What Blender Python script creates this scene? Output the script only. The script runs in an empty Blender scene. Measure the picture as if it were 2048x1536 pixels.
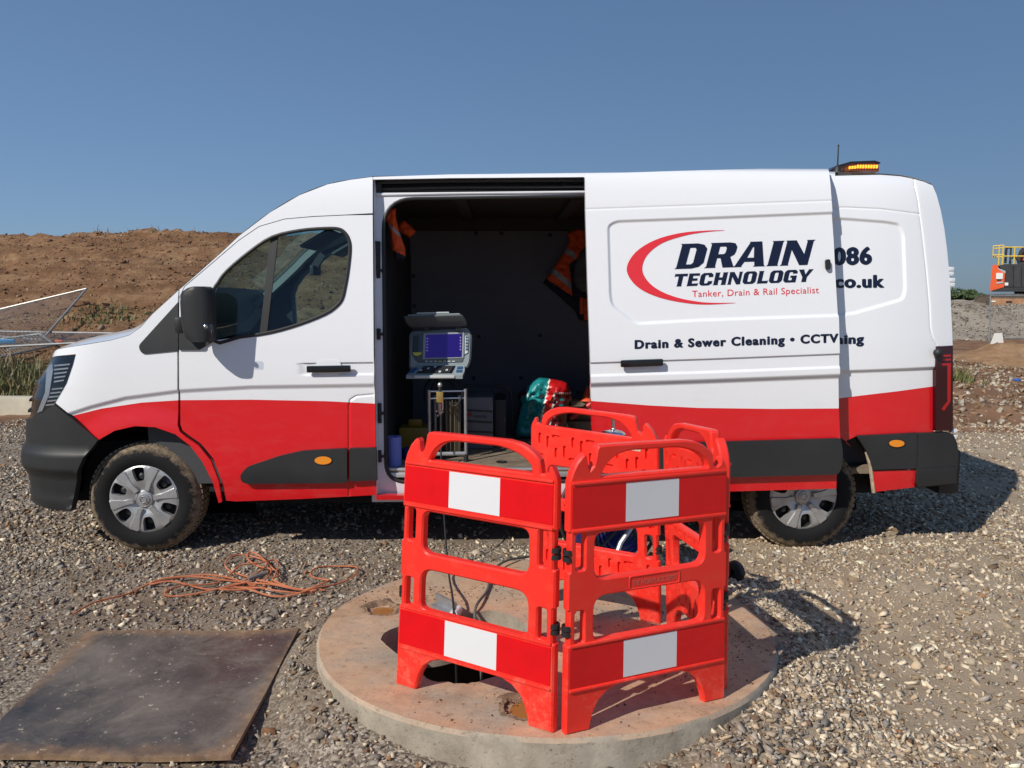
import bpy, bmesh, math, random
import numpy as np
from mathutils import Vector, Matrix
from mathutils.bvhtree import BVHTree
from mathutils.geometry import delaunay_2d_cdt, barycentric_transform

SC = bpy.context.scene
COL = SC.collection
R = math.radians
random.seed(7)
rng = np.random.default_rng(11)

# ------------------------------------------------------------------ camera
F_PX, PITCH, EYE = 1538.0, R(6.6), 1.65
cam_d = bpy.data.cameras.new('camera')
cam_d.sensor_width = 36.0
cam_d.lens = F_PX / 2048 * 36.0
cam_d.clip_start = 0.05
cam_d.clip_end = 2000
cam = bpy.data.objects.new('camera', cam_d)
COL.objects.link(cam)
cam.location = (0, 0, EYE)
cam.rotation_euler = (R(90) - PITCH, 0, 0)
SC.camera = cam

# ------------------------------------------------------------------ light
SUN_EL, SUN_AZ = R(39), R(45)          # light travels towards +x +y (right and away)
world = bpy.data.worlds.new('World')
SC.world = world
world.use_nodes = True
wn = world.node_tree
sky = wn.nodes.new('ShaderNodeTexSky')
sky.sky_type = 'NISHITA'
sky.sun_disc = False
sky.sun_elevation = SUN_EL
sky.sun_rotation = R(135)
sky.air_density = 1.0
sky.dust_density = 0.45
sky.ozone_density = 3.5
bg = wn.nodes['Background']
# the whole sky is veiled by even haze: flatten its range and tint it blue-grey
gam = wn.nodes.new('ShaderNodeGamma')
gam.inputs['Gamma'].default_value = 0.50
tint = wn.nodes.new('ShaderNodeMix')
tint.data_type = 'RGBA'
tint.blend_type = 'MULTIPLY'
tint.clamp_result = False
tint.inputs[0].default_value = 1.0
tint.inputs[7].default_value = (1.03, 1.42, 1.98, 1)
wn.links.new(sky.outputs[0], gam.inputs[0])
wn.links.new(gam.outputs[0], tint.inputs[6])
wn.links.new(tint.outputs[2], bg.inputs[0])
bg.inputs[1].default_value = 0.10
sun_d = bpy.data.lights.new('sun', 'SUN')
sun_d.energy = 4.7
sun_d.angle = R(0.5)
sun_d.color = (1.0, 0.945, 0.86)
sun = bpy.data.objects.new('sun', sun_d)
COL.objects.link(sun)
sd = Vector((math.cos(SUN_EL) * math.sin(SUN_AZ), math.cos(SUN_EL) * math.cos(SUN_AZ), -math.sin(SUN_EL)))
sun.rotation_euler = sd.to_track_quat('-Z', 'Y').to_euler()
sun.location = (-8, -8, 12)
SC.view_settings.view_transform = 'Standard'
SC.view_settings.look = 'None'
SC.view_settings.gamma = 1.0
SC.view_settings.exposure = -0.12
SC.view_settings.use_curve_mapping = False
SC.cycles.max_bounces = 8
SC.cycles.transparent_max_bounces = 16
SC.cycles.use_denoising = True

# ------------------------------------------------------------------ pixel helpers (2048 x 1536 photo pixels)
def ray(px, py):
    a = (px - 1024) / F_PX
    b = -(py - 768) / F_PX
    c, s = math.cos(PITCH), math.sin(PITCH)
    return Vector((a, c + b * s, -s + b * c))

def gnd(px, py, z=0.0):
    d = ray(px, py)
    t = (z - EYE) / d.z
    return Vector((0, 0, EYE)) + d * t

def at_depth(px, py, y):
    d = ray(px, py)
    return Vector((0, 0, EYE)) + d * (y / d.y)

# van frame: u along the van (nose to tail), v into the van from its near side, w up
VAN_TH = R(1.0)
VAN_O = Vector((-2.3, 4.72, 0))
EU = Vector((math.cos(VAN_TH), math.sin(VAN_TH), 0))
EV = Vector((-math.sin(VAN_TH), math.cos(VAN_TH), 0))
VAN_M = Matrix.Translation(VAN_O) @ Matrix.Rotation(VAN_TH, 4, 'Z')
VAN_MI = VAN_M.inverted()
CAM_V = VAN_MI @ Vector((0, 0, EYE))

def vray(px, py):
    return VAN_MI.to_3x3() @ ray(px, py)

def van_at(px, py, v):
    d = vray(px, py)
    t = (v - CAM_V.y) / d.y
    return CAM_V + d * t

def van_floor(px, py, w):
    d = vray(px, py)
    t = (w - CAM_V.z) / d.z
    return CAM_V + d * t

# ------------------------------------------------------------------ object helpers
BASE = {}
def tag(o, label=None, cat=None, group=None, kind=None):
    if label: o['label'] = label
    if cat: o['category'] = cat
    if group: o['group'] = group
    if kind: o['kind'] = kind
    return o

def thing(name, label, cat, base=(0, 0, 0), group=None, frame='world'):
    o = bpy.data.objects.new(name, None)
    o.empty_display_size = 0.1
    COL.objects.link(o)
    b = Vector(base)
    if frame == 'van':
        o.location = VAN_M @ b
        o.rotation_euler = (0, 0, VAN_TH)
    else:
        o.location = b
    BASE[o] = b
    return tag(o, label, cat, group)

def copy_tree(o, parent=None):
    c = o.copy()
    COL.objects.link(c)
    if parent is not None:
        c.parent = parent
    for ch in list(o.children):
        copy_tree(ch, c)
    return c

def link_mesh(name, me, mats, parent=None, smooth=True, sharp=None):
    o = bpy.data.objects.new(name, me)
    COL.objects.link(o)
    for m in (mats if isinstance(mats, (list, tuple)) else [mats]):
        me.materials.append(m)
    if smooth:
        me.polygons.foreach_set('use_smooth', np.ones(len(me.polygons), dtype=bool))
        if sharp is not None:
            me.set_sharp_from_angle(angle=R(sharp))
    if parent is not None:
        o.parent = parent
        BASE[o] = BASE.get(parent, Vector((0, 0, 0)))
    return o

def catmull(pts, n=6, closed=False):
    P = [np.array(p, float) for p in pts]
    m = len(P)
    out = []
    rngi = range(m if closed else m - 1)
    for i in rngi:
        if closed:
            p0, p1, p2, p3 = P[(i - 1) % m], P[i], P[(i + 1) % m], P[(i + 2) % m]
        else:
            p1, p2 = P[i], P[i + 1]
            p0 = P[i - 1] if i > 0 else 2 * p1 - p2
            p3 = P[i + 2] if i + 2 < m else 2 * p2 - p1
        for k in range(n):
            t = k / n
            out.append(0.5 * ((2 * p1) + (-p0 + p2) * t + (2 * p0 - 5 * p1 + 4 * p2 - p3) * t * t + (-p0 + 3 * p1 - 3 * p2 + p3) * t ** 3))
    if not closed:
        out.append(P[-1])
    return out

class MB:
    """collects shapes into one mesh"""
    def __init__(self):
        self.v, self.f, self.m = [], [], []
    def add(self, vs, fs, mi=0):
        b = len(self.v)
        self.v.extend([tuple(p) for p in vs])
        for f in fs:
            self.f.append([b + i for i in f])
            self.m.append(mi)
        return self
    def box(self, c, s, mi=0, rot=None, bev=0.0):
        c = Vector(c)
        hx, hy, hz = s[0] / 2, s[1] / 2, s[2] / 2
        if bev <= 0:
            vs = [Vector((x * hx, y * hy, z * hz)) for x in (-1, 1) for y in (-1, 1) for z in (-1, 1)]
            fs = [(0, 1, 3, 2), (4, 6, 7, 5), (0, 4, 5, 1), (2, 3, 7, 6), (0, 2, 6, 4), (1, 5, 7, 3)]
        else:
            bm = bmesh.new()
            bmesh.ops.create_cube(bm, size=1.0, matrix=Matrix.Diagonal((s[0], s[1], s[2], 1)))
            bmesh.ops.bevel(bm, geom=bm.edges[:], offset=min(bev, 0.45 * min(s)), segments=2, profile=0.6, affect='EDGES')
            vs = [v.co.copy() for v in bm.verts]
            bm.verts.index_update()
            fs = [[v.index for v in f.verts] for f in bm.faces]
            bm.free()
        if rot is not None:
            vs = [rot @ p for p in vs]
        return self.add([c + p for p in vs], fs, mi)
    def beam(self, p0, p1, a, b, mi=0, up=(0, 0, 1), bev=0.0):
        p0, p1 = Vector(p0), Vector(p1)
        d = p1 - p0
        L = d.length
        z = d.normalized()
        x = Vector(up).cross(z)
        if x.length < 1e-4:
            x = Vector((1, 0, 0)).cross(z)
        x.normalize()
        y = z.cross(x)
        rot = Matrix((x, y, z)).transposed()
        return self.box((p0 + p1) / 2, (a, b, L), mi, rot, bev)
    def cyl(self, p0, p1, r0, r1=None, n=12, mi=0, caps=True):
        r1 = r0 if r1 is None else r1
        p0, p1 = Vector(p0), Vector(p1)
        z = (p1 - p0).normalized()
        x = z.orthogonal().normalized()
        y = z.cross(x)
        vs = []
        for p, r in ((p0, r0), (p1, r1)):
            for i in range(n):
                a = 2 * math.pi * i / n
                vs.append(p + x * (r * math.cos(a)) + y * (r * math.sin(a)))
        fs = [(i, (i + 1) % n, n + (i + 1) % n, n + i) for i in range(n)]
        if caps:
            fs += [tuple(range(n - 1, -1, -1)), tuple(range(n, 2 * n))]
        return self.add(vs, fs, mi)
    def tube(self, pts, r, n=8, mi=0, closed=False, caps=True):
        P = [Vector(p) for p in pts]
        m = len(P)
        rr = r if isinstance(r, (list, tuple)) else [r] * m
        vs = []
        prev = None
        for i in range(m):
            if closed:
                d = P[(i + 1) % m] - P[i - 1]
            else:
                d = P[min(i + 1, m - 1)] - P[max(i - 1, 0)]
            if d.length < 1e-9:
                d = Vector((0, 0, 1))
            d.normalize()
            if prev is None:
                x = d.orthogonal().normalized()
            else:
                x = prev - d * prev.dot(d)
                if x.length < 1e-6:
                    x = d.orthogonal()
                x.normalize()
            prev = x
            y = d.cross(x)
            for k in range(n):
                a = 2 * math.pi * k / n
                vs.append(P[i] + x * (rr[i] * math.cos(a)) + y * (rr[i] * math.sin(a)))
        fs = []
        for i in range(m if closed else m - 1):
            j = (i + 1) % m
            for k in range(n):
                fs.append((i * n + k, i * n + (k + 1) % n, j * n + (k + 1) % n, j * n + k))
        if caps and not closed:
            fs += [tuple(range(n - 1, -1, -1)), tuple(range((m - 1) * n, m * n))]
        return self.add(vs, fs, mi)
    def lathe(self, prof, c=(0, 0, 0), axis=(0, 0, 1), n=32, mi=0, caps=False):
        """prof: list of (radius, along)"""
        z = Vector(axis).normalized()
        x = z.orthogonal().normalized()
        y = z.cross(x)
        c = Vector(c)
        vs = []
        for r, h in prof:
            for i in range(n):
                a = 2 * math.pi * i / n
                vs.append(c + z * h + x * (r * math.cos(a)) + y * (r * math.sin(a)))
        fs = []
        for j in range(len(prof) - 1):
            for i in range(n):
                fs.append((j * n + i, j * n + (i + 1) % n, (j + 1) * n + (i + 1) % n, (j + 1) * n + i))
        if caps:
            m = len(prof)
            fs += [tuple(range(n - 1, -1, -1)), tuple(range((m - 1) * n, m * n))]
        return self.add(vs, fs, mi)
    def sphere(self, c, r, n=14, mi=0, scale=(1, 1, 1)):
        prof = []
        k = n // 2
        c = Vector(c)
        vs = [c + Vector((0, 0, r * scale[2]))]
        for j in range(1, k):
            a = math.pi * j / k
            for i in range(n):
                b = 2 * math.pi * i / n
                vs.append(c + Vector((r * scale[0] * math.sin(a) * math.cos(b), r * scale[1] * math.sin(a) * math.sin(b), r * scale[2] * math.cos(a))))
        vs.append(c - Vector((0, 0, r * scale[2])))
        fs = [(0, 1 + i, 1 + (i + 1) % n) for i in range(n)]
        for j in range(k - 2):
            for i in range(n):
                a, b = 1 + j * n, 1 + (j + 1) * n
                fs.append((a + i, b + i, b + (i + 1) % n, a + (i + 1) % n))
        e = len(vs) - 1
        b = 1 + (k - 2) * n
        fs += [(e, b + (i + 1) % n, b + i) for i in range(n)]
        return self.add(vs, fs, mi)
    def prism(self, poly, fn0, fn1, mi=0):
        """poly 2D; fn0/fn1 map (x, y) to the two faces"""
        n = len(poly)
        vs = [fn0(*p) for p in poly] + [fn1(*p) for p in poly]
        fs = [tuple(range(n - 1, -1, -1)), tuple(range(n, 2 * n))]
        fs += [(i, (i + 1) % n, n + (i + 1) % n, n + i) for i in range(n)]
        return self.add(vs, fs, mi)
    def build(self, name, mats, parent=None, smooth=True, sharp=35, base=None):
        b = Vector(base) if base is not None else (BASE.get(parent, Vector((0, 0, 0))) if parent is not None else Vector((0, 0, 0)))
        me = bpy.data.meshes.new(name)
        me.from_pydata([(p[0] - b.x, p[1] - b.y, p[2] - b.z) for p in self.v], [], self.f)
        if any(self.m):
            me.polygons.foreach_set('material_index', np.array(self.m, dtype=np.int32))
        bm = bmesh.new()
        bm.from_mesh(me)
        bmesh.ops.recalc_face_normals(bm, faces=bm.faces[:])
        bm.to_mesh(me)
        bm.free()
        return link_mesh(name, me, mats, parent, smooth, sharp)

def top_mesh(mb, name, mats, label, cat, base, group=None, frame='world', **kw):
    """a thing that is one mesh, its origin at its base"""
    o = mb.build(name, mats, None, base=base, **kw)
    b = Vector(base)
    if frame == 'van':
        o.location = VAN_M @ b
        o.rotation_euler = (0, 0, VAN_TH)
    else:
        o.location = b
    BASE[o] = b
    return tag(o, label, cat, group)

# ------------------------------------------------------------------ 2D polygon tools
def pip(pts, poly):
    pts = np.asarray(pts, float)
    poly = np.asarray(poly, float)
    x, y = pts[:, 0], pts[:, 1]
    ins = np.zeros(len(pts), bool)
    n = len(poly)
    j = n - 1
    for i in range(n):
        xi, yi = poly[i]
        xj, yj = poly[j]
        c = (yi > y) != (yj > y)
        with np.errstate(divide='ignore', invalid='ignore'):
            xx = (xj - xi) * (y - yi) / (yj - yi if yj != yi else 1e-12) + xi
        ins ^= c & (x < xx)
        j = i
    return ins

def seg_dist(pts, line, closed=False):
    pts = np.asarray(pts, float)
    line = np.asarray(line, float)
    d = np.full(len(pts), 1e9)
    n = len(line)
    for i in range(n if closed else n - 1):
        a, b = line[i], line[(i + 1) % n]
        ab = b - a
        L = ab @ ab
        if L < 1e-14:
            continue
        t = np.clip(((pts - a) @ ab) / L, 0, 1)
        q = a + t[:, None] * ab
        d = np.minimum(d, np.hypot(*(pts - q).T))
    return d

def area2(poly):
    p = np.asarray(poly)
    x, y = p[:, 0], p[:, 1]
    return 0.5 * np.sum(x * np.roll(y, -1) - np.roll(x, -1) * y)

def inset_poly(poly, d):
    """move a closed polygon inwards by d (outwards if negative)"""
    p = np.asarray(poly, float)
    if area2(p) < 0:
        d = -d
    e = np.roll(p, -1, 0) - p
    e /= np.maximum(np.hypot(e[:, 0], e[:, 1]), 1e-9)[:, None]
    nrm = np.stack([-e[:, 1], e[:, 0]], 1)
    nn = nrm + np.roll(nrm, 1, 0)
    l = np.maximum(np.hypot(nn[:, 0], nn[:, 1]), 0.5)
    nn = nn / l[:, None]
    k = 1 / np.maximum((nn * nrm).sum(1), 0.5)
    return p + nn * (d * k)[:, None]

def resample(poly, step, closed=True):
    p = [np.array(q, float) for q in poly]
    out = []
    n = len(p)
    for i in range(n if closed else n - 1):
        a, b = p[i], p[(i + 1) % n]
        m = max(1, int(math.ceil(np.hypot(*(b - a)) / step)))
        for k in range(m):
            out.append(a + (b - a) * k / m)
    if not closed:
        out.append(p[-1])
    return np.array(out)

def round_poly(poly, r, n=5):
    """round the corners of a closed polygon; r number or list"""
    P = [np.array(q, float) for q in poly]
    m = len(P)
    out = []
    for i in range(m):
        rr = r[i] if isinstance(r, (list, tuple)) else r
        a, b, c = P[i - 1], P[i], P[(i + 1) % m]
        la, lc = np.hypot(*(a - b)), np.hypot(*(c - b))
        q = min(rr, 0.48 * la, 0.48 * lc)
        if q < 1e-6:
            out.append(b)
            continue
        s, e = b + (a - b) / la * q, b + (c - b) / lc * q
        for k in range(n + 1):
            t = k / n
            out.append((1 - t) ** 2 * s + 2 * t * (1 - t) * b + t * t * e)
    return np.array(out)

def cdt_fill(outline, holes=(), lines=(), grid=0.03, extra=None):
    """triangulate a region; returns 2D points, triangles, and the index loops of the borders"""
    outline = np.asarray(outline, float)
    holes = [np.asarray(h, float) for h in holes]
    pts, edges = [], []
    def loop(l, closed=True):
        b = len(pts)
        pts.extend([tuple(q) for q in l])
        n = len(l)
        for i in range(n if closed else n - 1):
            edges.append((b + i, b + (i + 1) % n))
        return list(range(b, b + n))
    loop(outline)
    for h in holes:
        loop(h)
    for l in lines:
        loop(l, False)
    allc = np.array(pts)
    if grid:
        lo, hi = outline.min(0), outline.max(0)
        gx = np.arange(lo[0] + grid * .5, hi[0], grid)
        gy = np.arange(lo[1] + grid * .5, hi[1], grid)
        if len(gx) and len(gy):
            G = np.stack(np.meshgrid(gx, gy), -1).reshape(-1, 2)
            G[:, 0] += (np.floor((G[:, 1] - lo[1]) / grid) % 2) * grid * .5
            G = G[pip(G, outline)]
            if len(G):
                d = seg_dist(G, outline, True)
                for h in holes:
                    d = np.minimum(d, seg_dist(G, h, True))
                    d[pip(G, h)] = 0
                for l in lines:
                    d = np.minimum(d, seg_dist(G, l))
                G = G[d > grid * .45]
                pts.extend([tuple(q) for q in G])
    if extra is not None and len(extra):
        E = np.asarray(extra)
        E = E[pip(E, outline)]
        for h in holes:
            E = E[~pip(E, h)]
        pts.extend([tuple(q) for q in E])
    v, e, f, ov, oe, of = delaunay_2d_cdt([Vector(p) for p in pts], edges, [], 0, 1e-7)
    V = np.array([(q.x, q.y) for q in v])
    T = np.array([t for t in f if len(t) == 3], dtype=int)
    cen = V[T].mean(1)
    keep = pip(cen, outline)
    for h in holes:
        keep &= ~pip(cen, h)
    T = T[keep]
    a, b, c = V[T[:, 0]], V[T[:, 1]], V[T[:, 2]]
    ar = (b[:, 0] - a[:, 0]) * (c[:, 1] - a[:, 1]) - (b[:, 1] - a[:, 1]) * (c[:, 0] - a[:, 0])
    T[ar < 0] = T[ar < 0][:, ::-1]
    T = T[np.abs(ar) > 1e-10]
    # borders: edges used once
    cnt = {}
    for t in T:
        for i in range(3):
            cnt[(t[i], t[(i + 1) % 3])] = 1
    border = [(i, j) for (i, j) in cnt if (j, i) not in cnt]
    return V, T, border

def plate(mb, outline, holes, fn, t, cham=0.004, grid=None, mi=0, lines=()):
    """a flat plate with chamfered edges; fn(x, y, d) maps to 3D with d in -t/2 .. t/2"""
    oi = inset_poly(outline, cham)
    hi = [inset_poly(h, -cham) for h in holes]
    for sgn in (-1, 1):
        V, T, B = cdt_fill(oi, hi, lines, grid)
        vs = [fn(x, y, sgn * t / 2) for x, y in V]
        mb.add(vs, [tuple(q) if sgn > 0 else tuple(q[::-1]) for q in T], mi)
    for o, i in zip([np.asarray(outline)] + [np.asarray(h) for h in holes], [oi] + hi):
        n = len(o)
        rings = [(i, -t / 2), (o, -t / 2 + cham), (o, t / 2 - cham), (i, t / 2)]
        vs = []
        for l, d in rings:
            vs += [fn(x, y, d) for x, y in l]
        fs = []
        for k in range(3):
            for j in range(n):
                fs.append((k * n + j, k * n + (j + 1) % n, (k + 1) * n + (j + 1) % n, (k + 1) * n + j))
        mb.add(vs, fs, mi)
    return mb

def weld(o, d=1e-5):
    bm = bmesh.new()
    bm.from_mesh(o.data)
    bmesh.ops.remove_doubles(bm, verts=bm.verts[:], dist=d)
    bmesh.ops.recalc_face_normals(bm, faces=bm.faces[:])
    bm.to_mesh(o.data)
    bm.free()

def sstep(a, b, x):
    t = np.clip((np.asarray(x, float) - a) / (b - a), 0, 1)
    return t * t * (3 - 2 * t)
# ------------------------------------------------------------------ materials
def new_mat(name):
    m = bpy.data.materials.new(name)
    m.use_nodes = True
    nt = m.node_tree
    return m, nt, nt.nodes['Principled BSDF'], nt.nodes['Material Output']

def pset(b, **kw):
    names = dict(color='Base Color', rough='Roughness', metal='Metallic', spec='Specular IOR Level', coat='Coat Weight',
                 coatr='Coat Roughness', trans='Transmission Weight', ior='IOR', alpha='Alpha', emit='Emission Color', emits='Emission Strength')
    for k, v in kw.items():
        if k in ('color', 'emit') and len(v) == 3:
            v = (*v, 1)
        b.inputs[names[k]].default_value = v

def node(nt, t, **kw):
    n = nt.nodes.new(t)
    for k, v in kw.items():
        setattr(n, k, v)
    return n

def texco(nt, kind='Object', scale=None):
    tc = node(nt, 'ShaderNodeTexCoord')
    if scale is None:
        return tc.outputs[kind]
    mp = node(nt, 'ShaderNodeMapping')
    mp.inputs['Scale'].default_value = scale
    nt.links.new(tc.outputs[kind], mp.inputs[0])
    return mp.outputs[0]

def noise(nt, vec, scale, detail=6, rough=0.6, dist=0.0):
    n = node(nt, 'ShaderNodeTexNoise')
    n.inputs['Scale'].default_value = scale
    n.inputs['Detail'].default_value = detail
    n.inputs['Roughness'].default_value = rough
    n.inputs['Distortion'].default_value = dist
    nt.links.new(vec, n.inputs['Vector'])
    return n.outputs['Fac']

def ramp(nt, fac, stops, interp='LINEAR'):
    n = node(nt, 'ShaderNodeValToRGB')
    n.color_ramp.interpolation = interp
    el = n.color_ramp.elements
    while len(el) > 1:
        el.remove(el[-1])
    for i, (p, c) in enumerate(stops):
        e = el[0] if i == 0 else el.new(p)
        e.position = p
        e.color = (*c, 1) if len(c) == 3 else c
    nt.links.new(fac, n.inputs[0])
    return n.outputs[0]

def mixc(nt, fac, a, b, mode='MIX'):
    n = node(nt, 'ShaderNodeMix', data_type='RGBA', blend_type=mode)
    if isinstance(fac, (int, float)):
        n.inputs[0].default_value = fac
    else:
        nt.links.new(fac, n.inputs[0])
    for i, x in ((6, a), (7, b)):
        if isinstance(x, tuple):
            n.inputs[i].default_value = (*x, 1) if len(x) == 3 else x
        else:
            nt.links.new(x, n.inputs[i])
    return n.outputs[2]

def mathn(nt, op, a, b=None):
    n = node(nt, 'ShaderNodeMath', operation=op)
    for i, x in enumerate((a, b)):
        if x is None:
            continue
        if isinstance(x, (int, float)):
            n.inputs[i].default_value = x
        else:
            nt.links.new(x, n.inputs[i])
    return n.outputs[0]

def bump(nt, bsdf, h, strength=0.3, dist=0.01):
    n = node(nt, 'ShaderNodeBump')
    n.inputs['Strength'].default_value = strength
    n.inputs['Distance'].default_value = dist
    nt.links.new(h, n.inputs['Height'])
    nt.links.new(n.outputs[0], bsdf.inputs['Normal'])

def simple(name, color, rough=0.5, metal=0.0, var=0.0, vscale=8.0, bumpk=0.0, bscale=60.0, **kw):
    m, nt, b, o = new_mat(name)
    pset(b, color=color, rough=rough, metal=metal, **kw)
    v = texco(nt)
    if var > 0:
        f = noise(nt, v, vscale, 5)
        lo = tuple(max(0, c * (1 - var)) for c in color)
        hi = tuple(min(1, c * (1 + var)) for c in color)
        nt.links.new(ramp(nt, f, [(0.3, lo), (0.7, hi)]), b.inputs['Base Color'])
    if bumpk > 0:
        bump(nt, b, noise(nt, v, bscale, 4), bumpk, 0.003)
    return m

def paint(name, color, dirt=(0.42, 0.36, 0.29), dirt_amt=0.5, low=0.3, high=1.15):
    """car paint with road dust that thickens towards the sills"""
    m, nt, b, o = new_mat(name)
    pset(b, rough=0.32, coat=0.7, coatr=0.03)
    v = texco(nt)
    sep = node(nt, 'ShaderNodeSeparateXYZ')
    nt.links.new(v, sep.inputs[0])
    mr = node(nt, 'ShaderNodeMapRange')
    mr.inputs['From Min'].default_value = high
    mr.inputs['From Max'].default_value = low
    mr.inputs['To Min'].default_value = 0.05
    mr.inputs['To Max'].default_value = 1.0
    nt.links.new(sep.outputs[2], mr.inputs[0])
    n1 = noise(nt, texco(nt, 'Object', (1.0, 1.0, 2.5)), 5.0, 8, 0.7)
    d = ramp(nt, n1, [(0.48, (0, 0, 0)), (0.78, (1, 1, 1))])
    f = mathn(nt, 'MULTIPLY', mathn(nt, 'MULTIPLY', d, mr.outputs[0]), dirt_amt)
    speck = ramp(nt, noise(nt, v, 55.0, 3, 0.6), [(0.70, (0, 0, 0)), (0.76, (1, 1, 1))])
    f2 = mathn(nt, 'ADD', f, mathn(nt, 'MULTIPLY', mathn(nt, 'MULTIPLY', speck, mr.outputs[0]), 0.18))
    nt.links.new(mixc(nt, f2, color, dirt), b.inputs['Base Color'])
    nt.links.new(mathn(nt, 'ADD', mathn(nt, 'MULTIPLY', f2, 0.8), 0.30), b.inputs['Roughness'])
    return m

M = {}
M['white'] = paint('white_paint', (0.80, 0.81, 0.83))
M['red'] = paint('red_wrap', (0.68, 0.007, 0.013), dirt_amt=0.12)
M['plastic'] = simple('black_trim_plastic', (0.021, 0.022, 0.023), 0.5, var=0.25, vscale=3.0, bumpk=0.15, bscale=400)
M['gloss_black'] = simple('gloss_black', (0.012, 0.012, 0.013), 0.12)
M['rubber'] = simple('black_rubber', (0.016, 0.016, 0.017), 0.55)
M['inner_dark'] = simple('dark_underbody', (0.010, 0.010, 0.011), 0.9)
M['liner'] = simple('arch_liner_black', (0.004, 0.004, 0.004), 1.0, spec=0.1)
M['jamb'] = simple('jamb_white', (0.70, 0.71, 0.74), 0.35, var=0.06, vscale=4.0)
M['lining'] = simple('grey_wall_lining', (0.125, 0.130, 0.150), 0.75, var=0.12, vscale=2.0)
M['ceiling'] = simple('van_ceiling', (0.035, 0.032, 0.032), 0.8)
M['navy'] = simple('navy_vinyl', (0.004, 0.008, 0.030), 0.35)
M['red_vinyl'] = simple('red_vinyl', (0.72, 0.028, 0.04), 0.4)
M['silver'] = simple('hubcap_silver', (0.46, 0.46, 0.46), 0.38, metal=0.6, var=0.15, vscale=12)
M['chrome'] = simple('bright_metal', (0.62, 0.63, 0.65), 0.22, metal=1.0)
M['steel'] = simple('galvanised_steel', (0.45, 0.46, 0.47), 0.45, metal=0.8, var=0.2, vscale=20)
M['alu'] = simple('aluminium_strip', (0.68, 0.69, 0.70), 0.35, metal=0.7, var=0.1, vscale=15)
M['amber'] = simple('amber_lens', (0.85, 0.28, 0.02), 0.15, coat=0.5)

def glass(name, tint, refl=0.08, rough=0.0):
    m, nt, b, o = new_mat(name)
    nt.nodes.remove(b)
    tr = node(nt, 'ShaderNodeBsdfTransparent')
    tr.inputs[0].default_value = (*tint, 1)
    gl = node(nt, 'ShaderNodeBsdfGlossy')
    gl.inputs['Color'].default_value = (0.9, 0.95, 1, 1)
    gl.inputs['Roughness'].default_value = rough
    lw = node(nt, 'ShaderNodeLayerWeight')
    lw.inputs[0].default_value = 0.5
    fr = mathn(nt, 'ADD', mathn(nt, 'MULTIPLY', mathn(nt, 'POWER', lw.outputs['Facing'], 4.0), 0.85), 0.045)
    mx = node(nt, 'ShaderNodeMixShader')
    nt.links.new(fr, mx.inputs[0])
    nt.links.new(tr.outputs[0], mx.inputs[1])
    nt.links.new(gl.outputs[0], mx.inputs[2])
    nt.links.new(mx.outputs[0], o.inputs[0])
    return m
M['glass'] = glass('tinted_glass', (0.60, 0.76, 0.75))
M['lens'] = glass('lamp_lens', (0.85, 0.87, 0.9))

def tyre_mat():
    m, nt, b, o = new_mat('muddy_tyre')
    pset(b, rough=0.8, spec=0.25)
    v = texco(nt)
    # object coords are van coords relative to the hub: distance from hub decides where mud sits
    sep = node(nt, 'ShaderNodeSeparateXYZ')
    nt.links.new(v, sep.inputs[0])
    rr = mathn(nt, 'SQRT', mathn(nt, 'ADD', mathn(nt, 'POWER', sep.outputs[0], 2.0), mathn(nt, 'POWER', sep.outputs[2], 2.0)))
    n = noise(nt, v, 22.0, 8, 0.75)
    k = mathn(nt, 'ADD', rr, mathn(nt, 'MULTIPLY', mathn(nt, 'SUBTRACT', n, 0.5), 0.14))
    mr = node(nt, 'ShaderNodeMapRange')
    mr.inputs['From Min'].default_value = 0.300
    mr.inputs['From Max'].default_value = 0.335
    nt.links.new(k, mr.inputs[0])
    mud = ramp(nt, noise(nt, v, 60, 6, 0.7), [(0.3, (0.10, 0.070, 0.045)), (0.7, (0.36, 0.28, 0.19))])
    nt.links.new(mixc(nt, mathn(nt, 'MULTIPLY', mr.outputs[0], 0.9), (0.010, 0.010, 0.0105), mud), b.inputs['Base Color'])
    bump(nt, b, noise(nt, v, 90, 5, 0.7), 0.5, 0.004)
    return m
M['tyre'] = tyre_mat()
# ------------------------------------------------------------------ the van: outer skin as a function of (s, w)
VW = 2.06                                             # body width
_TW = np.array([(.15, .07), (.30, .035), (.42, .012), (.55, .0), (.80, .0), (1.0, .0), (1.15, .002), (1.3, .010), (1.5, .030),
                (1.8, .072), (2.1, .122), (2.25, .152), (2.34, .180), (2.395, .212), (2.425, .25), (2.44, .30), (2.45, .36)])
def _pchip(xk, yk, x):
    h = np.diff(xk); dl = np.diff(yk) / h
    d = np.zeros(len(xk))
    d[0], d[-1] = dl[0], dl[-1]
    for i in range(1, len(xk) - 1):
        if dl[i - 1] * dl[i] > 0:
            w1, w2 = 2 * h[i] + h[i - 1], h[i] + 2 * h[i - 1]
            d[i] = (w1 + w2) / (w1 / dl[i - 1] + w2 / dl[i])
    x = np.clip(x, xk[0], xk[-1])
    i = np.clip(np.searchsorted(xk, x) - 1, 0, len(xk) - 2)
    t = (x - xk[i]) / h[i]
    return ((1 + 2 * t) * (1 - t) ** 2 * yk[i] + t * (1 - t) ** 2 * h[i] * d[i] + t * t * (3 - 2 * t) * yk[i + 1] + t * t * (t - 1) * h[i] * d[i + 1])
def tumble(w):
    return _pchip(_TW[:, 0], _TW[:, 1], np.asarray(w, float))
_RK = np.array([(.15, .08), (.25, .03), (.35, .0), (.60, .0), (.70, .015), (.85, .03), (1.0, .06), (1.1, .11), (2.5, 1.6)])
def rake(w):
    return np.interp(np.asarray(w, float), _RK[:, 0], _RK[:, 1])
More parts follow.
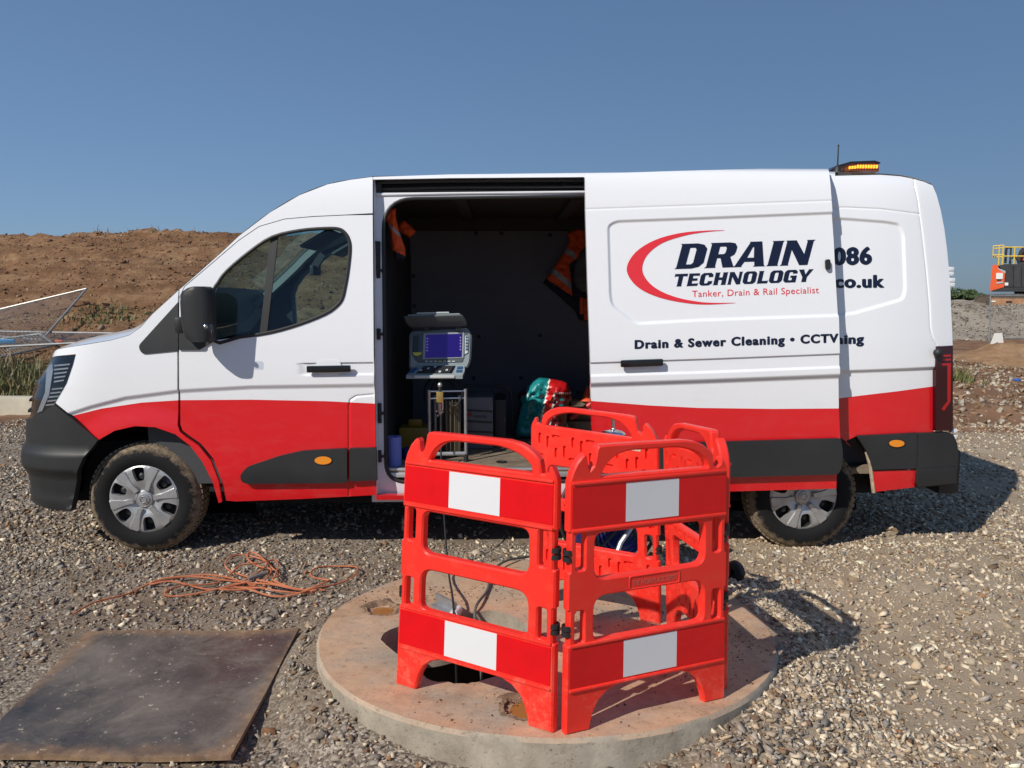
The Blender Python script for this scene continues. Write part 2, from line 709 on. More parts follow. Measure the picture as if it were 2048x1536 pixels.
# plan curve: straight side, then round the nose
_S0, _NU, _EXP = -0.15, 0.835, 3.5
_ph = np.linspace(0, math.pi / 2, 400)
_cu = _S0 - _NU * np.sin(_ph) ** (2 / _EXP)
_cv = (VW / 2) * (1 - np.cos(_ph) ** (2 / _EXP))
_cs = _S0 - np.concatenate([[0], np.cumsum(np.hypot(np.diff(_cu), np.diff(_cv)))])
S_NOSE = _cs[-1]
def plan(s):
    s = np.asarray(s, float)
    u = np.where(s >= _S0, s, np.interp(-s, -_cs, _cu))
    v = np.where(s >= _S0, 0.0, np.interp(-s, -_cs, _cv))
    v = v + np.where(s > 4.5, 0.10 * np.clip((s - 4.5) / 0.75, 0, 2) ** 2.2, 0)
    return u, v
def skin(s, w, off=0.0):
    """point on the near side skin, off = distance outwards"""
    s = np.asarray(s, float); w = np.asarray(w, float)
    u, v = plan(s)
    e = 0.01
    u1, v1 = plan(s + e); u0, v0 = plan(s - e)
    du, dv = u1 - u0, v1 - v0
    L = np.hypot(du, dv)
    nu, nv = -dv / L, du / L                          # inward
    ins = tumble(w) * np.clip(nv, 0, 1) ** .5 + rake(w) * np.clip(nu, 0, 1) - off
    return np.stack([u + nu * ins, v + nv * ins, w * np.ones_like(u)], -1)

_BV = {}
def skin_bvh(off):
    if off not in _BV:
        ss = np.concatenate([np.linspace(S_NOSE, _S0, 50)[:-1], np.linspace(_S0, 5.6, 180)])
        ww = np.concatenate([np.linspace(.1, 2.2, 120)[:-1], np.linspace(2.2, 2.45, 40)])
        G = np.stack(np.meshgrid(ss, ww, indexing='ij'), -1)
        P = skin(G[..., 0], G[..., 1], off).reshape(-1, 3)
        Q = G.reshape(-1, 2)
        n, m = len(ss), len(ww)
        tri = []
        for i in range(n - 1):
            for j in range(m - 1):
                a, b, c, d = i * m + j, (i + 1) * m + j, (i + 1) * m + j + 1, i * m + j + 1
                tri += [(a, b, c), (a, c, d)]
        _BV[off] = (BVHTree.FromPolygons([tuple(p) for p in P], tri), tri, P, Q)
    return _BV[off]
def p2s(px, py, off=0.0):
    """photo pixel -> (s, w) on the van's side"""
    bv, tri, P, Q = skin_bvh(off)
    d = vray(px, py)
    hit, nrm, idx, dist = bv.ray_cast(CAM_V, d.normalized())
    if hit is None:
        hit, nrm, idx, dist = bv.find_nearest(van_at(px, py, .2))
    a, b, c = tri[idx]
    r = barycentric_transform(hit, Vector(P[a]), Vector(P[b]), Vector(P[c]), Vector((*Q[a], 0)), Vector((*Q[b], 0)), Vector((*Q[c], 0)))
    return np.array([r.x, r.y])
def pl2s(pts, off=0.0, step=None, closed=False):
    if step:
        pts = resample(pts, step, closed)
    return np.array([p2s(x, y, off) for x, y in pts])

VAN = thing('panel_van', 'white and red panel van with its side door slid open', 'van', (0, 0, 0), frame='van')

def panel(name, outline, mats, parent=None, holes=(), off=0.0, grid=0.03, thick=0.02, gap=0.0025, color=None, splits=(), disp=None,
          lines=(), rows=(), mirror=False, insw=False, step=14):
    """a pressed body panel traced on the skin. outline/holes/lines in photo pixels (or (s, w) when insw)"""
    cv = (lambda l, c=True: np.array(resample(l, .04, c))) if insw else (lambda l, c=True: pl2s(l, off, step, c))
    ol = cv(outline)
    if gap:
        ol = inset_poly(ol, gap)
    hs = [cv(h) for h in holes]
    ls = [cv(l, False) for l in list(splits) + list(lines)]
    lo_, hi_ = ol.min(0) - .02, ol.max(0) + .02
    for l in rows:
        l = np.asarray(l)
        ok = ((l > lo_) & (l < hi_)).all(1)
        st_ = None
        for q in range(len(l) + 1):
            if q < len(l) and ok[q]:
                st_ = q if st_ is None else st_
            elif st_ is not None:
                if q - st_ > 1:
                    ls.append(l[st_:q])
                st_ = None
    V, T, B = cdt_fill(ol, hs, ls, grid)
    d = np.zeros(len(V)) if disp is None else disp(V)
    P = skin(V[:, 0], V[:, 1], off - d)
    P2 = skin(V[:, 0], V[:, 1], off - d - thick)
    if mirror:
        P[:, 1] = VW - P[:, 1]; P2[:, 1] = VW - P2[:, 1]
    mi = np.zeros(len(T), int) if color is None else np.asarray(color(V[T].mean(1)), int)
    nv = len(V)
    bi = sorted({i for e in B for i in e})
    mp = {b: nv + k for k, b in enumerate(bi)}
    mp2 = {b: nv + len(bi) + k for k, b in enumerate(bi)}
    allv = np.concatenate([P, P[bi], P2[bi]])
    fl = [(i, mp_j, k2, k1) for (i, mp_j, k2, k1) in ((mp[i], mp[j], mp2[j], mp2[i]) for i, j in B)]
    emat = {}
    for t, m_ in zip(T, mi):
        for a in range(3):
            emat[(t[a], t[(a + 1) % 3])] = m_
    faces = [tuple(t) for t in T] + fl
    mis = list(mi) + [emat[e] for e in B]
    if not mirror:
        faces = [f[::-1] for f in faces]
    # outward = -v on the near side; triangles are counter clockwise in (s, w), seen from the near side that already faces outwards
    faces = [f[::-1] for f in faces]
    me = bpy.data.meshes.new(name)
    me.from_pydata([tuple(p) for p in allv], [], faces)
    me.polygons.foreach_set('material_index', np.array(mis, dtype=np.int32))
    o = link_mesh(name, me, mats, parent or VAN, True)
    # smooth normals straight from the surface function
    e = .0015
    def at(dv):
        Q = V + np.array(dv)
        return skin(Q[:, 0], Q[:, 1], off - (np.zeros(len(V)) if disp is None else disp(Q)))
    N = np.cross(at((e, 0)) - at((-e, 0)), at((0, e)) - at((0, -e)))
    if mirror:
        N[:, 1] *= -1
    N /= np.maximum(np.linalg.norm(N, axis=1), 1e-12)[:, None]
    allN = np.zeros((len(allv), 3))
    allN[:nv] = N
    me.normals_split_custom_set_from_vertices([tuple(q) for q in allN])
    return o

def line_step(pts, off, depth, width, insw=False):
    """displacement: inwards by depth below a line (s, w)"""
    L = np.asarray(pts) if insw else pl2s(pts, off)
    def f(V):
        wl = np.interp(V[:, 0], L[:, 0], L[:, 1])
        return depth * sstep(wl + width / 2, wl - width / 2, V[:, 1])
    f.rows = [resample(L, .05, False) + np.array([0, k * width]) for k in (-.52, -.35, -.18, 0, .18, .35, .52)]
    return f
def groove(pts, off=0.0, depth=0.006, width=0.006):
    L = pl2s(pts, off, 20)
    def f(V):
        return depth * np.exp(-(seg_dist(V, L) / width) ** 2)
    def ex():
        Q = resample(L, .04, False)
        t = np.gradient(Q, axis=0)
        t /= np.maximum(np.hypot(t[:, 0], t[:, 1]), 1e-9)[:, None]
        n = np.stack([-t[:, 1], t[:, 0]], 1)
        return [Q + n * (k * width) for k in (-2.2, -1.2, -.6, 0, .6, 1.2, 2.2)]
    return f, ex()
def recess(pts, off=0.0, depth=0.010, width=0.02, rnd=0.0):
    L = pl2s(pts, off, 14, True)
    def f(V):
        d = seg_dist(V, L, True)
        d = np.where(pip(V, L), d, -d)
        return depth * sstep(-width * .15, width, d)
    def ex():
        out = []
        for k in (-.004, .001, .005, .009, .013, .017, .022):
            q = inset_poly(L, k)
            out.append(np.vstack([q, q[:1]]))
        return out
    return f, ex()
def addf(*fs):
    return lambda V: sum(f(V) for f in fs)

# ---- lines shared between panels (photo pixels)
SIL_HOOD = [(79, 714), (88, 706), (106, 700), (135, 694), (175, 688), (222, 680), (258, 670), (281, 654), (304, 628)]
SIL_PILLAR = [(304, 628), (328, 606), (358, 579), (398, 544), (445, 502), (478, 471), (540, 424), (598, 390), (655, 368), (700, 359), (746, 353)]
DOOR_TOP = [(357, 701), (357, 640), (358, 597), (369, 573), (420, 530), (477, 481), (518, 453), (569, 438), (626, 433), (690, 430), (746, 429)]
ARCH_F = [(148, 1021), (150, 985), (157, 950), (172, 915), (197, 881), (230, 862), (270, 853), (310, 855), (350, 869), (380, 892), (405, 925), (425, 965), (437, 1008)]
DOOR_LOW = [(358, 850), (362, 862), (375, 872), (400, 889), (424, 919), (440, 960), (447, 1000)]
STRIPE_F = [(60, 850), (143, 832), (200, 818), (280, 806), (357, 801), (500, 800), (650, 803), (760, 808)]
SHELF_F = [(120, 835), (180, 815), (250, 797), (357, 783), (500, 775), (760, 771)]

shelf_f = line_step(SHELF_F, 0, .016, .035)
STRIPE_SW = pl2s(STRIPE_F)
def red_below(V, L):
    return (V[:, 1] < np.interp(V[:, 0], L[:, 0], L[:, 1])).astype(int)

# wheel arch lip swells outwards a little
HUB_F = np.array([0.0, .37]); HUB_R = np.array([4.19, .37])
def lip(hub, r0=.43, r1=.62, amp=.018):
    def f(V):
        d = np.hypot(V[:, 0] - hub[0], (V[:, 1] - hub[1]))
        return -amp * sstep(r1, r0 + .03, d)
    return f

# fender
fender = panel('front_fender', SIL_HOOD + SIL_PILLAR[1:3] + [(355, 620), (355, 850), (360, 863), (373, 874), (398, 891), (422, 921), (438, 961), (445, 1004), (437, 1007)]
               + ARCH_F[4:-1][::-1] + [(141, 831), (110, 806), (133, 767), (146, 729), (151, 709), (100, 714)],
               [M['white'], M['red']], color=lambda V: red_below(V, STRIPE_SW), splits=[STRIPE_F[1:5]], disp=addf(shelf_f, lip(HUB_F)), grid=.025, rows=shelf_f.rows)
# front door with window opening
WIN = [(426, 590), (436, 566), (455, 541), (500, 503), (545, 474), (600, 461), (650, 457), (677, 458), (690, 466), (698, 480), (700, 500), (696, 540), (690, 575),
       (684, 598), (672, 613), (650, 628), (600, 648), (540, 665), (480, 674), (426, 681)]
MIRROR_TRI = [(357, 640), (425, 575), (426, 590), (426, 681), (395, 701), (357, 703)]
hs = catmull([(605, 728), (620, 724), (660, 723), (746, 725)], 3)
ch_top, ch_bot = [(600, 727), (746, 725)], [(600, 748), (746, 746)]
def channel(top, bot, off, depth, s0px=None):
    A, B_ = pl2s(top, off), pl2s(bot, off)
    s0 = p2s(s0px, top[0][1], off)[0] if s0px else -9
    def f(V):
        wt = np.interp(V[:, 0], A[:, 0], A[:, 1]); wb = np.interp(V[:, 0], B_[:, 0], B_[:, 1])
        return depth * sstep(wt + .004, wt - .004, V[:, 1]) * sstep(wb - .016, wb + .003, V[:, 1]) * sstep(s0 - .015, s0 + .03, V[:, 0])
    def ex():
        out = []
        for L, ds in ((A, (-.005, -.002, 0, .002, .005)), (B_, (-.018, -.013, -.008, -.003, .004))):
            out += [resample(L, .05, False) + np.array([0, d]) for d in ds]
        return out
    return f, ex()
chf, chx = channel(ch_top, ch_bot, 0, .010, 600)
gf, gx = groove([(746, 790), (712, 793), (700, 800), (697, 812), (697, 993)])
# shoulder dish round the window
dish_L = pl2s(catmull([(430, 700), (520, 690), (620, 672), (680, 645), (706, 610), (716, 560), (720, 500), (716, 468), (700, 448), (650, 440)], 4))
def dish(V):
    d = seg_dist(V, dish_L)
    return .0
front_door = panel('front_door', DOOR_TOP + [(748, 700), (751, 895), (753, 992), (600, 1000), (470, 1005), (449, 1003)] + DOOR_LOW[::-1][1:],
                   [M['white'], M['red']], holes=[WIN], color=lambda V: red_below(V, STRIPE_SW), splits=[STRIPE_F[4:-1] + [(751, 808)]],
                   disp=addf(shelf_f, chf, gf), rows=chx + gx + shelf_f.rows, grid=.025, thick=.03)
tag(front_door, 'white front door with a red lower half')
# panel above the door
cab_upper = panel('cab_roof_side', SIL_PILLAR[2:] + [(746, 427)] + DOOR_TOP[::-1][1:-2], [M['white']], grid=.025)
# door bits
def skin_strip(name, pts_px, width, off, mat, parent, depth=.006, closed=False, n=6, r=None):
    P = pl2s(catmull(pts_px, n, closed), 0)
    Q = skin(P[:, 0], P[:, 1], off)
    mb = MB()
    mb.tube([Vector(q) for q in Q], width / 2 if r is None else r, 8, closed=closed)
    return mb.build(name, mat, parent)
skin_strip('window_seal', WIN, .022, .0, M['rubber'], front_door, closed=True, n=3)
def skin_plate(name, outline, mat, parent, off=0.004, thick=.008, grid=.04, color=None, holes=(), **kw):
    return panel(name, outline, mat if isinstance(mat, list) else [mat], parent, holes=holes, off=off, grid=grid, thick=thick, gap=0, color=color, **kw)
skin_plate('window_glass', WIN, M['glass'], front_door, off=-.018, thick=.004)
skin_plate('window_bar', [(541, 478), (556, 473), (534, 664), (519, 669)], M['rubber'], front_door, off=-.008, thick=.012)
skin_plate('mirror_base', [(358, 700), (358, 642), (372, 626), (420, 582), (424, 590), (424, 684), (398, 700)], M['plastic'], front_door, off=.012, thick=.03)
skin_plate('corner_trim', round_poly([(276, 692), (356, 604), (356, 702), (284, 709)], [8, 2, 2, 14]), M['plastic'], VAN, off=.006, thick=.02)
# lower cladding on the door
CLAD = round_poly([(480, 950), (494, 934), (560, 912), (605, 902), (694, 897), (694, 966), (492, 968), (482, 963)], 6)
skin_plate('side_cladding', CLAD, M['plastic'], front_door, off=.018, thick=.03)
skin_plate('side_cladding', [(699, 897), (752, 896), (754, 961), (699, 963)], M['plastic'], VAN, off=.018, thick=.03)
def oval(cx, cy, a, b, n=20):
    return [(cx + a * math.cos(2 * math.pi * k / n), cy + b * math.sin(2 * math.pi * k / n)) for k in range(n)]
ind = skin_plate('side_indicator', oval(646, 921, 17, 8), M['amber'], front_door, off=.024, thick=.012)
skin_plate('indicator_bezel', oval(646, 921, 19.5, 10), M['rubber'], ind, off=.021, thick=.01)

def door_handle(cx, cy, parent, off, wpx=88):
    """recess cup behind a black grip"""
    cup = skin_plate('handle_cup', round_poly([(cx - 30, cy - 4), (cx - 22, cy - 18), (cx + 18, cy - 18), (cx + 26, cy - 4), (cx + 20, cy + 12), (cx - 24, cy + 12)], 10),
                     M['white'], parent, off=off + .002, thick=.01)
    c = p2s(cx, cy, off)
    a = p2s(cx - wpx / 2, cy, off); b = p2s(cx + wpx / 2, cy - 1.5, off)
    mb = MB()
    pa, pb = Vector(skin(*a, off + .022)), Vector(skin(*b, off + .022))
    mb.beam(pa, pb, .022, .042, up=(0, 0, 1), bev=.009)
    h = mb.build('door_handle', M['gloss_black'], parent)
    return h
door_handle(659, 738, front_door, 0)

# ---- mirror
mir = MB()
def mir_sec(k):  # rounded housing: ring of points at height k
    pass
MV = -.13
c0 = van_at(398, 628, MV)
prof = [(573, 392, 416), (576, 380, 422), (582, 370, 426), (592, 365, 428), (605, 364, 429), (640, 366, 430), (660, 369, 430), (676, 374, 429), (683, 384, 426)]
rows = []
for py, xa, xb in prof:
    pa, pb = van_at(xa, py, MV), van_at(xb, py, MV)
    cx, hx = (pa.x + pb.x) / 2, (pb.x - pa.x) / 2
    row = []
    for k in range(20):
        a = 2 * math.pi * k / 20
        ca, sa = math.cos(a), math.sin(a)
        ex = 2 / 3.2
        row.append(Vector((cx + hx * (1 if ca >= 0 else -1) * abs(ca) ** ex, MV + .075 * (1 if sa >= 0 else -1) * abs(sa) ** ex, pa.z)))
    rows.append(row)
vs = [p for r_ in rows for p in r_]
n = 20
fs = [(j * n + i, j * n + (i + 1) % n, (j + 1) * n + (i + 1) % n, (j + 1) * n + i) for j in range(len(rows) - 1) for i in range(n)]
fs += [tuple(range(n)), tuple(range((len(rows) - 1) * n, len(rows) * n))]
mir.add(vs, fs)
mirror = mir.build('wing_mirror', M['plastic'], VAN, sharp=50)
mb = MB(); mb.box(van_at(364, 650, -.04) , (.05, .12, .10), bev=.02)
mb.build('mirror_arm', M['plastic'], mirror)
mb = MB(); pa = van_at(418, 655, MV - .074); mb.box(pa, (.055, .012, .045), bev=.004)
mb.build('mirror_indicator', M['lens'], mirror)
mb = MB(); pa = van_at(411, 653, MV - .076); mb.sphere(pa, .014, 10)
mb.build('mirror_bulb', M['chrome'], mirror)
mb = MB(); pa = van_at(430, 628, MV); mb.box(pa + Vector((-.012, 0, 0)), (.006, .09, .22), bev=.002)
mb.build('mirror_glass', M['chrome'], mirror)

# ---- roof, windscreen and bonnet: strips across from the near edge line to the far one
crown = [p2s(x, y) for x, y in resample(SIL_HOOD, 12, False)]
nh = len(crown)
crown += [p2s(x, y) for x, y in resample(catmull(SIL_PILLAR, 3), 16, False)[1:]]
npil = len(crown)
ROOF = [(746, 354), (900, 349), (1170, 346), (1400, 344), (1670, 344), (1760, 347), (1800, 350), (1826, 355), (1848, 361), (1866, 369)]
crown += [p2s(x, y) for x, y in resample(ROOF, 30, False)[1:]]
crown = np.array(crown)
C3 = skin(crown[:, 0], crown[:, 1], 0)
TT = np.concatenate([[-1, -.985, -.96, -.92], np.linspace(-.86, .86, 17), [.92, .96, .985, 1]])
def crown_pt(i, t):
    p = C3[i]
    h = VW / 2 - p[1]
    if i < nh:
        k = i / (nh - 1)
        bf, bu = max(.1, (p[0] - _cu[-1] - rake(p[2]))) * (1 - k) + .16 * k, .03
    elif i < npil:
        k = (i - nh) / (npil - nh)
        bf, bu = .16 * (1 - k) ** 1.2, .02 + .045 * k
    else:
        bf, bu = 0, .065
    q = 1 - abs(t) ** 2.3
    return Vector((p[0] - bf * q, VW / 2 + t * h, p[2] + bu * q))
def crown_mesh(name, i0, i1, t0, t1, mat, parent=VAN, dz=0.0):
    ts = [t for t in TT if t0 - 1e-6 <= t <= t1 + 1e-6]
    mb = MB()
    vs = [crown_pt(i, t) + Vector((0, 0, dz)) for i in range(i0, i1 + 1) for t in ts]
    m = len(ts)
    mb.add(vs, [(a * m + b, a * m + b + 1, (a + 1) * m + b + 1, (a + 1) * m + b) for a in range(i1 - i0) for b in range(m - 1)])
    return mb.build(name, mat, parent, sharp=60)
i_cowl, i_head = nh + 5, npil - 9
crown_mesh('bonnet', 0, i_cowl, -1, 1, M['white'])
crown_mesh('windscreen_pillar', i_cowl, i_head, -1, -.86, M['white'])
crown_mesh('windscreen_pillar', i_cowl, i_head, .86, 1, M['white'])
crown_mesh('windscreen', i_cowl, i_head, -.86, .86, M['glass'])
crown_mesh('roof', i_head, len(crown) - 1, -1, 1, M['white'])

# ---- nose: bumper, headlamp, grille
HEAD = [(77, 716), (112, 713), (150, 710), (146, 729), (133, 767), (110, 806), (90, 822), (66, 835), (58, 840), (62, 818), (65, 790), (66, 758), (71, 730)]
hl = skin_plate('headlamp', HEAD, M['gloss_black'], VAN, off=-.012, thick=.03, grid=.02)
def sky_px(l):
    return l
skin_plate('daylight_strip', [(84, 733), (104, 727), (106, 740), (98, 790), (84, 822), (74, 826), (90, 785), (93, 742), (84, 742)], M['silver'], hl, off=-.006, thick=.008, grid=.02)
for k in range(5):
    y = 729 + k * 8
    skin_plate('lamp_slat', [(108, y + 1), (140 - k * 3, y - 2), (139 - k * 3, y + 1), (108, y + 4)], M['silver'], hl, off=-.006, thick=.006, grid=None)
for k in range(5):
    y = 776 + k * 8
    skin_plate('lamp_slat', [(104 - k * 3, y + 1), (126 - k * 4, y - 1), (124 - k * 4, y + 2), (103 - k * 3, y + 4)], M['silver'], hl, off=-.006, thick=.006, grid=None)
skin_plate('lamp_cover', HEAD, M['lens'], hl, off=.004, thick=.003, grid=.02)
# bumper: from the arch round to the nose centre, in (s, w)
bt = pl2s([(199, 879), (141, 832), (110, 808), (88, 824), (66, 837), (57, 842)])
bb = pl2s([(148, 1021), (110, 1016), (75, 1003)])
wt, wb = bt[-1][1], bb[-1][1]
b_out = np.concatenate([bt, [[S_NOSE, wt]], [[S_NOSE, wb]], bb[::-1], pl2s(ARCH_F[1:4])])
def bump_disp(V):
    d = -.020 * sstep(.70, .66, V[:, 1]) * sstep(.52, .56, V[:, 1]) + .012 * sstep(.52, .50, V[:, 1]) * sstep(.36, .40, V[:, 1])
    return d - .02 * sstep(.34, .30, V[:, 1])
fb = panel('front_bumper', b_out, [M['plastic']], off=.012, insw=True, grid=.03, thick=.05, disp=bump_disp)
fb2 = panel('front_bumper', b_out, [M['plastic']], off=.012, insw=True, grid=.05, thick=.05, disp=bump_disp, mirror=True)
MB().sphere(skin(*p2s(135, 943), .014), .010, 8).build('parking_sensor', M['rubber'], fb)
top_w = C3[0][2]
gr = panel('radiator_grille', [(S_NOSE, wt + .004), (bt[-1][0] - .01, wt + .004), (bt[-1][0] - .02, crown[0][1] - .02), (S_NOSE, crown[0][1] + .02)], [M['gloss_black']], off=-.01, insw=True, grid=.05)
gr2 = panel('radiator_grille', [(S_NOSE, wt + .004), (bt[-1][0] - .01, wt + .004), (bt[-1][0] - .02, crown[0][1] - .02), (S_NOSE, crown[0][1] + .02)], [M['gloss_black']], off=-.01, insw=True, grid=.05, mirror=True)
for k in range(4):
    w0 = wt + .05 + k * .07
    for mr in (False, True):
        panel('grille_bar', [(S_NOSE, w0), (bt[-1][0] - .03, w0), (bt[-1][0] - .03, w0 + .02), (S_NOSE, w0 + .02)], [M['plastic']], gr2 if mr else gr, off=.008, insw=True, grid=None, mirror=mr)

# ---- side door opening: jamb, seal, upper rail, sill
JOFF = -.075
OUT_J = [(744, 356), (1300, 352), (1300, 992), (752, 992)]
SEAL = round_poly([(766, 397), (1420, 389), (1420, 962), (772, 964)], [62, 0, 0, 40], 8)
jamb = panel('door_jamb', [(738, 386), (1290, 380), (1290, 1000), (744, 1004)], [M['jamb']], holes=[[p for p in SEAL if p[0] < 1250] + []] if False else [round_poly([(766, 398), (1250, 391), (1250, 962), (772, 964)], [62, 20, 20, 40], 8)],
             off=JOFF, gap=0, thick=.05)
Ls = pl2s(round_poly([(766, 398), (1250, 391), (1250, 962), (772, 964)], [62, 20, 20, 40], 8), JOFF, 14, True)
mb = MB(); mb.tube([Vector(q) for q in skin(Ls[:, 0], Ls[:, 1], JOFF - .004)], .012, 8, closed=True)
mb.build('door_seal', M['rubber'], jamb)
# B pillar return face between door skin and jamb
pp = resample([(747, 354), (748, 560), (750, 760), (753, 992)], 20, False)
A_ = pl2s(pp, 0)
mb = MB()
v0 = skin(A_[:, 0], A_[:, 1], -.004); v1 = skin(A_[:, 0] + .004, A_[:, 1], JOFF)
mb.add([tuple(p) for p in v0] + [tuple(p) for p in v1], [(i, i + 1, len(v0) + i + 1, len(v0) + i) for i in range(len(v0) - 1)])
mb.build('pillar_return', M['jamb'], VAN)
# hinge checks and striker on the pillar
for (x, y, hh) in ((753, 541, 22), (755, 668, 22), (757, 826, 40), (757, 912, 24)):
    q = skin(*p2s(x + 3, y, JOFF), JOFF + .008)
    mb = MB(); mb.box(Vector(q), (.022, .02, hh / 313 ), bev=.005)
    mb.box(Vector(q) + Vector((.016, -.002, 0)), (.02, .016, .018), bev=.004)
    mb.build('door_buffer', M['rubber'], jamb)
# upper rail recess
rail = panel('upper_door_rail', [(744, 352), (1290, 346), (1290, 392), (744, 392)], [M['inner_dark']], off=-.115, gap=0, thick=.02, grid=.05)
for yy, rr, oo in ((362, .012, -.05), (374, .008, -.08)):
    skin_strip('rail_bar', [(760, yy), (900, yy - 3), (1100, yy - 4), (1285, yy - 5)], 0, oo, M['rubber'], rail, r=rr)
skin_strip('rail_lip', [(750, 387), (900, 384), (1100, 382), (1285, 380)], 0, JOFF + .006, M['jamb'], rail, r=.008)
# roof side strip above the rail
roof_side = panel('roof_side_strip', [(746, 354), (900, 349), (1170, 346), (1400, 344), (1670, 344), (1670, 352), (1170, 354), (900, 356), (746, 359)], [M['white']], gap=0, grid=.03, thick=.03)
# sill
skin_plate('door_sill', [(752, 991), (1290, 988), (1290, 997), (753, 1000)], M['red'], VAN, off=-.004, thick=.05)
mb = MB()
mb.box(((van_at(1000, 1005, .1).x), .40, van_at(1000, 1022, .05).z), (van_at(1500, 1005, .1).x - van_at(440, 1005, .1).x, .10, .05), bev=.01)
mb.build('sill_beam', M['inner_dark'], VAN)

# ---- rear quarter
STRIPE_R = [(1200, 830), (1560, 812), (1683, 797), (1740, 790), (1800, 783), (1880, 772)]
SRW = pl2s(STRIPE_R)
SEAM = [(1826, 353), (1836, 400), (1845, 470), (1853, 540), (1859, 610), (1861, 655), (1866, 676), (1876, 692)]
RQ_REC = round_poly([(1440, 450), (1500, 432), (1690, 435), (1770, 441), (1800, 446), (1810, 470), (1814, 580), (1808, 600), (1790, 606), (1705, 630), (1500, 640), (1440, 640)], 8)
REAR_EDGE = [(1867, 369), (1874, 390), (1882, 420), (1889, 455), (1895, 500), (1899, 545), (1901, 570), (1903, 620), (1905, 660), (1906, 692)]
ARCH_R = [(1607 + 139 * math.cos(R(a)), 993 - 139 * math.sin(R(a))) for a in np.linspace(3, 180, 26)]
f1, x1 = recess(RQ_REC, 0, .012, .02)
f2, x2 = groove([(1440, 418), (1690, 415), (1760, 418), (1840, 428)], 0, .004, .005)
f3, x3 = groove(SEAM, 0, .006, .005)
shelf_r = line_step([(1240, 752), (1690, 744), (1880, 736)], 0, .018, .03)
quarter = panel('rear_quarter_panel', [(1240, 354), (1400, 351), (1670, 351), (1760, 349), (1800, 352), (1826, 357), (1848, 363), (1866, 371)] + REAR_EDGE[1:] + [(1875, 694), (1874, 740), (1872, 865), (1838, 868), (1716, 874)]
                + [(1694, 884)] + ARCH_R[6:-1] + [(1440, 992), (1240, 992)],
                [M['white'], M['red']], color=lambda V: red_below(V, SRW), splits=[STRIPE_R[:-1] + [(1873, 773)]], disp=addf(f1, f2, f3, shelf_r), rows=x1 + x2 + x3 + shelf_r.rows, grid=.025, thick=.03)
skin_plate('side_cladding', [(1716, 872), (1836, 866), (1834, 937), (1746, 940), (1741, 922), (1732, 900), (1722, 884)], M['plastic'], VAN, off=.016, thick=.03)
ind = skin_plate('side_indicator', oval(1794, 887, 15, 7), M['amber'], VAN, off=.024, thick=.014)
skin_plate('indicator_bezel', oval(1794, 887, 17.5, 9), M['rubber'], ind, off=.020, thick=.01)
skin_plate('rear_sill_panel', [(1745, 942), (1834, 939), (1831, 974), (1749, 984)], M['red'], VAN, off=.004, thick=.03)
rb = skin_plate('rear_bumper', round_poly([(1838, 867), (1905, 865), (1914, 885), (1917, 905), (1914, 967), (1833, 976)], [2, 8, 8, 10, 10, 2]), M['plastic'], VAN, off=.022, thick=.06)
skin_plate('bumper_step', [(1836, 938), (1914, 934), (1913, 966), (1834, 974)], M['plastic'], rb, off=.030, thick=.03)
tl = skin_plate('tail_lamp', [(1874, 693), (1906, 691), (1906, 861), (1872, 862), (1872, 745)], simple('tail_lamp_red', (0.035, 0.004, 0.008), 0.12), VAN, off=.012, thick=.04)
_tb = simple('tail_lamp_strip', (0.42, 0.012, 0.014), 0.2)
for pts in ([(1884, 710), (1902, 709), (1902, 713), (1884, 714)], [(1884, 718), (1902, 717), (1902, 721), (1884, 722)], [(1884, 727), (1902, 726), (1902, 731), (1884, 731)],
            [(1895, 731), (1902, 731), (1901, 803), (1895, 806)], [(1901, 803), (1888, 822), (1883, 818), (1895, 803)]):
    skin_plate('lamp_strip', pts, _tb, tl, off=.0135, thick=.004, grid=None)
MB().sphere(skin(*p2s(1869, 705), .03), .028, 12).build('door_stop', M['rubber'], VAN)
# muddy arch edge
mudm = simple('dried_mud', (0.42, 0.34, 0.24), 0.9, var=0.4, vscale=30, bumpk=0.6, bscale=60)
L = pl2s([(1734, 904), (1741, 930), (1745, 960), (1748, 985)], 0, 6)
mb = MB(); mb.tube([Vector(q) for q in skin(L[:, 0], L[:, 1], -.004)], .012, 6)
mb.build('arch_flange', mudm, VAN)
# rear face and far side
UR = float(p2s(1905, 690)[0])
re = np.array([p2s(x, y) for x, y in REAR_EDGE + [(1906, 861)]])
re3 = skin(re[:, 0], re[:, 1], -.002)
mb = MB()
vs, fs = [], []
for p in re3:
    vs += [tuple(p), (p[0] + .05, p[1] + .10, p[2]), (p[0] + .06, VW / 2, p[2]), (p[0] + .05, VW - p[1] - .10, p[2]), (p[0], VW - p[1], p[2])]
for j in range(len(re3) - 1):
    for k in range(4):
        fs.append((j * 5 + k, j * 5 + k + 1, (j + 1) * 5 + k + 1, (j + 1) * 5 + k))
mb.add(vs, fs)
rear_doors = mb.build('rear_doors', M['white'], VAN)
for zz in (1.815, 1.785, 1.745, 1.715, 0.78, 0.74):
    q = re3[np.argmin(abs(re3[:, 2] - zz))]
    mb = MB(); mb.box((q[0] + .012, q[1] + .015, zz), (.040, .03, .026), bev=.006)
    mb.build('door_hinge', M['jamb'], rear_doors)
mb = MB(); mb.box((UR + .06, VW / 2, .50), (.14, VW - .22, .30), bev=.03)
mb.build('rear_step_bumper', M['plastic'], VAN)
far_win = pl2s(WIN, 0)
side_out = np.concatenate([crown[nh - 1:npil], crown[npil:], re[1:], [[UR, .45], [4.7, .40], [4.63, .62], [4.45, .80], [4.19, .86], [3.93, .80], [3.75, .62], [3.68, .33], [.45, .30], [.40, .55], [.25, .75], [0, .83], [-.25, .75], [-.40, .55], [-.42, .5], [crown[0][0] - .0, .85]], crown[:nh - 1]])
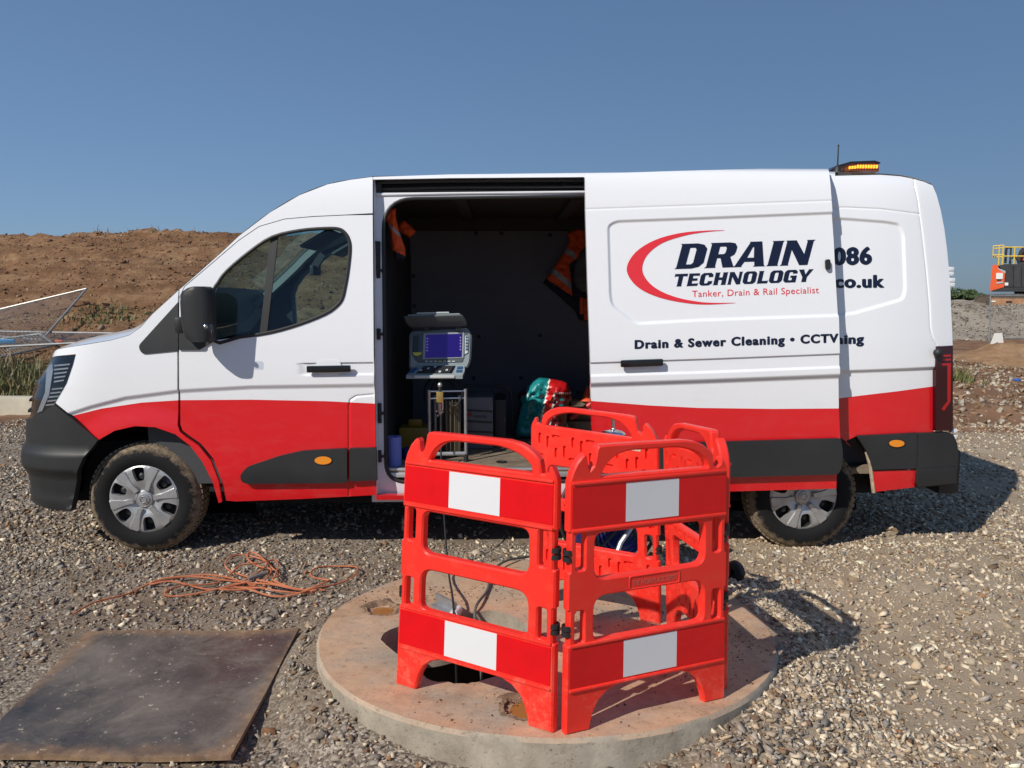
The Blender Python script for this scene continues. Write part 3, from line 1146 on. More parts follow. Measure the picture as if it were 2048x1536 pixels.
far_side = panel('far_body_side', side_out, [M['white'], M['red']], holes=[far_win], insw=True, mirror=True, grid=.08, thick=.03, color=lambda V: (V[:, 1] < 1.0).astype(int))
panel('far_window_glass', far_win, [M['glass']], far_side, insw=True, mirror=True, grid=.08, off=-.015, thick=.003, gap=0)
fb_ = pl2s([(541, 478), (556, 473), (534, 664), (519, 669)])
panel('far_window_bar', fb_ + np.array([.45, 0]), [M['rubber']], far_side, insw=True, mirror=True, grid=None, off=-.008, thick=.012, gap=0)

# ---- cargo space: lining box, floor
FW = van_floor(1000, 936, 0).z
w_floor = float(van_at(1000, 938, .10).z)
u_b0, u_b1 = float(van_at(768, 700, .10).x) - .02, UR - .05
v_far, w_ceil = VW - .20, float(van_at(1000, 396, .25).z) + .02
lin = MB()
def quad(mb, a, b, c, d, mi=0):
    mb.add([a, b, c, d], [(0, 1, 2, 3)], mi)
wl = MB(); wl.box(((u_b0 + u_b1) / 2, v_far + .02, (w_floor + w_ceil) / 2), (u_b1 - u_b0, .04, w_ceil - w_floor))
lining = wl.build('wall_lining', M['lining'], VAN, smooth=False)
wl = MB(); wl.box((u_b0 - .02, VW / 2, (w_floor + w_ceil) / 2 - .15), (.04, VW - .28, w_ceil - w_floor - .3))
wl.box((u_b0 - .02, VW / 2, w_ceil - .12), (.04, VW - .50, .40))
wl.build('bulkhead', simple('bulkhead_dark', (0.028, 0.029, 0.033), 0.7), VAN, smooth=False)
wl = MB(); wl.box((u_b1 - .16, VW / 2, (w_floor + w_ceil) / 2 - .1), (.04, VW - .5, w_ceil - w_floor - .2))
wl.build('rear_door_lining', M['lining'], VAN, smooth=False)
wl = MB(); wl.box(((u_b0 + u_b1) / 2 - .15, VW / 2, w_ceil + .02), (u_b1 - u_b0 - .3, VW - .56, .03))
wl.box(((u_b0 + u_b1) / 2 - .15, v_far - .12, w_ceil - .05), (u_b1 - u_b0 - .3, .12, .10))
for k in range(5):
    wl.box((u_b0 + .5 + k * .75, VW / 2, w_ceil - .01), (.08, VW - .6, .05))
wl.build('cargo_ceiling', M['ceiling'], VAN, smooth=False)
wl = MB(); un = float(van_at(1250, 700, .1).x)
wl.box(((un + u_b1) / 2, .25, (w_floor + w_ceil) / 2 - .03), (u_b1 - un - .2, .02, w_ceil - w_floor))
wl.build('side_lining', M['lining'], VAN, smooth=False)

def floor_mat():
    m, nt, b, o = new_mat('worn_ply_floor')
    pset(b, rough=0.8)
    v = texco(nt)
    f = noise(nt, texco(nt, 'Object', (1, 6, 6)), 3.0, 8, 0.7)
    c = ramp(nt, f, [(0.3, (0.16, 0.12, 0.085)), (0.7, (0.30, 0.235, 0.17))])
    d = ramp(nt, noise(nt, v, 9, 6, 0.7), [(0.45, (1, 1, 1)), (0.72, (0.45, 0.42, 0.40))])
    nt.links.new(mixc(nt, 0.8, c, d, 'MULTIPLY'), b.inputs['Base Color'])
    return m
wl = MB(); wl.box(((u_b0 + u_b1) / 2, (v_far + .11) / 2, w_floor - .02), (u_b1 - u_b0, v_far - .09, .04))
floor_o = wl.build('cargo_floor', floor_mat(), VAN, smooth=False)
p_ = van_at(1003, 925, .3)
q_ = van_floor(1003, 924, w_floor + .002)
MB().lathe([(.036, 0), (.036, .004), (.026, .004), (.024, .001), (.0, .001)], q_, n=20).build('floor_ring', M['rubber'], floor_o)
# aluminium edge of the floor
wl = MB(); wl.box(((u_b0 + un) / 2 + .02, .108, w_floor + .0), (un - u_b0, .03, .016), bev=.004)
wl.box(((u_b0 + un) / 2 + .02, .096, w_floor - .035), (un - u_b0, .02, .03), bev=.004)
wl.build('sill_trim', M['alu'], VAN)
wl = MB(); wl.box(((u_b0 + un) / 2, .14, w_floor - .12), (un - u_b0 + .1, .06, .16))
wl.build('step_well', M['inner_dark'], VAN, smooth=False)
# lining bolts
for (x, y) in ((827, 552), (829, 612), (958, 673), (1080, 671), (947, 756), (1042, 755), (952, 467), (1003, 467), (1155, 785), (1100, 470)):
    q = van_at(x, y, v_far)
    MB().lathe([(.018, 0), (.016, -.006), (.006, -.009), (0, -.009)], q, (0, 1, 0), n=12).build('lining_bolt', M['rubber'], lining)
q = van_at(979, 414, v_far - .12)
mb = MB(); mb.box(q, (.06, .03, .12), bev=.006); mb.box(q + Vector((0, -.02, -.02)), (.03, .03, .05), bev=.004)
mb.build('strap_anchor', M['plastic'], lining)

# ---- wheel wells and underside
mb = MB()
mb.box((2.2, VW / 2, .42), (5.2, VW - .5, .18))
mb.box((-.35, VW / 2, .5), (.5, VW - .5, .4))
mb.build('underbody', M['inner_dark'], VAN, smooth=False)
for hb in (HUB_F, HUB_R):
    mb = MB()
    n = 18
    vs, fs = [], []
    for k in range(n + 1):
        a = math.pi * k / n
        for v in (.06, .46):
            vs.append((hb[0] + .52 * math.cos(a), v, hb[1] + .52 * math.sin(a)))
    for k in range(n):
        fs.append((2 * k, 2 * k + 1, 2 * k + 3, 2 * k + 2))
    mb.add(vs, fs)
    mb.add([(hb[0] + .52 * math.cos(math.pi * k / n), .46, hb[1] + .52 * math.sin(math.pi * k / n)) for k in range(n + 1)] + [(hb[0] + .455, .46, .1), (hb[0] - .455, .46, .1)][::1], [tuple(range(n + 1))])
    mb.box((hb[0], .47, .45), (1.06, .02, .6))
    mb.build('wheel_arch_liner', M['liner'], VAN)

# ---- inner structure so no light leaks through the panel gaps
inner = np.array([p2s(x, y) for x, y in [(170, 722), (300, 690), (350, 630), (375, 590), (450, 520), (520, 470), (580, 445), (742, 436), (742, 985), (460, 990), (432, 930), (390, 885), (340, 850), (270, 838), (200, 860), (150, 800)]])
inner_win = np.array(inset_poly(np.array(WIN), -6))
panel('inner_door_shell', inner, [M['inner_dark']], insw=True, holes=[pl2s(inner_win)], off=-.035, gap=0, thick=.01, grid=.08)
# ---- cab interior
cabm = simple('cab_grey_plastic', (0.05, 0.053, 0.058), 0.6)
seatm = simple('seat_fabric', (0.035, 0.037, 0.042), 0.9, bumpk=0.2, bscale=200)
mb = MB()
d0 = van_at(470, 640, 1.0)
prof = [(-.02, 1.02), (.28, 1.10), (.62, 1.13), (.74, 1.08), (.78, .95), (.62, .70), (.55, .45), (0, .45)]
mb.prism(prof, lambda x, z: Vector((x, .10, z)), lambda x, z: Vector((x, VW - .10, z)))
mb.build('dashboard', cabm, VAN, sharp=40)
mb = MB(); mb.box((1.0, VW / 2, .42), (1.3, VW - .25, .06)); mb.build('cab_floor', M['inner_dark'], VAN, smooth=False)
# steering wheel on the far (right hand) side
sw = Vector((.95, VW - .52, 1.17)); ax = Vector((-.55, 0, -.83)).normalized()
mb = MB()
x = ax.orthogonal().normalized(); y = ax.cross(x)
mb.tube([sw + x * (.19 * math.cos(a)) + y * (.19 * math.sin(a)) for a in np.linspace(0, 2 * math.pi, 28, endpoint=False)], .016, 8, closed=True)
for a in (0, 2.1, 4.2):
    mb.beam(sw, sw + x * (.18 * math.cos(a)) + y * (.18 * math.sin(a)), .04, .015)
mb.cyl(sw + ax * .0, sw + ax * .25, .045, .05, 14)
mb.build('steering_wheel', cabm, VAN)
for vv, wid in ((.52, .86), (VW - .45, .50)):
    mb = MB()
    mb.box((1.12, vv, .82), (.50, wid, .16), bev=.05)
    rot = Matrix.Rotation(R(12), 3, 'Y')
    mb.box((1.30, vv, 1.13), (.14, wid, .54), rot=rot, bev=.05)
    mb.build('cab_seat', seatm, VAN)
# headliner, sun visor and far pillar trims
mb = MB()
for i in range(i_head, npil - 1):
    pass
mb.box((1.22, VW / 2, 2.16), (.50, VW - .45, .03), bev=.01)
mb.build('headliner', simple('headliner_grey', (0.16, 0.17, 0.18), 0.8), VAN)
for vv in (.55, VW - .55):
    mb = MB(); mb.box((1.02, vv, 2.02), (.22, .42, .02), rot=Matrix.Rotation(R(-30), 3, 'Y'), bev=.008)
    mb.build('sun_visor', simple('visor_grey', (0.10, 0.11, 0.115), 0.7), VAN)
mb = MB()
mb.beam(Vector((.30, VW / 2, 1.95)) + Vector((.62, 0, 0)), Vector((.85, VW / 2, 1.85)), .05, .05)
mb.box((.86, VW / 2, 1.83), (.03, .24, .07), bev=.01)
mb.build('rear_view_mirror', cabm, VAN)
# far side pillar trim along the screen and the inner far door
mb = MB()
for i in range(nh + 2, npil - 10):
    a, b = crown_pt(i, .90), crown_pt(i + 1, .90)
    mb.beam(a + Vector((.03, -.02, -.04)), b + Vector((.03, -.02, -.04)), .10, .05)
mb.build('pillar_trim', simple('pillar_trim_grey', (0.30, 0.32, 0.33), 0.7), VAN)
panel('far_door_card', inner, [cabm], insw=True, holes=[pl2s(inner_win)], off=-.07, gap=0, thick=.02, grid=.1, mirror=True)
mb = MB(); mb.box((u_b0 - .06, VW / 2, 1.25), (.02, VW - .40, 1.7)); mb.build('cab_back_wall', cabm, VAN, smooth=False)
# ---- sliding door, standing off the side
DO = .125
DOOR_S = [(1170, 348), (1171, 420), (1175, 560), (1180, 700), (1183, 800), (1186, 900), (1188, 990), (1460, 985), (1676, 979), (1677, 951), (1686, 935), (1686, 900), (1684, 880), (1681, 815),
          (1680, 720), (1678, 640), (1673, 560), (1669, 480), (1664, 410), (1661, 370), (1657, 333), (1500, 338), (1350, 342)]
DREC = round_poly([(1214, 450), (1232, 440), (1400, 434), (1664, 423), (1690, 422), (1690, 633), (1400, 643), (1276, 650), (1262, 644), (1222, 612), (1218, 590)], [14, 10, 6, 6, 0, 0, 6, 14, 14, 14, 10])
STRIPE_D = [(1160, 801), (1183, 803), (1300, 812), (1400, 817), (1550, 819), (1700, 818)]
SDW = pl2s(STRIPE_D, DO)
d1, e1 = recess(DREC, DO, .012, .02)
d2, e2 = groove([(1165, 419), (1420, 410), (1700, 400)], DO, .003, .006)
d3, e3 = channel([(1150, 727), (1420, 718), (1700, 707)], [(1150, 750), (1420, 742), (1700, 731)], DO, .011)
d4 = line_step([(1150, 772), (1420, 763), (1700, 752)], DO, .024, .040)
slide = panel('sliding_door', DOOR_S, [M['white'], M['red']], off=DO, gap=0, color=lambda V: red_below(V, SDW), splits=[[(1183.5, 803)] + STRIPE_D[2:-1] + [(1680.5, 818)]],
              disp=addf(d1, d2, d3, d4), rows=e1 + e2 + e3 + d4.rows, grid=.025, thick=.045)
tag(slide, 'white sliding door with red lower band and company lettering')
skin_plate('side_cladding', round_poly([(1185, 892), (1300, 888), (1682, 877), (1686, 905), (1684, 935), (1676, 949), (1186, 962)], [2, 0, 4, 4, 6, 4, 2]), M['plastic'], slide, off=DO + .018, thick=.03)
# inner face of the door
panel('inner_door_panel', [(1178, 360), (1190, 980), (1668, 972), (1670, 800), (1652, 345)], [simple('door_inner_grey', (0.12, 0.12, 0.13), 0.7)], slide, off=DO - .045, gap=0, thick=.02, grid=.1)
# grip
def grip(cx, cy):
    skin_plate('handle_cup', round_poly([(cx - 26, cy - 3), (cx - 18, cy - 19), (cx + 16, cy - 20), (cx + 24, cy - 5), (cx + 17, cy + 12), (cx - 20, cy + 14)], 10), M['white'], slide, off=DO - .004, thick=.01)
    a, b = p2s(1240, 727, DO), p2s(1325, 724, DO)
    mb = MB(); mb.beam(Vector(skin(*a, DO + .020)), Vector(skin(*b, DO + .020)), .022, .044, bev=.010)
    mb.build('door_handle', M['gloss_black'], slide)
grip(1283, 726)
c = p2s(1656, 529, DO)
skin_plate('lock_cover', round_poly([(1651, 519), (1661, 518), (1662, 539), (1652, 540)], 5), M['rubber'], slide, off=DO + .010, thick=.012, grid=None)
# lower arm that carries the door
mb = MB(); mb.beam(van_at(1215, 1000, -.05), van_at(1215, 1000, .15), .05, .03); mb.build('slide_arm', M['inner_dark'], slide)

# ---- lettering
def text_mesh(s, bold=0.0, shear=0.0, space=1.0, size=1.0, res=4):
    cu = bpy.data.curves.new('txt', 'FONT')
    cu.body = s
    cu.size = size
    cu.offset = bold
    cu.shear = shear
    cu.space_character = space
    cu.resolution_u = res
    o = bpy.data.objects.new('txt', cu)
    COL.objects.link(o)
    bpy.context.view_layer.update()
    me = bpy.data.meshes.new_from_object(o.evaluated_get(bpy.context.evaluated_depsgraph_get()))
    bpy.data.objects.remove(o)
    bpy.data.curves.remove(cu)
    V = np.array([v.co[:2] for v in me.vertices])
    Fc = [list(p.vertices) for p in me.polygons]
    bpy.data.meshes.remove(me)
    return V, Fc
def decal(name, V, Fc, to_px, off, mat, parent, lift=.0022, clip=None, disp=None):
    """V in lettering units -> photo pixels -> the panel's surface"""
    S = np.array([p2s(*to_px(x, y), off) for x, y in V])
    d = disp(S) if disp is not None else 0
    P = skin(S[:, 0], S[:, 1], off + lift - d)
    me = bpy.data.meshes.new(name)
    me.from_pydata([tuple(p) for p in P], [], Fc)
    return link_mesh(name, me, mat, parent, True)
def fit(V, x0, y0, x1, y1, hpx, wscale=None):
    """map lettering so that its baseline runs from (x0,y0) to (x1,y1) and cap height is hpx"""
    xa, xb = V[:, 0].min(), V[:, 0].max()
    cap = 0.70
    def f(x, y):
        t = (x - xa) / (xb - xa)
        return x0 + (x1 - x0) * t, y0 + (y1 - y0) * t - y / cap * hpx
    return f
door_disp = addf(d1, d2, d3, d4)
def subdiv(V, Fc):
    return V, Fc

# heavy italic display letters, drawn as outlines on a 0..1 box (x may exceed), holes as separate loops
def glyphs():
    G = {}
    b = .34
    G['D'] = (1.0, [[(0, 0), (.62, 0), (.86, .06), (1.0, .22), (1.0, .78), (.86, .94), (.62, 1), (0, 1), (.06, .95), (.06, .05)]], [[(.38, .17), (.56, .17), (.62, .24), (.62, .76), (.56, .83), (.38, .83)]])
    G['R'] = (1.0, [[(0, 0), (.42, 0), (.38, .06), (.38, .38), (.50, .38), (.66, .0), (1.06, 0), (.84, .42), (.96, .50), (1.0, .62), (1.0, .82), (.90, .96), (.70, 1), (0, 1), (.06, .94), (.06, .06)]], [[(.38, .54), (.58, .54), (.63, .60), (.63, .78), (.58, .84), (.38, .84)]])
    G['A'] = (1.08, [[(-.06, 0), (.28, 0), (.26, .05), (.33, .20), (.68, .20), (.72, .05), (.68, 0), (1.12, 0), (1.06, .05), (.78, 1), (.34, 1), (.36, .95), (.02, .05)]], [[(.39, .36), (.63, .36), (.54, .78), (.50, .78)]])
    G['I'] = (.42, [[(0, 0), (.44, 0), (.40, .05), (.40, .95), (.44, 1), (0, 1), (.05, .95), (.05, .05)]], [])
    G['N'] = (1.06, [[(0, 0), (.32, 0), (.29, .05), (.29, .62), (.70, 0), (1.0, 0), (1.0, .95), (1.06, 1), (.74, 1), (.78, .95), (.78, .44), (.38, 1), (0, 1), (.05, .95), (.05, .05)]], [])
    G['T'] = (.94, [[(.28, 0), (.68, 0), (.65, .05), (.65, .80), (.90, .80), (.96, .74), (.98, 1), (-.02, 1), (0, .74), (.06, .80), (.31, .80), (.31, .05)]], [])
    G['E'] = (.86, [[(0, 0), (.84, 0), (.88, .24), (.82, .19), (.38, .19), (.38, .41), (.76, .41), (.76, .60), (.38, .60), (.38, .81), (.80, .81), (.86, .76), (.86, 1), (0, 1), (.05, .95), (.05, .05)]], [])
    G['C'] = (.96, [[(.22, 0), (.74, 0), (.96, .14), (.98, .34), (.64, .34), (.62, .20), (.56, .17), (.42, .17), (.36, .23), (.36, .77), (.42, .83), (.56, .83), (.62, .78), (.62, .66), (.96, .66), (.96, .86), (.78, 1), (.20, 1), (.03, .86), (0, .78), (0, .20), (.05, .10)]], [])
    G['H'] = (1.0, [[(0, 0), (.42, 0), (.38, .05), (.38, .40), (.64, .40), (.64, .05), (.60, 0), (1.02, 0), (.98, .05), (.98, .95), (1.02, 1), (.60, 1), (.64, .95), (.64, .60), (.38, .60), (.38, .95), (.42, 1), (0, 1), (.05, .95), (.05, .05)]], [])
    G['O'] = (1.0, [[(.20, 0), (.80, 0), (.96, .12), (1.0, .22), (1.0, .78), (.96, .88), (.80, 1), (.20, 1), (.04, .88), (0, .78), (0, .22), (.04, .12)]], [[(.42, .17), (.58, .17), (.64, .23), (.64, .77), (.58, .83), (.42, .83), (.36, .77), (.36, .23)]])
    G['L'] = (.82, [[(0, 0), (.82, 0), (.86, .26), (.80, .20), (.38, .20), (.38, .95), (.42, 1), (0, 1), (.05, .95), (.05, .05)]], [])
    G['G'] = (1.0, [[(.20, 0), (.98, 0), (.98, .54), (.50, .54), (.50, .38), (.64, .38), (.64, .18), (.44, .17), (.37, .23), (.37, .77), (.44, .83), (.58, .83), (.64, .78), (.64, .70), (.98, .70), (.98, .86), (.82, 1), (.20, 1), (.04, .88), (0, .78), (0, .22), (.04, .12)]], [])
    G['Y'] = (1.0, [[(.30, 0), (.72, 0), (.68, .05), (.68, .38), (1.02, .94), (1.08, 1), (.70, 1), (.70, .95), (.53, .60), (.36, .95), (.38, 1), (-.06, 1), (-.02, .94), (.33, .38), (.33, .05)]], [])
    return G
GL = glyphs()
def word(s, asp, gapx, shear):
    x = 0
    Vs, Fs, n = [], [], 0
    for ch in s:
        wdt, outs, holes = GL[ch]
        V, T, B = cdt_fill(resample(outs[0], .12), [resample(h, .12) for h in holes], (), .12)
        X = np.stack([(V[:, 0] * asp + x) + V[:, 1] * shear, V[:, 1]], 1)
        Vs.append(X); Fs += [[int(i) + n for i in t] for t in T]; n += len(V)
        x += wdt * asp + gapx
    return np.concatenate(Vs), Fs
def wfit(V, x0, y0, x1, y1, h0, h1):
    xa, xb = V[:, 0].min(), V[:, 0].max()
    def f(x, y):
        t = (x - xa) / (xb - xa)
        return x0 + (x1 - x0) * t, y0 + (y1 - y0) * t - y * (h0 + (h1 - h0) * t)
    return f
V, Fc = word('DRAIN', .92, .06, .22)
decal('lettering', V, Fc, wfit(V, 1349, 538, 1633, 529, 50, 50), DO, M['navy'], slide, disp=door_disp)
V, Fc = word('TECHNOLOGY', 1.02, .10, .22)
decal('lettering', V, Fc, wfit(V, 1350, 573, 1629, 563, 25, 25), DO, M['navy'], slide, disp=door_disp)
V, Fc = text_mesh('Tanker, Drain & Rail Specialist', 0.0, 0, 1.06)
decal('lettering', V, Fc, fit(V, 1385, 594, 1639, 586, 13), DO, M['red_vinyl'], slide, disp=door_disp)
def bold_text(s, k, space):
    V, Fc = text_mesh(s, .020, 0, space)
    n = len(V)
    Vs, Fs = [], []
    for i, (dx, dy) in enumerate(((0, 0), (k, 0), (-k, 0), (0, k * .45), (0, -k * .45))):
        Vs.append(V + np.array([dx, dy])); Fs += [[q + i * n for q in f] for f in Fc]
    return np.concatenate(Vs), Fs, np.repeat(np.arange(5), n) * .00025
V, Fc, lf = bold_text('Drain & Sewer Cleaning • CCTV', .042, 1.18)
decal('lettering', V, Fc, fit(V, 1269, 697, 1677, 684, 16.5), DO, M['navy'], slide, disp=door_disp, lift=.0016 + lf)
# swoosh
n = 40
outer, innr = [], []
for k in range(n + 1):
    t = k / n
    a = math.pi * (.5 + t)
    outer.append((1452 + 196 * math.cos(a) + 8 * t, 535 - 74 * math.sin(a) ))
    innr.append((1452 + 164 * math.cos(a) + 12 * t, 533 - 72.5 * math.sin(a) * (1 if True else 1)))
outer = catmull([(1450, 460), (1410, 461), (1360, 466), (1310, 480), (1272, 504), (1254, 535), (1264, 562), (1290, 583), (1330, 598), (1380, 607), (1420, 609), (1472, 606)], 4)
innr = catmull([(1450, 460.5), (1410, 464), (1370, 471), (1325, 486), (1295, 510), (1285, 538), (1296, 562), (1320, 581), (1355, 595), (1395, 603), (1425, 605.5), (1472, 605.5)], 4)
m = len(outer)
V = np.array(list(outer) + list(innr))
Fc = [[i, i + 1, m + i + 1, m + i] for i in range(m - 1)]
decal('logo_swoosh', V, Fc, lambda x, y: (x, y), DO, M['red_vinyl'], slide, disp=door_disp)
qd = addf(f1, f2, f3, shelf_r)
V, Fc, lf = bold_text('086', .04, 1.10)
decal('lettering', V, Fc, fit(V, 1667, 529, 1746, 527, 33), 0, M['navy'], quarter, disp=qd, lift=.0016 + lf)
V, Fc, lf = bold_text('.co.uk', .04, 1.10)
decal('lettering', V, Fc, fit(V, 1660, 575, 1771, 574, 24), 0, M['navy'], quarter, disp=qd, lift=.0016 + lf)
V, Fc, lf = bold_text('Cleaning', .042, 1.14)
decal('lettering', V, Fc, fit(V, 1608, 690, 1728, 686, 17.5), 0, M['navy'], quarter, disp=qd, lift=.0016 + lf)

# ---- wheels
def wheel(hub, v_face, yaw=0.0, sink=0.0):
    h = Vector((hub[0], v_face, hub[1]))
    core = MB()
    core.lathe([(.0, .06), (.20, .06), (.215, .02), (.215, .20), (0, .20)], (0, 0, 0), (0, 1, 0), 32)
    w = core.build('wheel', M['inner_dark'], None, base=(0, 0, 0))
    w.parent = VAN
    w.location = h
    w.rotation_euler = (0, 0, yaw)
    BASE[w] = Vector((0, 0, 0))
    ty = MB()
    Rt = .352
    prof = [(.208, .03), (.214, .012), (.232, .0), (.262, -.008), (.292, -.006), (.315, .004), (.332, .018), (.344, .034), (.350, .052), (.352, .09), (.352, .15), (.350, .185), (.338, .215), (.30, .235), (.21, .22)]
    ty.lathe(prof, (0, 0, 0), (0, 1, 0), 72)
    # tread blocks
    for k in range(60):
        a = 2 * math.pi * k / 60
        for vv in (.056, .10, .145):
            p = Vector((math.cos(a) * .353, vv, math.sin(a) * .353))
            rot = Matrix.Rotation(-a, 3, 'Y')
            ty.box(p, (.010, .030, .026), rot=rot)
    t = ty.build('tyre', M['tyre'], w, sharp=30)
    # trim: six wide spokes around six openings
    hc = MB()
    Ro = .222
    circ = [(Ro * math.cos(2 * math.pi * k / 72), Ro * math.sin(2 * math.pi * k / 72)) for k in range(72)]
    holes = []
    for k in range(6):
        a = R(60 * k + 98)
        def pt(r, da):
            return (r * math.cos(a + da), r * math.sin(a + da))
        holes.append(round_poly([pt(.118, -.17), pt(.118, .17), pt(.145, .23), pt(.208, .19), pt(.211, 0), pt(.208, -.19), pt(.145, -.23)], .012, 3))
    V, T, B = cdt_fill(circ, holes, (), .018)
    def dome(x, y):
        r = math.hypot(x, y)
        ang = (math.atan2(y, x) - R(98) + math.pi / 6) % (math.pi / 3) - math.pi / 6
        d = .018 - .030 * (1 - (r / Ro) ** 2) * 0 + .022 * (1 - sstep(.03, .11, r)) * 0
        d = .004 + .016 * float(sstep(.12, .05, r)) + .010 * float(sstep(.20, .222, r))
        return d
    for th_, sg in ((0, 1),):
        hc.add([Vector((x, -.002 + dome(x, y), y)) for x, y in V], [tuple(q[::-1]) for q in T])
    nb = {}
    vs = []
    fs = []
    for i, j in B:
        b = len(vs)
        for q in (i, j):
            x, y = V[q]
            vs.append(Vector((x, -.002 + dome(x, y), y)))
        for q in (j, i):
            x, y = V[q]
            vs.append(Vector((x, .03 + dome(x, y), y)))
        fs.append((b, b + 1, b + 2, b + 3))
    hc.add(vs, fs)
    tr = hc.build('wheel_trim', M['silver'], w, sharp=25)
    # raised spoke faces
    sp = MB()
    for k in range(6):
        a = R(60 * k + 98 + 30)
        def q3(r, da, d):
            return Vector((r * math.cos(a + da), d, r * math.sin(a + da)))
        ring = [(.060, -.26), (.060, .30), (.12, .20), (.205, .235), (.2175, .16), (.2175, -.10), (.205, -.14), (.12, -.12)]
        top = [(.066, -.20), (.066, .22), (.12, .15), (.203, .195), (.213, .14), (.213, -.07), (.203, -.10), (.12, -.08)]
        v0 = [q3(r, d, .004) for r, d in ring]; v1 = [q3(r, d, -.008 + .006 * (r > .15)) for r, d in top]
        sp.add(v0 + v1, [tuple(range(8, 16))] + [(i, (i + 1) % 8, 8 + (i + 1) % 8, 8 + i) for i in range(8)])
    sp.build('trim_spokes', M['silver'], tr, sharp=15)
    cb = MB()
    cb.lathe([(.058, .014), (.052, .004), (.046, .002), (.046, .005), (.036, .002), (.034, -.004), (0, -.006)], (0, 0, 0), (0, 1, 0), 32)
    cap = cb.build('centre_cap', M['silver'], tr)
    em = MB()
    em.tube([Vector((.020 * math.cos(a), -.008, .020 * math.sin(a))) for a in np.linspace(0, 2 * math.pi, 24, endpoint=False)], .0026, 6, closed=True)
    em.box((0, -.008, 0), (.052, .004, .009), rot=Matrix.Rotation(R(35), 3, 'Y'))
    em.build('wheel_emblem', M['steel'], tr)
    # wheel bolts seen in the openings
    for k in range(6):
        a = R(60 * k + 98)
        MB().sphere((.145 * math.cos(a), .05, .145 * math.sin(a)), .026, 10).build('wheel_nut_cover', M['plastic'], w)
    return w
pf = van_at(288, 998.5, .06); pr = van_at(1607, 993, .06)
wheel((pf.x, pf.z), .055, R(1.5))
wheel((pr.x, pr.z), .055)

# ---- light bar and aerial on the roof
LBV = .62
def lbp(x, y, dv=0.0):
    return van_at(x, y, LBV) + Vector((0, dv, 0))
bar = MB()
bar.prism([(1664, 342), (1672, 335), (1700, 327), (1748, 325), (1757, 328), (1758, 343)], lambda x, y: lbp(x, y), lambda x, y: lbp(x, y, .55))
lens_m = simple('beacon_smoked', (0.16, 0.050, 0.015), 0.12)
beacon = bar.build('beacon_bar', lens_m, VAN, smooth=False)
mb = MB(); mb.prism([(1660, 341), (1671, 332), (1700, 323.5), (1748, 321.5), (1759, 325), (1759, 328), (1748, 325), (1700, 327), (1672, 335), (1664, 341)], lambda x, y: lbp(x, y, -.012), lambda x, y: lbp(x, y, .562))
mb.build('beacon_cover', M['gloss_black'], beacon, smooth=False)
em, nt, b, o_ = new_mat('beacon_amber_lit')
pset(b, color=(0.9, 0.35, 0.03), emit=(1.0, 0.36, 0.03), emits=1.6, rough=0.3)
for k in range(11):
    x = 1697 + k * 5.4
    y = 333.5 if k > 2 else 335 - k * .4
    a, c = lbp(x, y + 3.4, -.006), lbp(x + 3.6, y - (3.6 if k > 2 else 2.4), -.006)
    mb = MB(); mb.box((a + c) / 2, (abs(c.x - a.x), .012, abs(c.z - a.z)), bev=.003)
    mb.build('beacon_lamp', em, beacon)
p0 = van_at(1675, 336, .55); p1 = van_at(1677, 291, .55)
mb = MB(); mb.cyl(p0 - Vector((0, 0, .04)), p1, .006, .004, 8); mb.sphere(p1, .007, 8); mb.lathe([(.03, 0), (.022, .03), (.008, .05)], p0 - Vector((0, 0, .03)), n=12)
mb.build('aerial', M['rubber'], VAN)
# ------------------------------------------------------------------ ground, bank, mound
SLAB_C, SLAB_R = Vector((0.149, 3.394)), 1.0235
def slab_z(x, y):
    return .145 + .003 * (x - SLAB_C.x) - .054 * (y - SLAB_C.y)
def _hash(ix, iy):
    n = np.sin(ix * 127.1 + iy * 311.7) * 43758.5453
    return n - np.floor(n)
def vnoise(x, y, f, seed=0.0):
    x = np.asarray(x) * f + seed; y = np.asarray(y) * f + seed * 1.7
    ix, iy = np.floor(x), np.floor(y)
    fx, fy = x - ix, y - iy
    fx, fy = fx * fx * (3 - 2 * fx), fy * fy * (3 - 2 * fy)
    a, b, c, d = _hash(ix, iy), _hash(ix + 1, iy), _hash(ix, iy + 1), _hash(ix + 1, iy + 1)
    return (a * (1 - fx) + b * fx) * (1 - fy) + (c * (1 - fx) + d * fx) * fy - .5
def fbm(x, y, f, oct=4, seed=0.0):
    r, a = 0, 1
    for k in range(oct):
        r = r + a * vnoise(x, y, f, seed + k * 7.3)
        f *= 2.03; a *= .5
    return r
def gz(x, y):
    x, y = np.asarray(x, float), np.asarray(y, float)
    z = .035 * fbm(x, y, .7, 3, 3.1) + .012 * fbm(x, y, 3.5, 2, 9.2)
    z = z * sstep(70, 30, y)
    # gravel heaped against the slab and a rise in front of the rear wheel
    d = np.hypot(x - SLAB_C.x, y - SLAB_C.y)
    z = z + (.085 + .02 * sstep(-.25, -.70, x) + .05 * sstep(.35, .85, x) - .03 * sstep(3.9, 4.3, y)) * np.exp(-(np.maximum(d - SLAB_R - .04, 0) / (.10 + .18 * sstep(-.8, -.2, x))) ** 2) * np.maximum(sstep(-1.04, -.94, x), sstep(3.6, 3.75, y))
    z = z + .04 * np.exp(-(((x - 1.9) / .9) ** 2 + ((y - 4.2) / .35) ** 2))
    # rough earth beyond the gravel pad
    e = sstep(8.8, 10.2, y + .6 * vnoise(x, y, .5, 2.2))
    z = z + e * (.16 * fbm(x, y, .9, 4, 5.5) + .05)
    return z
def axis(segs):
    out = []
    for a, b, s in segs:
        out += list(np.arange(a, b - 1e-6, s))
    out.append(segs[-1][1])
    return np.array(out)
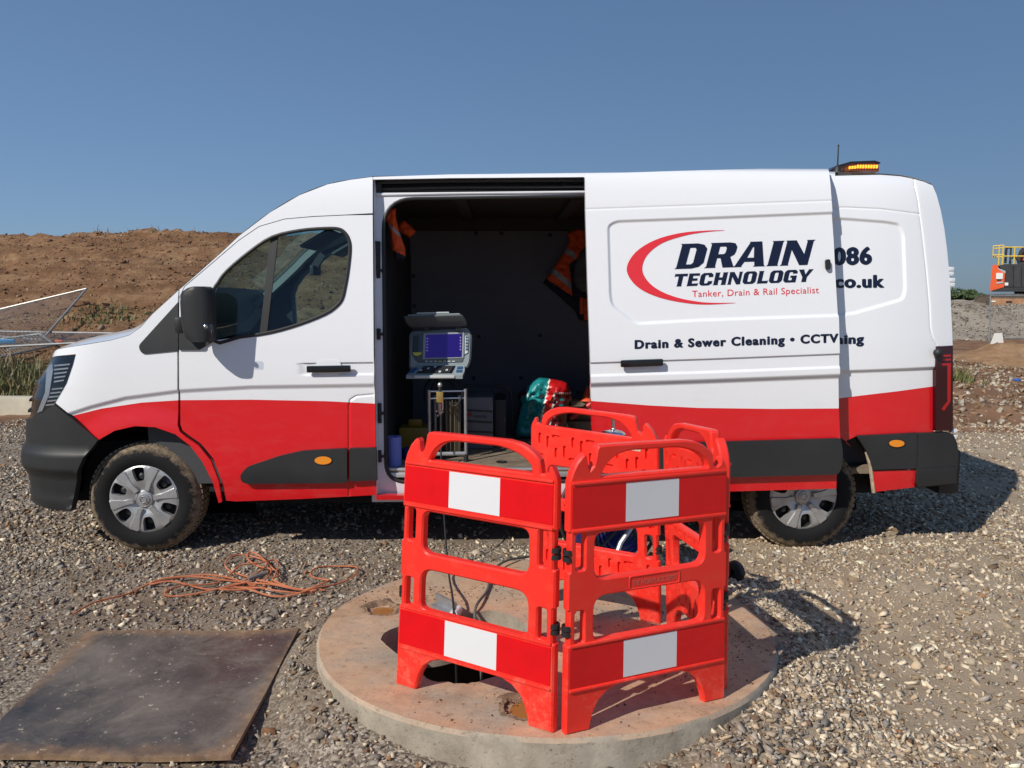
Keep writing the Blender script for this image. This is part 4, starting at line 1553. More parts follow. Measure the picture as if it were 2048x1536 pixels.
gx_ = np.concatenate([-np.geomspace(8, 400, 26)[::-1], np.arange(-7.92, 7.99, .08), np.arange(8, 22, .2), np.geomspace(22, 500, 22)])
gy_ = np.concatenate([-np.geomspace(.5, 80, 12)[::-1], np.arange(0, 1.8, .3), np.arange(1.8, 10.5, .08), np.arange(10.5, 45, .25), np.geomspace(45, 900, 26)])
X, Y = np.meshgrid(gx_, gy_, indexing='ij')
Z = gz(X, Y)
n, m = X.shape
idx = np.arange(n * m).reshape(n, m)
quads = np.stack([idx[:-1, :-1], idx[1:, :-1], idx[1:, 1:], idx[:-1, 1:]], -1).reshape(-1, 4)
P = np.stack([X, Y, Z], -1).reshape(-1, 3)
dd = np.hypot(P[:, 0] - SLAB_C.x, P[:, 1] - SLAB_C.y)
quads = quads[~(dd[quads] < SLAB_R - .09).all(1)]
me = bpy.data.meshes.new('ground')
me.from_pydata(P.tolist(), [], quads.tolist())

def ground_mat():
    m, nt, b, o = new_mat('site_ground')
    pset(b, rough=0.95, spec=0.2)
    v = texco(nt)
    sep = node(nt, 'ShaderNodeSeparateXYZ'); nt.links.new(v, sep.inputs[0])
    # compacted fines with small stones
    vor = node(nt, 'ShaderNodeTexVoronoi'); vor.inputs['Scale'].default_value = 95; nt.links.new(v, vor.inputs['Vector'])
    vr = node(nt, 'ShaderNodeSeparateColor'); nt.links.new(vor.outputs['Color'], vr.inputs[0])
    pal = ramp(nt, vr.outputs[0], [(0.0, (0.08, 0.064, 0.052)), (0.35, (0.18, 0.145, 0.112)), (0.7, (0.29, 0.24, 0.185)), (1.0, (0.48, 0.42, 0.34))])
    mud = ramp(nt, noise(nt, v, 2.0, 8, 0.7), [(0.3, (0.12, 0.087, 0.062)), (0.7, (0.27, 0.20, 0.14))])
    patch = ramp(nt, noise(nt, v, 0.9, 6, 0.65), [(0.42, (0, 0, 0)), (0.62, (1, 1, 1))])
    pad = mixc(nt, patch, pal, mud)
    # the right of the pad is dressed with pale limestone dust
    tn = ramp(nt, noise(nt, v, 3.0, 10, 0.75), [(0.3, (0.27, 0.20, 0.135)), (0.7, (0.46, 0.37, 0.26))])
    rx = mathn(nt, 'ADD', sep.outputs[0], mathn(nt, 'MULTIPLY', noise(nt, v, 0.9, 8, 0.7), 3.0))
    mrx = node(nt, 'ShaderNodeMapRange'); mrx.inputs['From Min'].default_value = 1.6; mrx.inputs['From Max'].default_value = 2.9; mrx.inputs['To Max'].default_value = 0.8; nt.links.new(rx, mrx.inputs[0])
    pad = mixc(nt, mrx.outputs[0], pad, tn)
    # red brown earth further off
    ea = ramp(nt, noise(nt, v, 1.3, 10, 0.72), [(0.28, (0.115, 0.062, 0.038)), (0.5, (0.20, 0.112, 0.066)), (0.72, (0.33, 0.215, 0.135))])
    st = node(nt, 'ShaderNodeTexVoronoi'); st.inputs['Scale'].default_value = 9; st.inputs['Randomness'].default_value = 1; nt.links.new(v, st.inputs['Vector'])
    stf = ramp(nt, st.outputs['Distance'], [(0.10, (1, 1, 1)), (0.16, (0, 0, 0))])
    ea2 = mixc(nt, mathn(nt, 'MULTIPLY', stf, 0.6), ea, (0.45, 0.38, 0.29))
    e = mathn(nt, 'ADD', sep.outputs[1], mathn(nt, 'MULTIPLY', noise(nt, v, 0.8, 6, 0.6), 2.4))
    mr = node(nt, 'ShaderNodeMapRange'); mr.inputs['From Min'].default_value = 10.1; mr.inputs['From Max'].default_value = 10.7; nt.links.new(e, mr.inputs[0])
    nt.links.new(mixc(nt, mr.outputs[0], pad, ea2), b.inputs['Base Color'])
    h = mathn(nt, 'ADD', mathn(nt, 'MULTIPLY', vor.outputs['Distance'], -0.25), noise(nt, v, 14, 10, 0.75))
    bump(nt, b, h, 0.8, 0.012)
    return m
ground = tag(link_mesh('ground', me, ground_mat(), None, True), kind='structure')

def earth_mat(name, c0, c1, c2, sc=1.0, bumpd=.06):
    m, nt, b, o = new_mat(name)
    pset(b, rough=0.95, spec=0.15)
    v = texco(nt)
    f = noise(nt, texco(nt, 'Object', (sc * .45, sc, sc * 2.6)), 0.75, 12, 0.76, 0.5)
    f2 = noise(nt, v, 5.0 * sc, 8, 0.8)
    k = mathn(nt, 'ADD', mathn(nt, 'MULTIPLY', f, 0.65), mathn(nt, 'MULTIPLY', f2, 0.35))
    c = ramp(nt, k, [(0.30, c0), (0.50, c1), (0.68, c2)])
    st = node(nt, 'ShaderNodeTexVoronoi'); st.inputs['Scale'].default_value = 5; nt.links.new(v, st.inputs['Vector'])
    sf = mathn(nt, 'MULTIPLY', ramp(nt, st.outputs['Distance'], [(0.05, (1, 1, 1)), (0.09, (0, 0, 0))]), 0.5)
    nt.links.new(mixc(nt, sf, c, (0.50, 0.40, 0.29)), b.inputs['Base Color'])
    bump(nt, b, noise(nt, v, 7.0, 12, 0.8), 0.9, bumpd)
    return m
def sheet(name, xs, ys, zf, mat, kind='structure'):
    X, Y = np.meshgrid(xs, ys, indexing='ij')
    Z = zf(X, Y)
    n, m = X.shape
    idx = np.arange(n * m).reshape(n, m)
    q = np.stack([idx[:-1, :-1], idx[1:, :-1], idx[1:, 1:], idx[:-1, 1:]], -1).reshape(-1, 4)
    P = np.stack([X, Y, Z], -1).reshape(-1, 3)
    q = q[(P[:, 2][q] > -.35).any(1)]
    me = bpy.data.meshes.new(name)
    me.from_pydata(P.tolist(), [], q.tolist())
    return tag(link_mesh(name, me, mat, None, True), kind=kind)
def bank_z(x, y):
    yy = y + 1.0 * vnoise(x, y, .15, 4.4)
    h = .55 * sstep(10.8, 12.4, yy) + 3.42 * sstep(11.6, 27, yy) ** 1.15
    h = h + .10 * sstep(-16, -9, x) + .14 * vnoise(x, y, .22, 1.1) * sstep(12, 18, yy)
    h = h - 1.6 * sstep(30, 46, yy)
    h = h * sstep(9.5, 2.0, x)
    # tracked machine ruts and clods
    r = .09 * np.sin((y * 3.1 + x * 1.2 + 1.5 * vnoise(x, y, .5, 8.8))) * sstep(-.1, .25, vnoise(x, y, .3, 6.6))
    return h - .38 + (r + .26 * fbm(x, y, .9, 5, 2.7) + .16 * np.abs(fbm(x, y, 2.6, 4, 1.9)) - .10 * np.abs(vnoise(x * .4, y, 3.0, 5.9))) * sstep(10.5, 12.5, y)
bank = sheet('earth_bank', np.concatenate([np.arange(-60, -20, .5), np.arange(-20, -2, .10), np.arange(-2, 11, .25)]),
             np.concatenate([np.arange(10.2, 28, .10), np.arange(28, 50, .5)]), bank_z,
             earth_mat('bank_earth', (0.10, 0.050, 0.026), (0.27, 0.148, 0.078), (0.50, 0.34, 0.20), 1.0, .12))
def mound_z(x, y):
    k = sstep(25.5, 33.0, y + .8 * vnoise(x, y, .3, 3.3)) * sstep(52, 44, y)
    k = k * sstep(9, 15.5, x + 1.2 * vnoise(x, y, .25, 1.3)) * sstep(70, 50, x)
    return -.38 + (1.62 + .22 * vnoise(x, y, .35, 7.7)) * k + (.22 * fbm(x, y, .9, 5, 8.1)) * sstep(25, 27, y)
mound = sheet('gravel_mound', np.arange(6, 62, .22), np.arange(24.5, 54, .22), mound_z,
              earth_mat('mound_gravel', (0.17, 0.145, 0.12), (0.28, 0.245, 0.20), (0.42, 0.37, 0.30), 3.0, .04))
# dirt heap in front of the far fence
def heap_z(x, y):
    k = np.exp(-(((x - 12.3) / 1.5) ** 2 + ((y - 18.8) / 1.0) ** 2)) * .55 + np.exp(-(((x - 14.3) / 1.2) ** 2 + ((y - 19.5) / .9) ** 2)) * .35
    return -.10 + k * (1 + .5 * fbm(x, y, 1.5, 4, 3.9)) + .05 * fbm(x, y, 4, 3, .4)
heap = sheet('dirt_heap', np.arange(9, 18, .09), np.arange(16, 22, .09), heap_z, earth_mat('heap_earth', (0.17, 0.09, 0.05), (0.30, 0.18, 0.10), (0.44, 0.30, 0.19), 2.0, .05))

# ------------------------------------------------------------------ loose gravel
def stone_shapes(k=16):
    # sharp broken stone: eight jittered corners, twelve flat faces
    V = np.array([(x, y, z) for x in (-1, 1) for y in (-1, 1) for z in (-1, 1)], float) * .72
    Q = [(0, 1, 3, 2), (4, 6, 7, 5), (0, 4, 5, 1), (2, 3, 7, 6), (0, 2, 6, 4), (1, 5, 7, 3)]
    T = np.array([t for q in Q for t in ((q[0], q[1], q[2]), (q[0], q[2], q[3]))])
    out = []
    for i in range(k):
        r = np.random.default_rng(100 + i)
        W = V * (1 + r.uniform(-.45, .30, (8, 1))) + r.uniform(-.22, .22, (8, 3))
        out.append(W * np.array([r.uniform(.95, 1.5), r.uniform(.6, 1.0), r.uniform(.32, .60)]))
    return out, T
SHAPES, ST_T = stone_shapes()
def rand_rot(n, r, tilt=.6):
    a = r.uniform(0, 2 * np.pi, n); b = r.normal(0, tilt, n); c = r.normal(0, tilt, n)
    ca, sa, cb, sb, cc, sc = np.cos(a), np.sin(a), np.cos(b), np.sin(b), np.cos(c), np.sin(c)
    Rz = np.zeros((n, 3, 3)); Rz[:, 0, 0] = ca; Rz[:, 0, 1] = -sa; Rz[:, 1, 0] = sa; Rz[:, 1, 1] = ca; Rz[:, 2, 2] = 1
    Rx = np.zeros((n, 3, 3)); Rx[:, 0, 0] = 1; Rx[:, 1, 1] = cb; Rx[:, 1, 2] = -sb; Rx[:, 2, 1] = sb; Rx[:, 2, 2] = cb
    Ry = np.zeros((n, 3, 3)); Ry[:, 1, 1] = 1; Ry[:, 0, 0] = cc; Ry[:, 0, 2] = sc; Ry[:, 2, 0] = -sc; Ry[:, 2, 2] = cc
    return Rz @ Rx @ Ry
PLY_C = [Vector((-2.10, 3.60)), Vector((-1.05, 3.63)), Vector((-1.0, 2.565)), Vector((-2.13, 2.60))]
def mudmask(x, y):
    """1 where stones lie thick, towards 0 on trodden mud"""
    k = fbm(x, y, .55, 4, 12.3) + .25 * fbm(x, y, 2.2, 3, 4.5)
    t = sstep(-.16, .20, k)
    # wheel tracks of bare fines on the left and far right
    t = t * (1 - .75 * np.exp(-((y - 4.05 - .05 * x) / .28) ** 2) * sstep(-.9, -1.6, x))
    t = t * (1 - .7 * np.exp(-(((x - 2.3) / .5) ** 2 + ((y - 3.25) / .22) ** 2)))
    t = t * (1 - .6 * np.exp(-((y - 4.75 + .10 * (x - 3)) / .30) ** 2) * sstep(2.2, 3.0, x))
    return t
def make_stones(n, x0, x1, y0, y1, r0, r1, r, zf=gz, mask=mudmask, excl=True, bury=.38, minm=.20):
    """positions inside the view wedge"""
    y = r.uniform(y0, y1, n); 
    x = r.uniform(x0, x1, n)
    keep = np.abs(x) < .70 * y + 1.5
    if mask is not None:
        keep &= r.uniform(0, 1, n) < np.maximum(mask(x, y), minm)
    if excl:
        keep &= np.hypot(x - SLAB_C.x, y - SLAB_C.y) > SLAB_R + .004
        keep &= ~((x > -2.12) & (x < -1.0) & (y > 2.58) & (y < 3.62))
    x, y = x[keep], y[keep]
    s = r0 * (r1 / r0) ** (r.beta(1.5, 1.9, len(x)))
    z = zf(x, y) + s * (.62 - bury)
    return np.stack([x, y, z], 1), s
def stones_object(name, groups, mat, colorf, label, cat):
    VV, TT_, CC = [], [], []
    base = 0
    r = np.random.default_rng(5)
    for P, s in groups:
        nn = len(P)
        col = colorf(P, s, r)
        Rm = rand_rot(nn, r)
        which = r.integers(0, len(SHAPES), nn)
        for k, W in enumerate(SHAPES):
            ii = np.where(which == k)[0]
            if not len(ii):
                continue
            Q = np.einsum('nij,vj->nvi', Rm[ii], W) * s[ii][:, None, None] + P[ii][:, None, :]
            VV.append(Q.reshape(-1, 3))
            nv = len(W)
            TT_.append((ST_T[None] + (base + np.arange(len(ii)) * nv)[:, None, None]).reshape(-1, 3))
            CC.append(np.repeat(col[ii], nv, 0))
            base += len(ii) * nv
    V, T, C = np.concatenate(VV), np.concatenate(TT_), np.concatenate(CC)
    me = bpy.data.meshes.new(name)
    me.vertices.add(len(V)); me.vertices.foreach_set('co', V.ravel())
    me.loops.add(len(T) * 3); me.loops.foreach_set('vertex_index', T.ravel().astype(np.int32))
    me.polygons.add(len(T)); me.polygons.foreach_set('loop_start', np.arange(0, len(T) * 3, 3, dtype=np.int32))
    me.polygons.foreach_set('loop_total', np.full(len(T), 3, dtype=np.int32))
    me.update()
    at = me.color_attributes.new('stone', 'FLOAT_COLOR', 'POINT')
    at.data.foreach_set('color', np.concatenate([C, np.ones((len(C), 1))], 1).ravel())
    o = link_mesh(name, me, mat, None, False)
    return tag(o, label, cat, kind='stuff')
def stone_mat():
    m, nt, b, o = new_mat('crushed_stone')
    pset(b, rough=0.88, spec=0.25)
    a = node(nt, 'ShaderNodeAttribute', attribute_name='stone')
    v = texco(nt)
    f = ramp(nt, noise(nt, v, 70, 6, 0.7), [(0.3, (0.72, 0.70, 0.67)), (0.7, (1.08, 1.08, 1.08))])
    nt.links.new(mixc(nt, 1.0, a.outputs['Color'], f, 'MULTIPLY'), b.inputs['Base Color'])
    bump(nt, b, noise(nt, v, 160, 5, 0.7), 0.35, 0.003)
    return m
def stone_color(P, s, r):
    n = len(P)
    grey = np.array([.235, .215, .195]); lgrey = np.array([.37, .34, .30]); tan = np.array([.50, .39, .27]); cream = np.array([.74, .64, .49]); brown = np.array([.21, .135, .085]); dark = np.array([.085, .08, .08]); rust = np.array([.33, .17, .09])
    pal = np.array([grey, lgrey, tan, cream, brown, dark, rust])
    right = sstep(-.2, 1.6, P[:, 0] + .5 * fbm(P[:, 0], P[:, 1], .8, 3, 6.1) + .35 * (P[:, 1] - 3.3))
    right = right * (1 - .75 * sstep(-.9, -1.8, P[:, 0]))
    wl = np.array([.24, .24, .15, .14, .13, .07, .03]); wr = np.array([.03, .12, .32, .45, .05, .01, .02])
    Wt = wl[None] * (1 - right)[:, None] + wr[None] * right[:, None]
    cum = np.cumsum(Wt / Wt.sum(1, keepdims=True), 1)
    k = (r.uniform(0, 1, n)[:, None] > cum).sum(1).clip(0, 6)
    c = pal[k] * r.uniform(.6, 1.3, (n, 1))
    # dusty with the local mud
    dust = r.uniform(0, .40, (n, 1))
    return np.clip(c * (1 - dust) + np.array([.31, .215, .135]) * dust, 0, .82)
rs = np.random.default_rng(21)
G1 = make_stones(178000, -4.6, 4.6, 2.05, 5.0, .0040, .021, rs)
G2 = make_stones(92000, -8.4, 8.4, 5.0, 9.8, .008, .025, rs, excl=False)
G3 = make_stones(1500, -3.2, 3.4, 2.1, 4.8, .020, .034, rs, mask=None, bury=.45)
G3 = (G3[0][::3], G3[1][::3])
print('STONES', len(G1[0]), len(G2[0]))
stones_object('gravel', [G1, G2, G3], stone_mat(), stone_color, 'loose crushed stone spread over the whole pad', 'gravel')
# pale rubble on the brown earth, right and left
def rub_color(P, s, r):
    n = len(P)
    pal = np.array([[.52, .46, .36], [.38, .31, .23], [.24, .145, .085], [.30, .19, .115]])
    return pal[r.integers(0, 4, n)] * r.uniform(.7, 1.2, (n, 1))
R1 = make_stones(16000, 4, 16, 9.2, 20, .016, .075, rs, mask=None, excl=False)
keep = rs.uniform(0, 1, len(R1[0])) < .55
R1 = (R1[0][keep], R1[1][keep])
MMp = np.stack([rs.uniform(14, 30, 6000), rs.uniform(25.5, 34, 6000)], 1)
MM = (np.stack([MMp[:, 0], MMp[:, 1], mound_z(MMp[:, 0], MMp[:, 1]) + .01], 1), .03 * (4.0 ** rs.beta(1, 3, 6000)))
R2p = np.stack([rs.uniform(-22, 3, 9000), rs.uniform(11, 27, 9000)], 1)
R2 = (np.stack([R2p[:, 0], R2p[:, 1], bank_z(R2p[:, 0], R2p[:, 1]) + .01], 1), .02 * (6.0 ** rs.beta(1, 4, 9000)))
def bank_col(P, s, r):
    n = len(P)
    pal = np.array([[.40, .29, .19], [.20, .105, .058], [.27, .15, .085], [.15, .08, .045]])
    return pal[r.choice(4, n, p=[.12, .33, .35, .2])] * r.uniform(.75, 1.15, (n, 1))
stones_object('mound_stones', [MM], stone_mat(), lambda P, s, r: np.array([[.42, .37, .30], [.26, .22, .18], [.16, .14, .12], [.33, .29, .23]])[r.integers(0, 4, len(P))] * r.uniform(.75, 1.2, (len(P), 1)), 'loose grey stones on the slope of the gravel mound', 'stones')
stones_object('rubble', [R1], stone_mat(), rub_color, 'pale broken stones scattered over the brown earth behind the van', 'rubble')
stones_object('soil_clods', [R2], stone_mat(), bank_col, 'brown clods of soil and stones lying on the earth bank', 'soil')

# ------------------------------------------------------------------ grass and weeds
def grass_object(name, spots, label, cat, h0, h1, col, zf, kind='stuff', wid=.012):
    r = np.random.default_rng(77)
    mb = MB()
    for (x, y, sx, sy, cnt) in spots:
        for _ in range(cnt):
            px, py = x + r.normal(0, sx), y + r.normal(0, sy)
            z = float(zf(px, py)) - .02
            h = r.uniform(h0, h1)
            a = r.uniform(0, 2 * math.pi); l = r.uniform(.1, .6) * h
            dx, dy = math.cos(a), math.sin(a)
            w = wid * r.uniform(.6, 1.5)
            b = Vector((px, py, z))
            s = Vector((-dy, dx, 0)) * w
            mid = b + Vector((dx * l * .35, dy * l * .35, h * .6)); tip = b + Vector((dx * l, dy * l, h))
            mb.add([b - s, b + s, mid + s * .7, mid - s * .7, tip], [(0, 1, 2, 3), (3, 2, 4)])
    o = mb.build(name, col, None, smooth=False)
    return tag(o, label, cat, kind=kind)
def leaf_mat(name, c0, c1):
    m, nt, b, o = new_mat(name)
    pset(b, rough=0.6)
    v = texco(nt)
    nt.links.new(ramp(nt, noise(nt, v, 3.0, 6, 0.7), [(0.3, c0), (0.7, c1)]), b.inputs['Base Color'])
    return m
gm = leaf_mat('grass_green', (0.07, 0.10, 0.025), (0.20, 0.19, 0.07))
dry = leaf_mat('dry_grass', (0.19, 0.16, 0.07), (0.34, 0.28, 0.15))
grass_object('grass', [(-8.0, 11.6, .9, .35, 1500), (-7.2, 12.3, .6, .4, 600), (-9.6, 12.6, .8, .5, 700)], 'green grass growing behind the pale kerb', 'grass', .10, .34, gm, bank_z)
grass_object('dry_grass', [(-7.6, 11.9, .9, .4, 700), (-9.4, 12.3, .8, .4, 500), (-8.2, 12.0, 1.0, .3, 400)], 'straw coloured dry grass among the green at the bank foot', 'grass', .12, .38, dry, bank_z)
_sp = [(at_depth(px, py, 16.5).x, 16.5 + .1 * k, .40, .30, 70) for k, (px, py) in enumerate(((205, 605), (225, 607), (180, 600), (240, 610), (150, 640)))]
grass_object('weeds', _sp, 'low green weeds on the bank above the fallen fence', 'weeds', .04, .13, gm, bank_z, wid=.02)
_sp = [(rs.uniform(-19, -8), rs.uniform(25, 27.5), .25, .2, 14) for _ in range(11)]
grass_object('bank_weeds', _sp, 'sparse weeds along the crest of the bank', 'weeds', .05, .28, dry, bank_z, wid=.010)
_sp = [(at_depth(1913, 690, 14.0).x, 14.0, .10, .3, 160)]
grass_object('verge_weeds', _sp, 'small green weeds by the tail of the van', 'weeds', .10, .34, gm, gz, wid=.012)
# ------------------------------------------------------------------ manhole slab
def concrete_mat():
    m, nt, b, o = new_mat('stained_concrete')
    pset(b, rough=0.9, spec=0.25)
    v = texco(nt)
    sep = node(nt, 'ShaderNodeSeparateXYZ'); nt.links.new(v, sep.inputs[0])
    geo = node(nt, 'ShaderNodeNewGeometry')
    sn = node(nt, 'ShaderNodeSeparateXYZ'); nt.links.new(geo.outputs['Normal'], sn.inputs[0])
    base = ramp(nt, noise(nt, v, 5, 12, 0.78), [(0.28, (0.22, 0.185, 0.145)), (0.72, (0.48, 0.42, 0.33))])
    clay = ramp(nt, noise(nt, v, 9, 10, 0.75), [(0.3, (0.46, 0.255, 0.145)), (0.7, (0.64, 0.43, 0.275))])
    cf = ramp(nt, noise(nt, v, 2.2, 8, 0.7, 0.5), [(0.32, (0, 0, 0)), (0.54, (1, 1, 1))])
    top = ramp(nt, sn.outputs[2], [(0.5, (0, 0, 0)), (0.9, (1, 1, 1))])
    c1 = mixc(nt, mathn(nt, 'MULTIPLY', mathn(nt, 'MULTIPLY', cf, top), 0.85), base, clay)
    # dark specks of mud
    sp = ramp(nt, noise(nt, v, 34, 6, 0.75), [(0.57, (0, 0, 0)), (0.68, (1, 1, 1))])
    brn = ramp(nt, noise(nt, v, 1.6, 10, 0.78, 0.8), [(0.50, (0, 0, 0)), (0.66, (1, 1, 1))])
    c1 = mixc(nt, mathn(nt, 'MULTIPLY', mathn(nt, 'MULTIPLY', brn, top), 0.6), c1, (0.24, 0.145, 0.085))
    gry = ramp(nt, noise(nt, v, 3.1, 9, 0.75, 0.3), [(0.54, (0, 0, 0)), (0.70, (1, 1, 1))])
    c1 = mixc(nt, mathn(nt, 'MULTIPLY', gry, 0.5), c1, (0.36, 0.33, 0.29))
    c2 = mixc(nt, mathn(nt, 'MULTIPLY', sp, 0.65), c1, (0.13, 0.085, 0.055))
    pit = node(nt, 'ShaderNodeTexVoronoi'); pit.inputs['Scale'].default_value = 45; nt.links.new(v, pit.inputs['Vector'])
    pf = ramp(nt, pit.outputs['Distance'], [(0.08, (1, 1, 1)), (0.16, (0, 0, 0))])
    nt.links.new(mixc(nt, mathn(nt, 'MULTIPLY', pf, 0.35), c2, (0.10, 0.085, 0.07)), b.inputs['Base Color'])
    bump(nt, b, mathn(nt, 'SUBTRACT', noise(nt, v, 28, 10, 0.75), mathn(nt, 'MULTIPLY', pf, 0.4)), 0.45, 0.008)
    return m
M['concrete'] = concrete_mat()
slab = thing('manhole_slab', 'round concrete manhole slab with an irregular open hole', 'manhole slab', (SLAB_C.x, SLAB_C.y, 0))
def slab_pt(px, py):
    p = gnd(px, py, .145)
    for _ in range(6):
        p = gnd(px, py, slab_z(p.x, p.y))
    return p
HOLE = [(761, 1280), (777, 1260), (802, 1252), (850, 1246), (900, 1238), (925, 1230), (953, 1224), (983, 1221), (1013, 1228), (1044, 1243), (1080, 1265), (1107, 1282), (1113, 1300), (1097, 1324),
        (1060, 1344), (1020, 1352), (989, 1354), (962, 1362), (935, 1367), (908, 1366), (862, 1360), (838, 1342), (800, 1312)]
hole = np.array([slab_pt(x, y)[:2] for x, y in HOLE])
hole = np.array(catmull(hole, 3, True))
hole = hole + rng.normal(0, .003, hole.shape)
socks = [slab_pt(765, 1218), slab_pt(1048, 1414)]
circ = np.array([(SLAB_C.x + (SLAB_R + .004 * math.sin(7 * a) + rng.normal(0, .0015)) * math.cos(a), SLAB_C.y + (SLAB_R + .004 * math.sin(5 * a + 1)) * math.sin(a)) for a in np.linspace(0, 2 * math.pi, 140, endpoint=False)])
ci = inset_poly(circ, .012)
V, T, B = cdt_fill(ci, [hole], (), .03)
def top_h(x, y):
    z = slab_z(x, y) + .004 * float(fbm(x, y, 6, 3, 2.2))
    for s in socks:
        d = math.hypot(x - s.x, y - s.y)
        z -= .020 * float(sstep(.085, .04, d))
    return z
mb = MB()
mb.add([(x, y, top_h(x, y)) for x, y in V], [tuple(t) for t in T])
n = len(circ)
mb.add([(x, y, top_h(x, y)) for x, y in ci] + [(x, y, slab_z(x, y) - .014) for x, y in circ] + [(x, y, -.12) for x, y in circ],
       [(k * n + i, k * n + (i + 1) % n, (k + 1) * n + (i + 1) % n, (k + 1) * n + i) for k in range(2) for i in range(n)])
n = len(hole)
mb.add([(x, y, top_h(x, y)) for x, y in hole] + [(x, y, slab_z(x, y) - .22) for x, y in hole], [(i, (i + 1) % n, n + (i + 1) % n, n + i) for i in range(n)])
# underside
mb.add([(x, y, slab_z(x, y) - .22) for x, y in circ] , [tuple(range(len(circ)))]) if False else None
mb.build('slab_body', M['concrete'], slab, sharp=40)
# chamber below
mb = MB()
cx, cy = hole.mean(0)
mb.lathe([(.66, -.075), (.66, -1.9), (0, -1.9)], (SLAB_C.x - .17, SLAB_C.y - .16, 0), (0, 0, 1), 40)
mb.build('chamber_wall', simple('chamber_concrete', (0.16, 0.145, 0.12), 0.9, var=.3, vscale=6), slab)
water = simple('rusty_water', (0.36, 0.15, 0.045), 0.06, coat=0.4)
wet = simple('wet_mud', (0.20, 0.125, 0.075), 0.8, var=.5, vscale=35, bumpk=.8, bscale=90)
for s, rx in zip(socks, (.062, .060)):
    mb = MB()
    pts = [(s.x + rx * (1 + .06 * math.sin(3 * a)) * math.cos(a), s.y + rx * math.sin(a), slab_z(s.x, s.y) - .014) for a in np.linspace(0, 2 * math.pi, 28, endpoint=False)]
    mb.add(pts, [tuple(range(28))])
    mb.build('socket_water', water, slab)
    mb = MB()
    vs, fs = [], []
    k = 64
    rr = np.random.default_rng(int(abs(s.x) * 1000))
    ph_ = rr.uniform(0, 6.28, 4)
    for q, (f, hgt) in enumerate(((.92, -.016), (1.1, -.008), (1.3, .004), (1.6, .002), (1.95, -.006))):
        for i in range(k):
            a = 2 * math.pi * i / k
            r_ = rx * (f + (0 if q < 2 else .09 * (q - 1)) * (math.sin(2 * a + ph_[0]) + .7 * math.sin(5 * a + ph_[1]) + .5 * math.sin(9 * a + ph_[2]) + .4 * math.sin(14 * a + ph_[3])))
            x, y = s.x + r_ * math.cos(a), s.y + r_ * math.sin(a)
            vs.append((x, y, slab_z(s.x, s.y) + hgt + (.004 * rr.uniform(0, 1) if q in (1, 2) else 0)))
    for q in range(4):
        for i in range(k):
            fs.append((q * k + i, q * k + (i + 1) % k, (q + 1) * k + (i + 1) % k, (q + 1) * k + i))
    mb.add(vs, fs)
    mb.build('socket_mud', wet, slab)
# crumbs of soil on the slab
def crumb_zone():
    r = np.random.default_rng(3)
    pts, ss = [], []
    def put(x, y, s):
        if np.hypot(x - SLAB_C.x, y - SLAB_C.y) < SLAB_R - .02 and not pip(np.array([[x, y]]), hole)[0]:
            pts.append((x, y, slab_z(x, y) + s * .3)); ss.append(s)
    for (px, py, sx, sy, c) in ((860, 1190, .25, .08, 110), (1250, 1250, .30, .16, 240), (1480, 1300, .12, .16, 160), (720, 1200, .12, .07, 60), (1300, 1330, .25, .12, 120), (1040, 1395, .06, .04, 60), (1000, 1180, .3, .08, 70), (900, 1420, .4, .1, 50)):
        p = slab_pt(px, py)
        for _ in range(c):
            put(p.x + r.normal(0, sx), p.y + r.normal(0, sy), .003 * 3.2 ** r.beta(1, 3))
    return np.array(pts), np.array(ss)
stones_object('soil_crumbs', [crumb_zone()], stone_mat(), lambda P, s, r: np.array([[.16, .10, .06], [.36, .26, .18], [.22, .13, .08]])[r.integers(0, 3, len(P))] * r.uniform(.7, 1.2, (len(P), 1)), 'crumbs of brown soil strewn over the manhole slab', 'soil')

# ------------------------------------------------------------------ folding safety barriers
def barrier_mat():
    m, nt, b, o = new_mat('red_moulded_plastic')
    pset(b, rough=0.42, spec=0.4)
    v = texco(nt)
    sep = node(nt, 'ShaderNodeSeparateXYZ'); nt.links.new(v, sep.inputs[0])
    sc = ramp(nt, noise(nt, v, 11, 12, 0.82), [(0.49, (0, 0, 0)), (0.74, (1, 1, 1))])
    mr = node(nt, 'ShaderNodeMapRange'); mr.inputs['From Min'].default_value = .45; mr.inputs['From Max'].default_value = .0; mr.inputs['To Min'].default_value = .12; mr.inputs['To Max'].default_value = .75
    nt.links.new(sep.outputs[2], mr.inputs[0])
    f = mathn(nt, 'MULTIPLY', sc, mr.outputs[0])
    nt.links.new(mixc(nt, f, (0.88, 0.034, 0.022), (0.78, 0.30, 0.20)), b.inputs['Base Color'])
    nt.links.new(mathn(nt, 'ADD', mathn(nt, 'MULTIPLY', f, .4), .40), b.inputs['Roughness'])
    bump(nt, b, noise(nt, v, 120, 4), .08, .002)
    return m
M['barrier'] = barrier_mat()
M['refl_red'] = simple('reflective_red', (0.72, 0.002, 0.007), 0.35, var=.06, vscale=14)
def refl_white():
    m, nt, b, o = new_mat('reflective_white')
    pset(b, rough=0.4)
    v = texco(nt)
    f = ramp(nt, noise(nt, v, 26, 8, 0.8), [(0.66, (0, 0, 0)), (0.74, (1, 1, 1))])
    nt.links.new(mixc(nt, mathn(nt, 'MULTIPLY', f, .35), (0.74, 0.75, 0.77), (0.46, 0.36, 0.29)), b.inputs['Base Color'])
    return m
M['refl_white'] = refl_white()
BW, BH, BT = .70, 1.0, .036
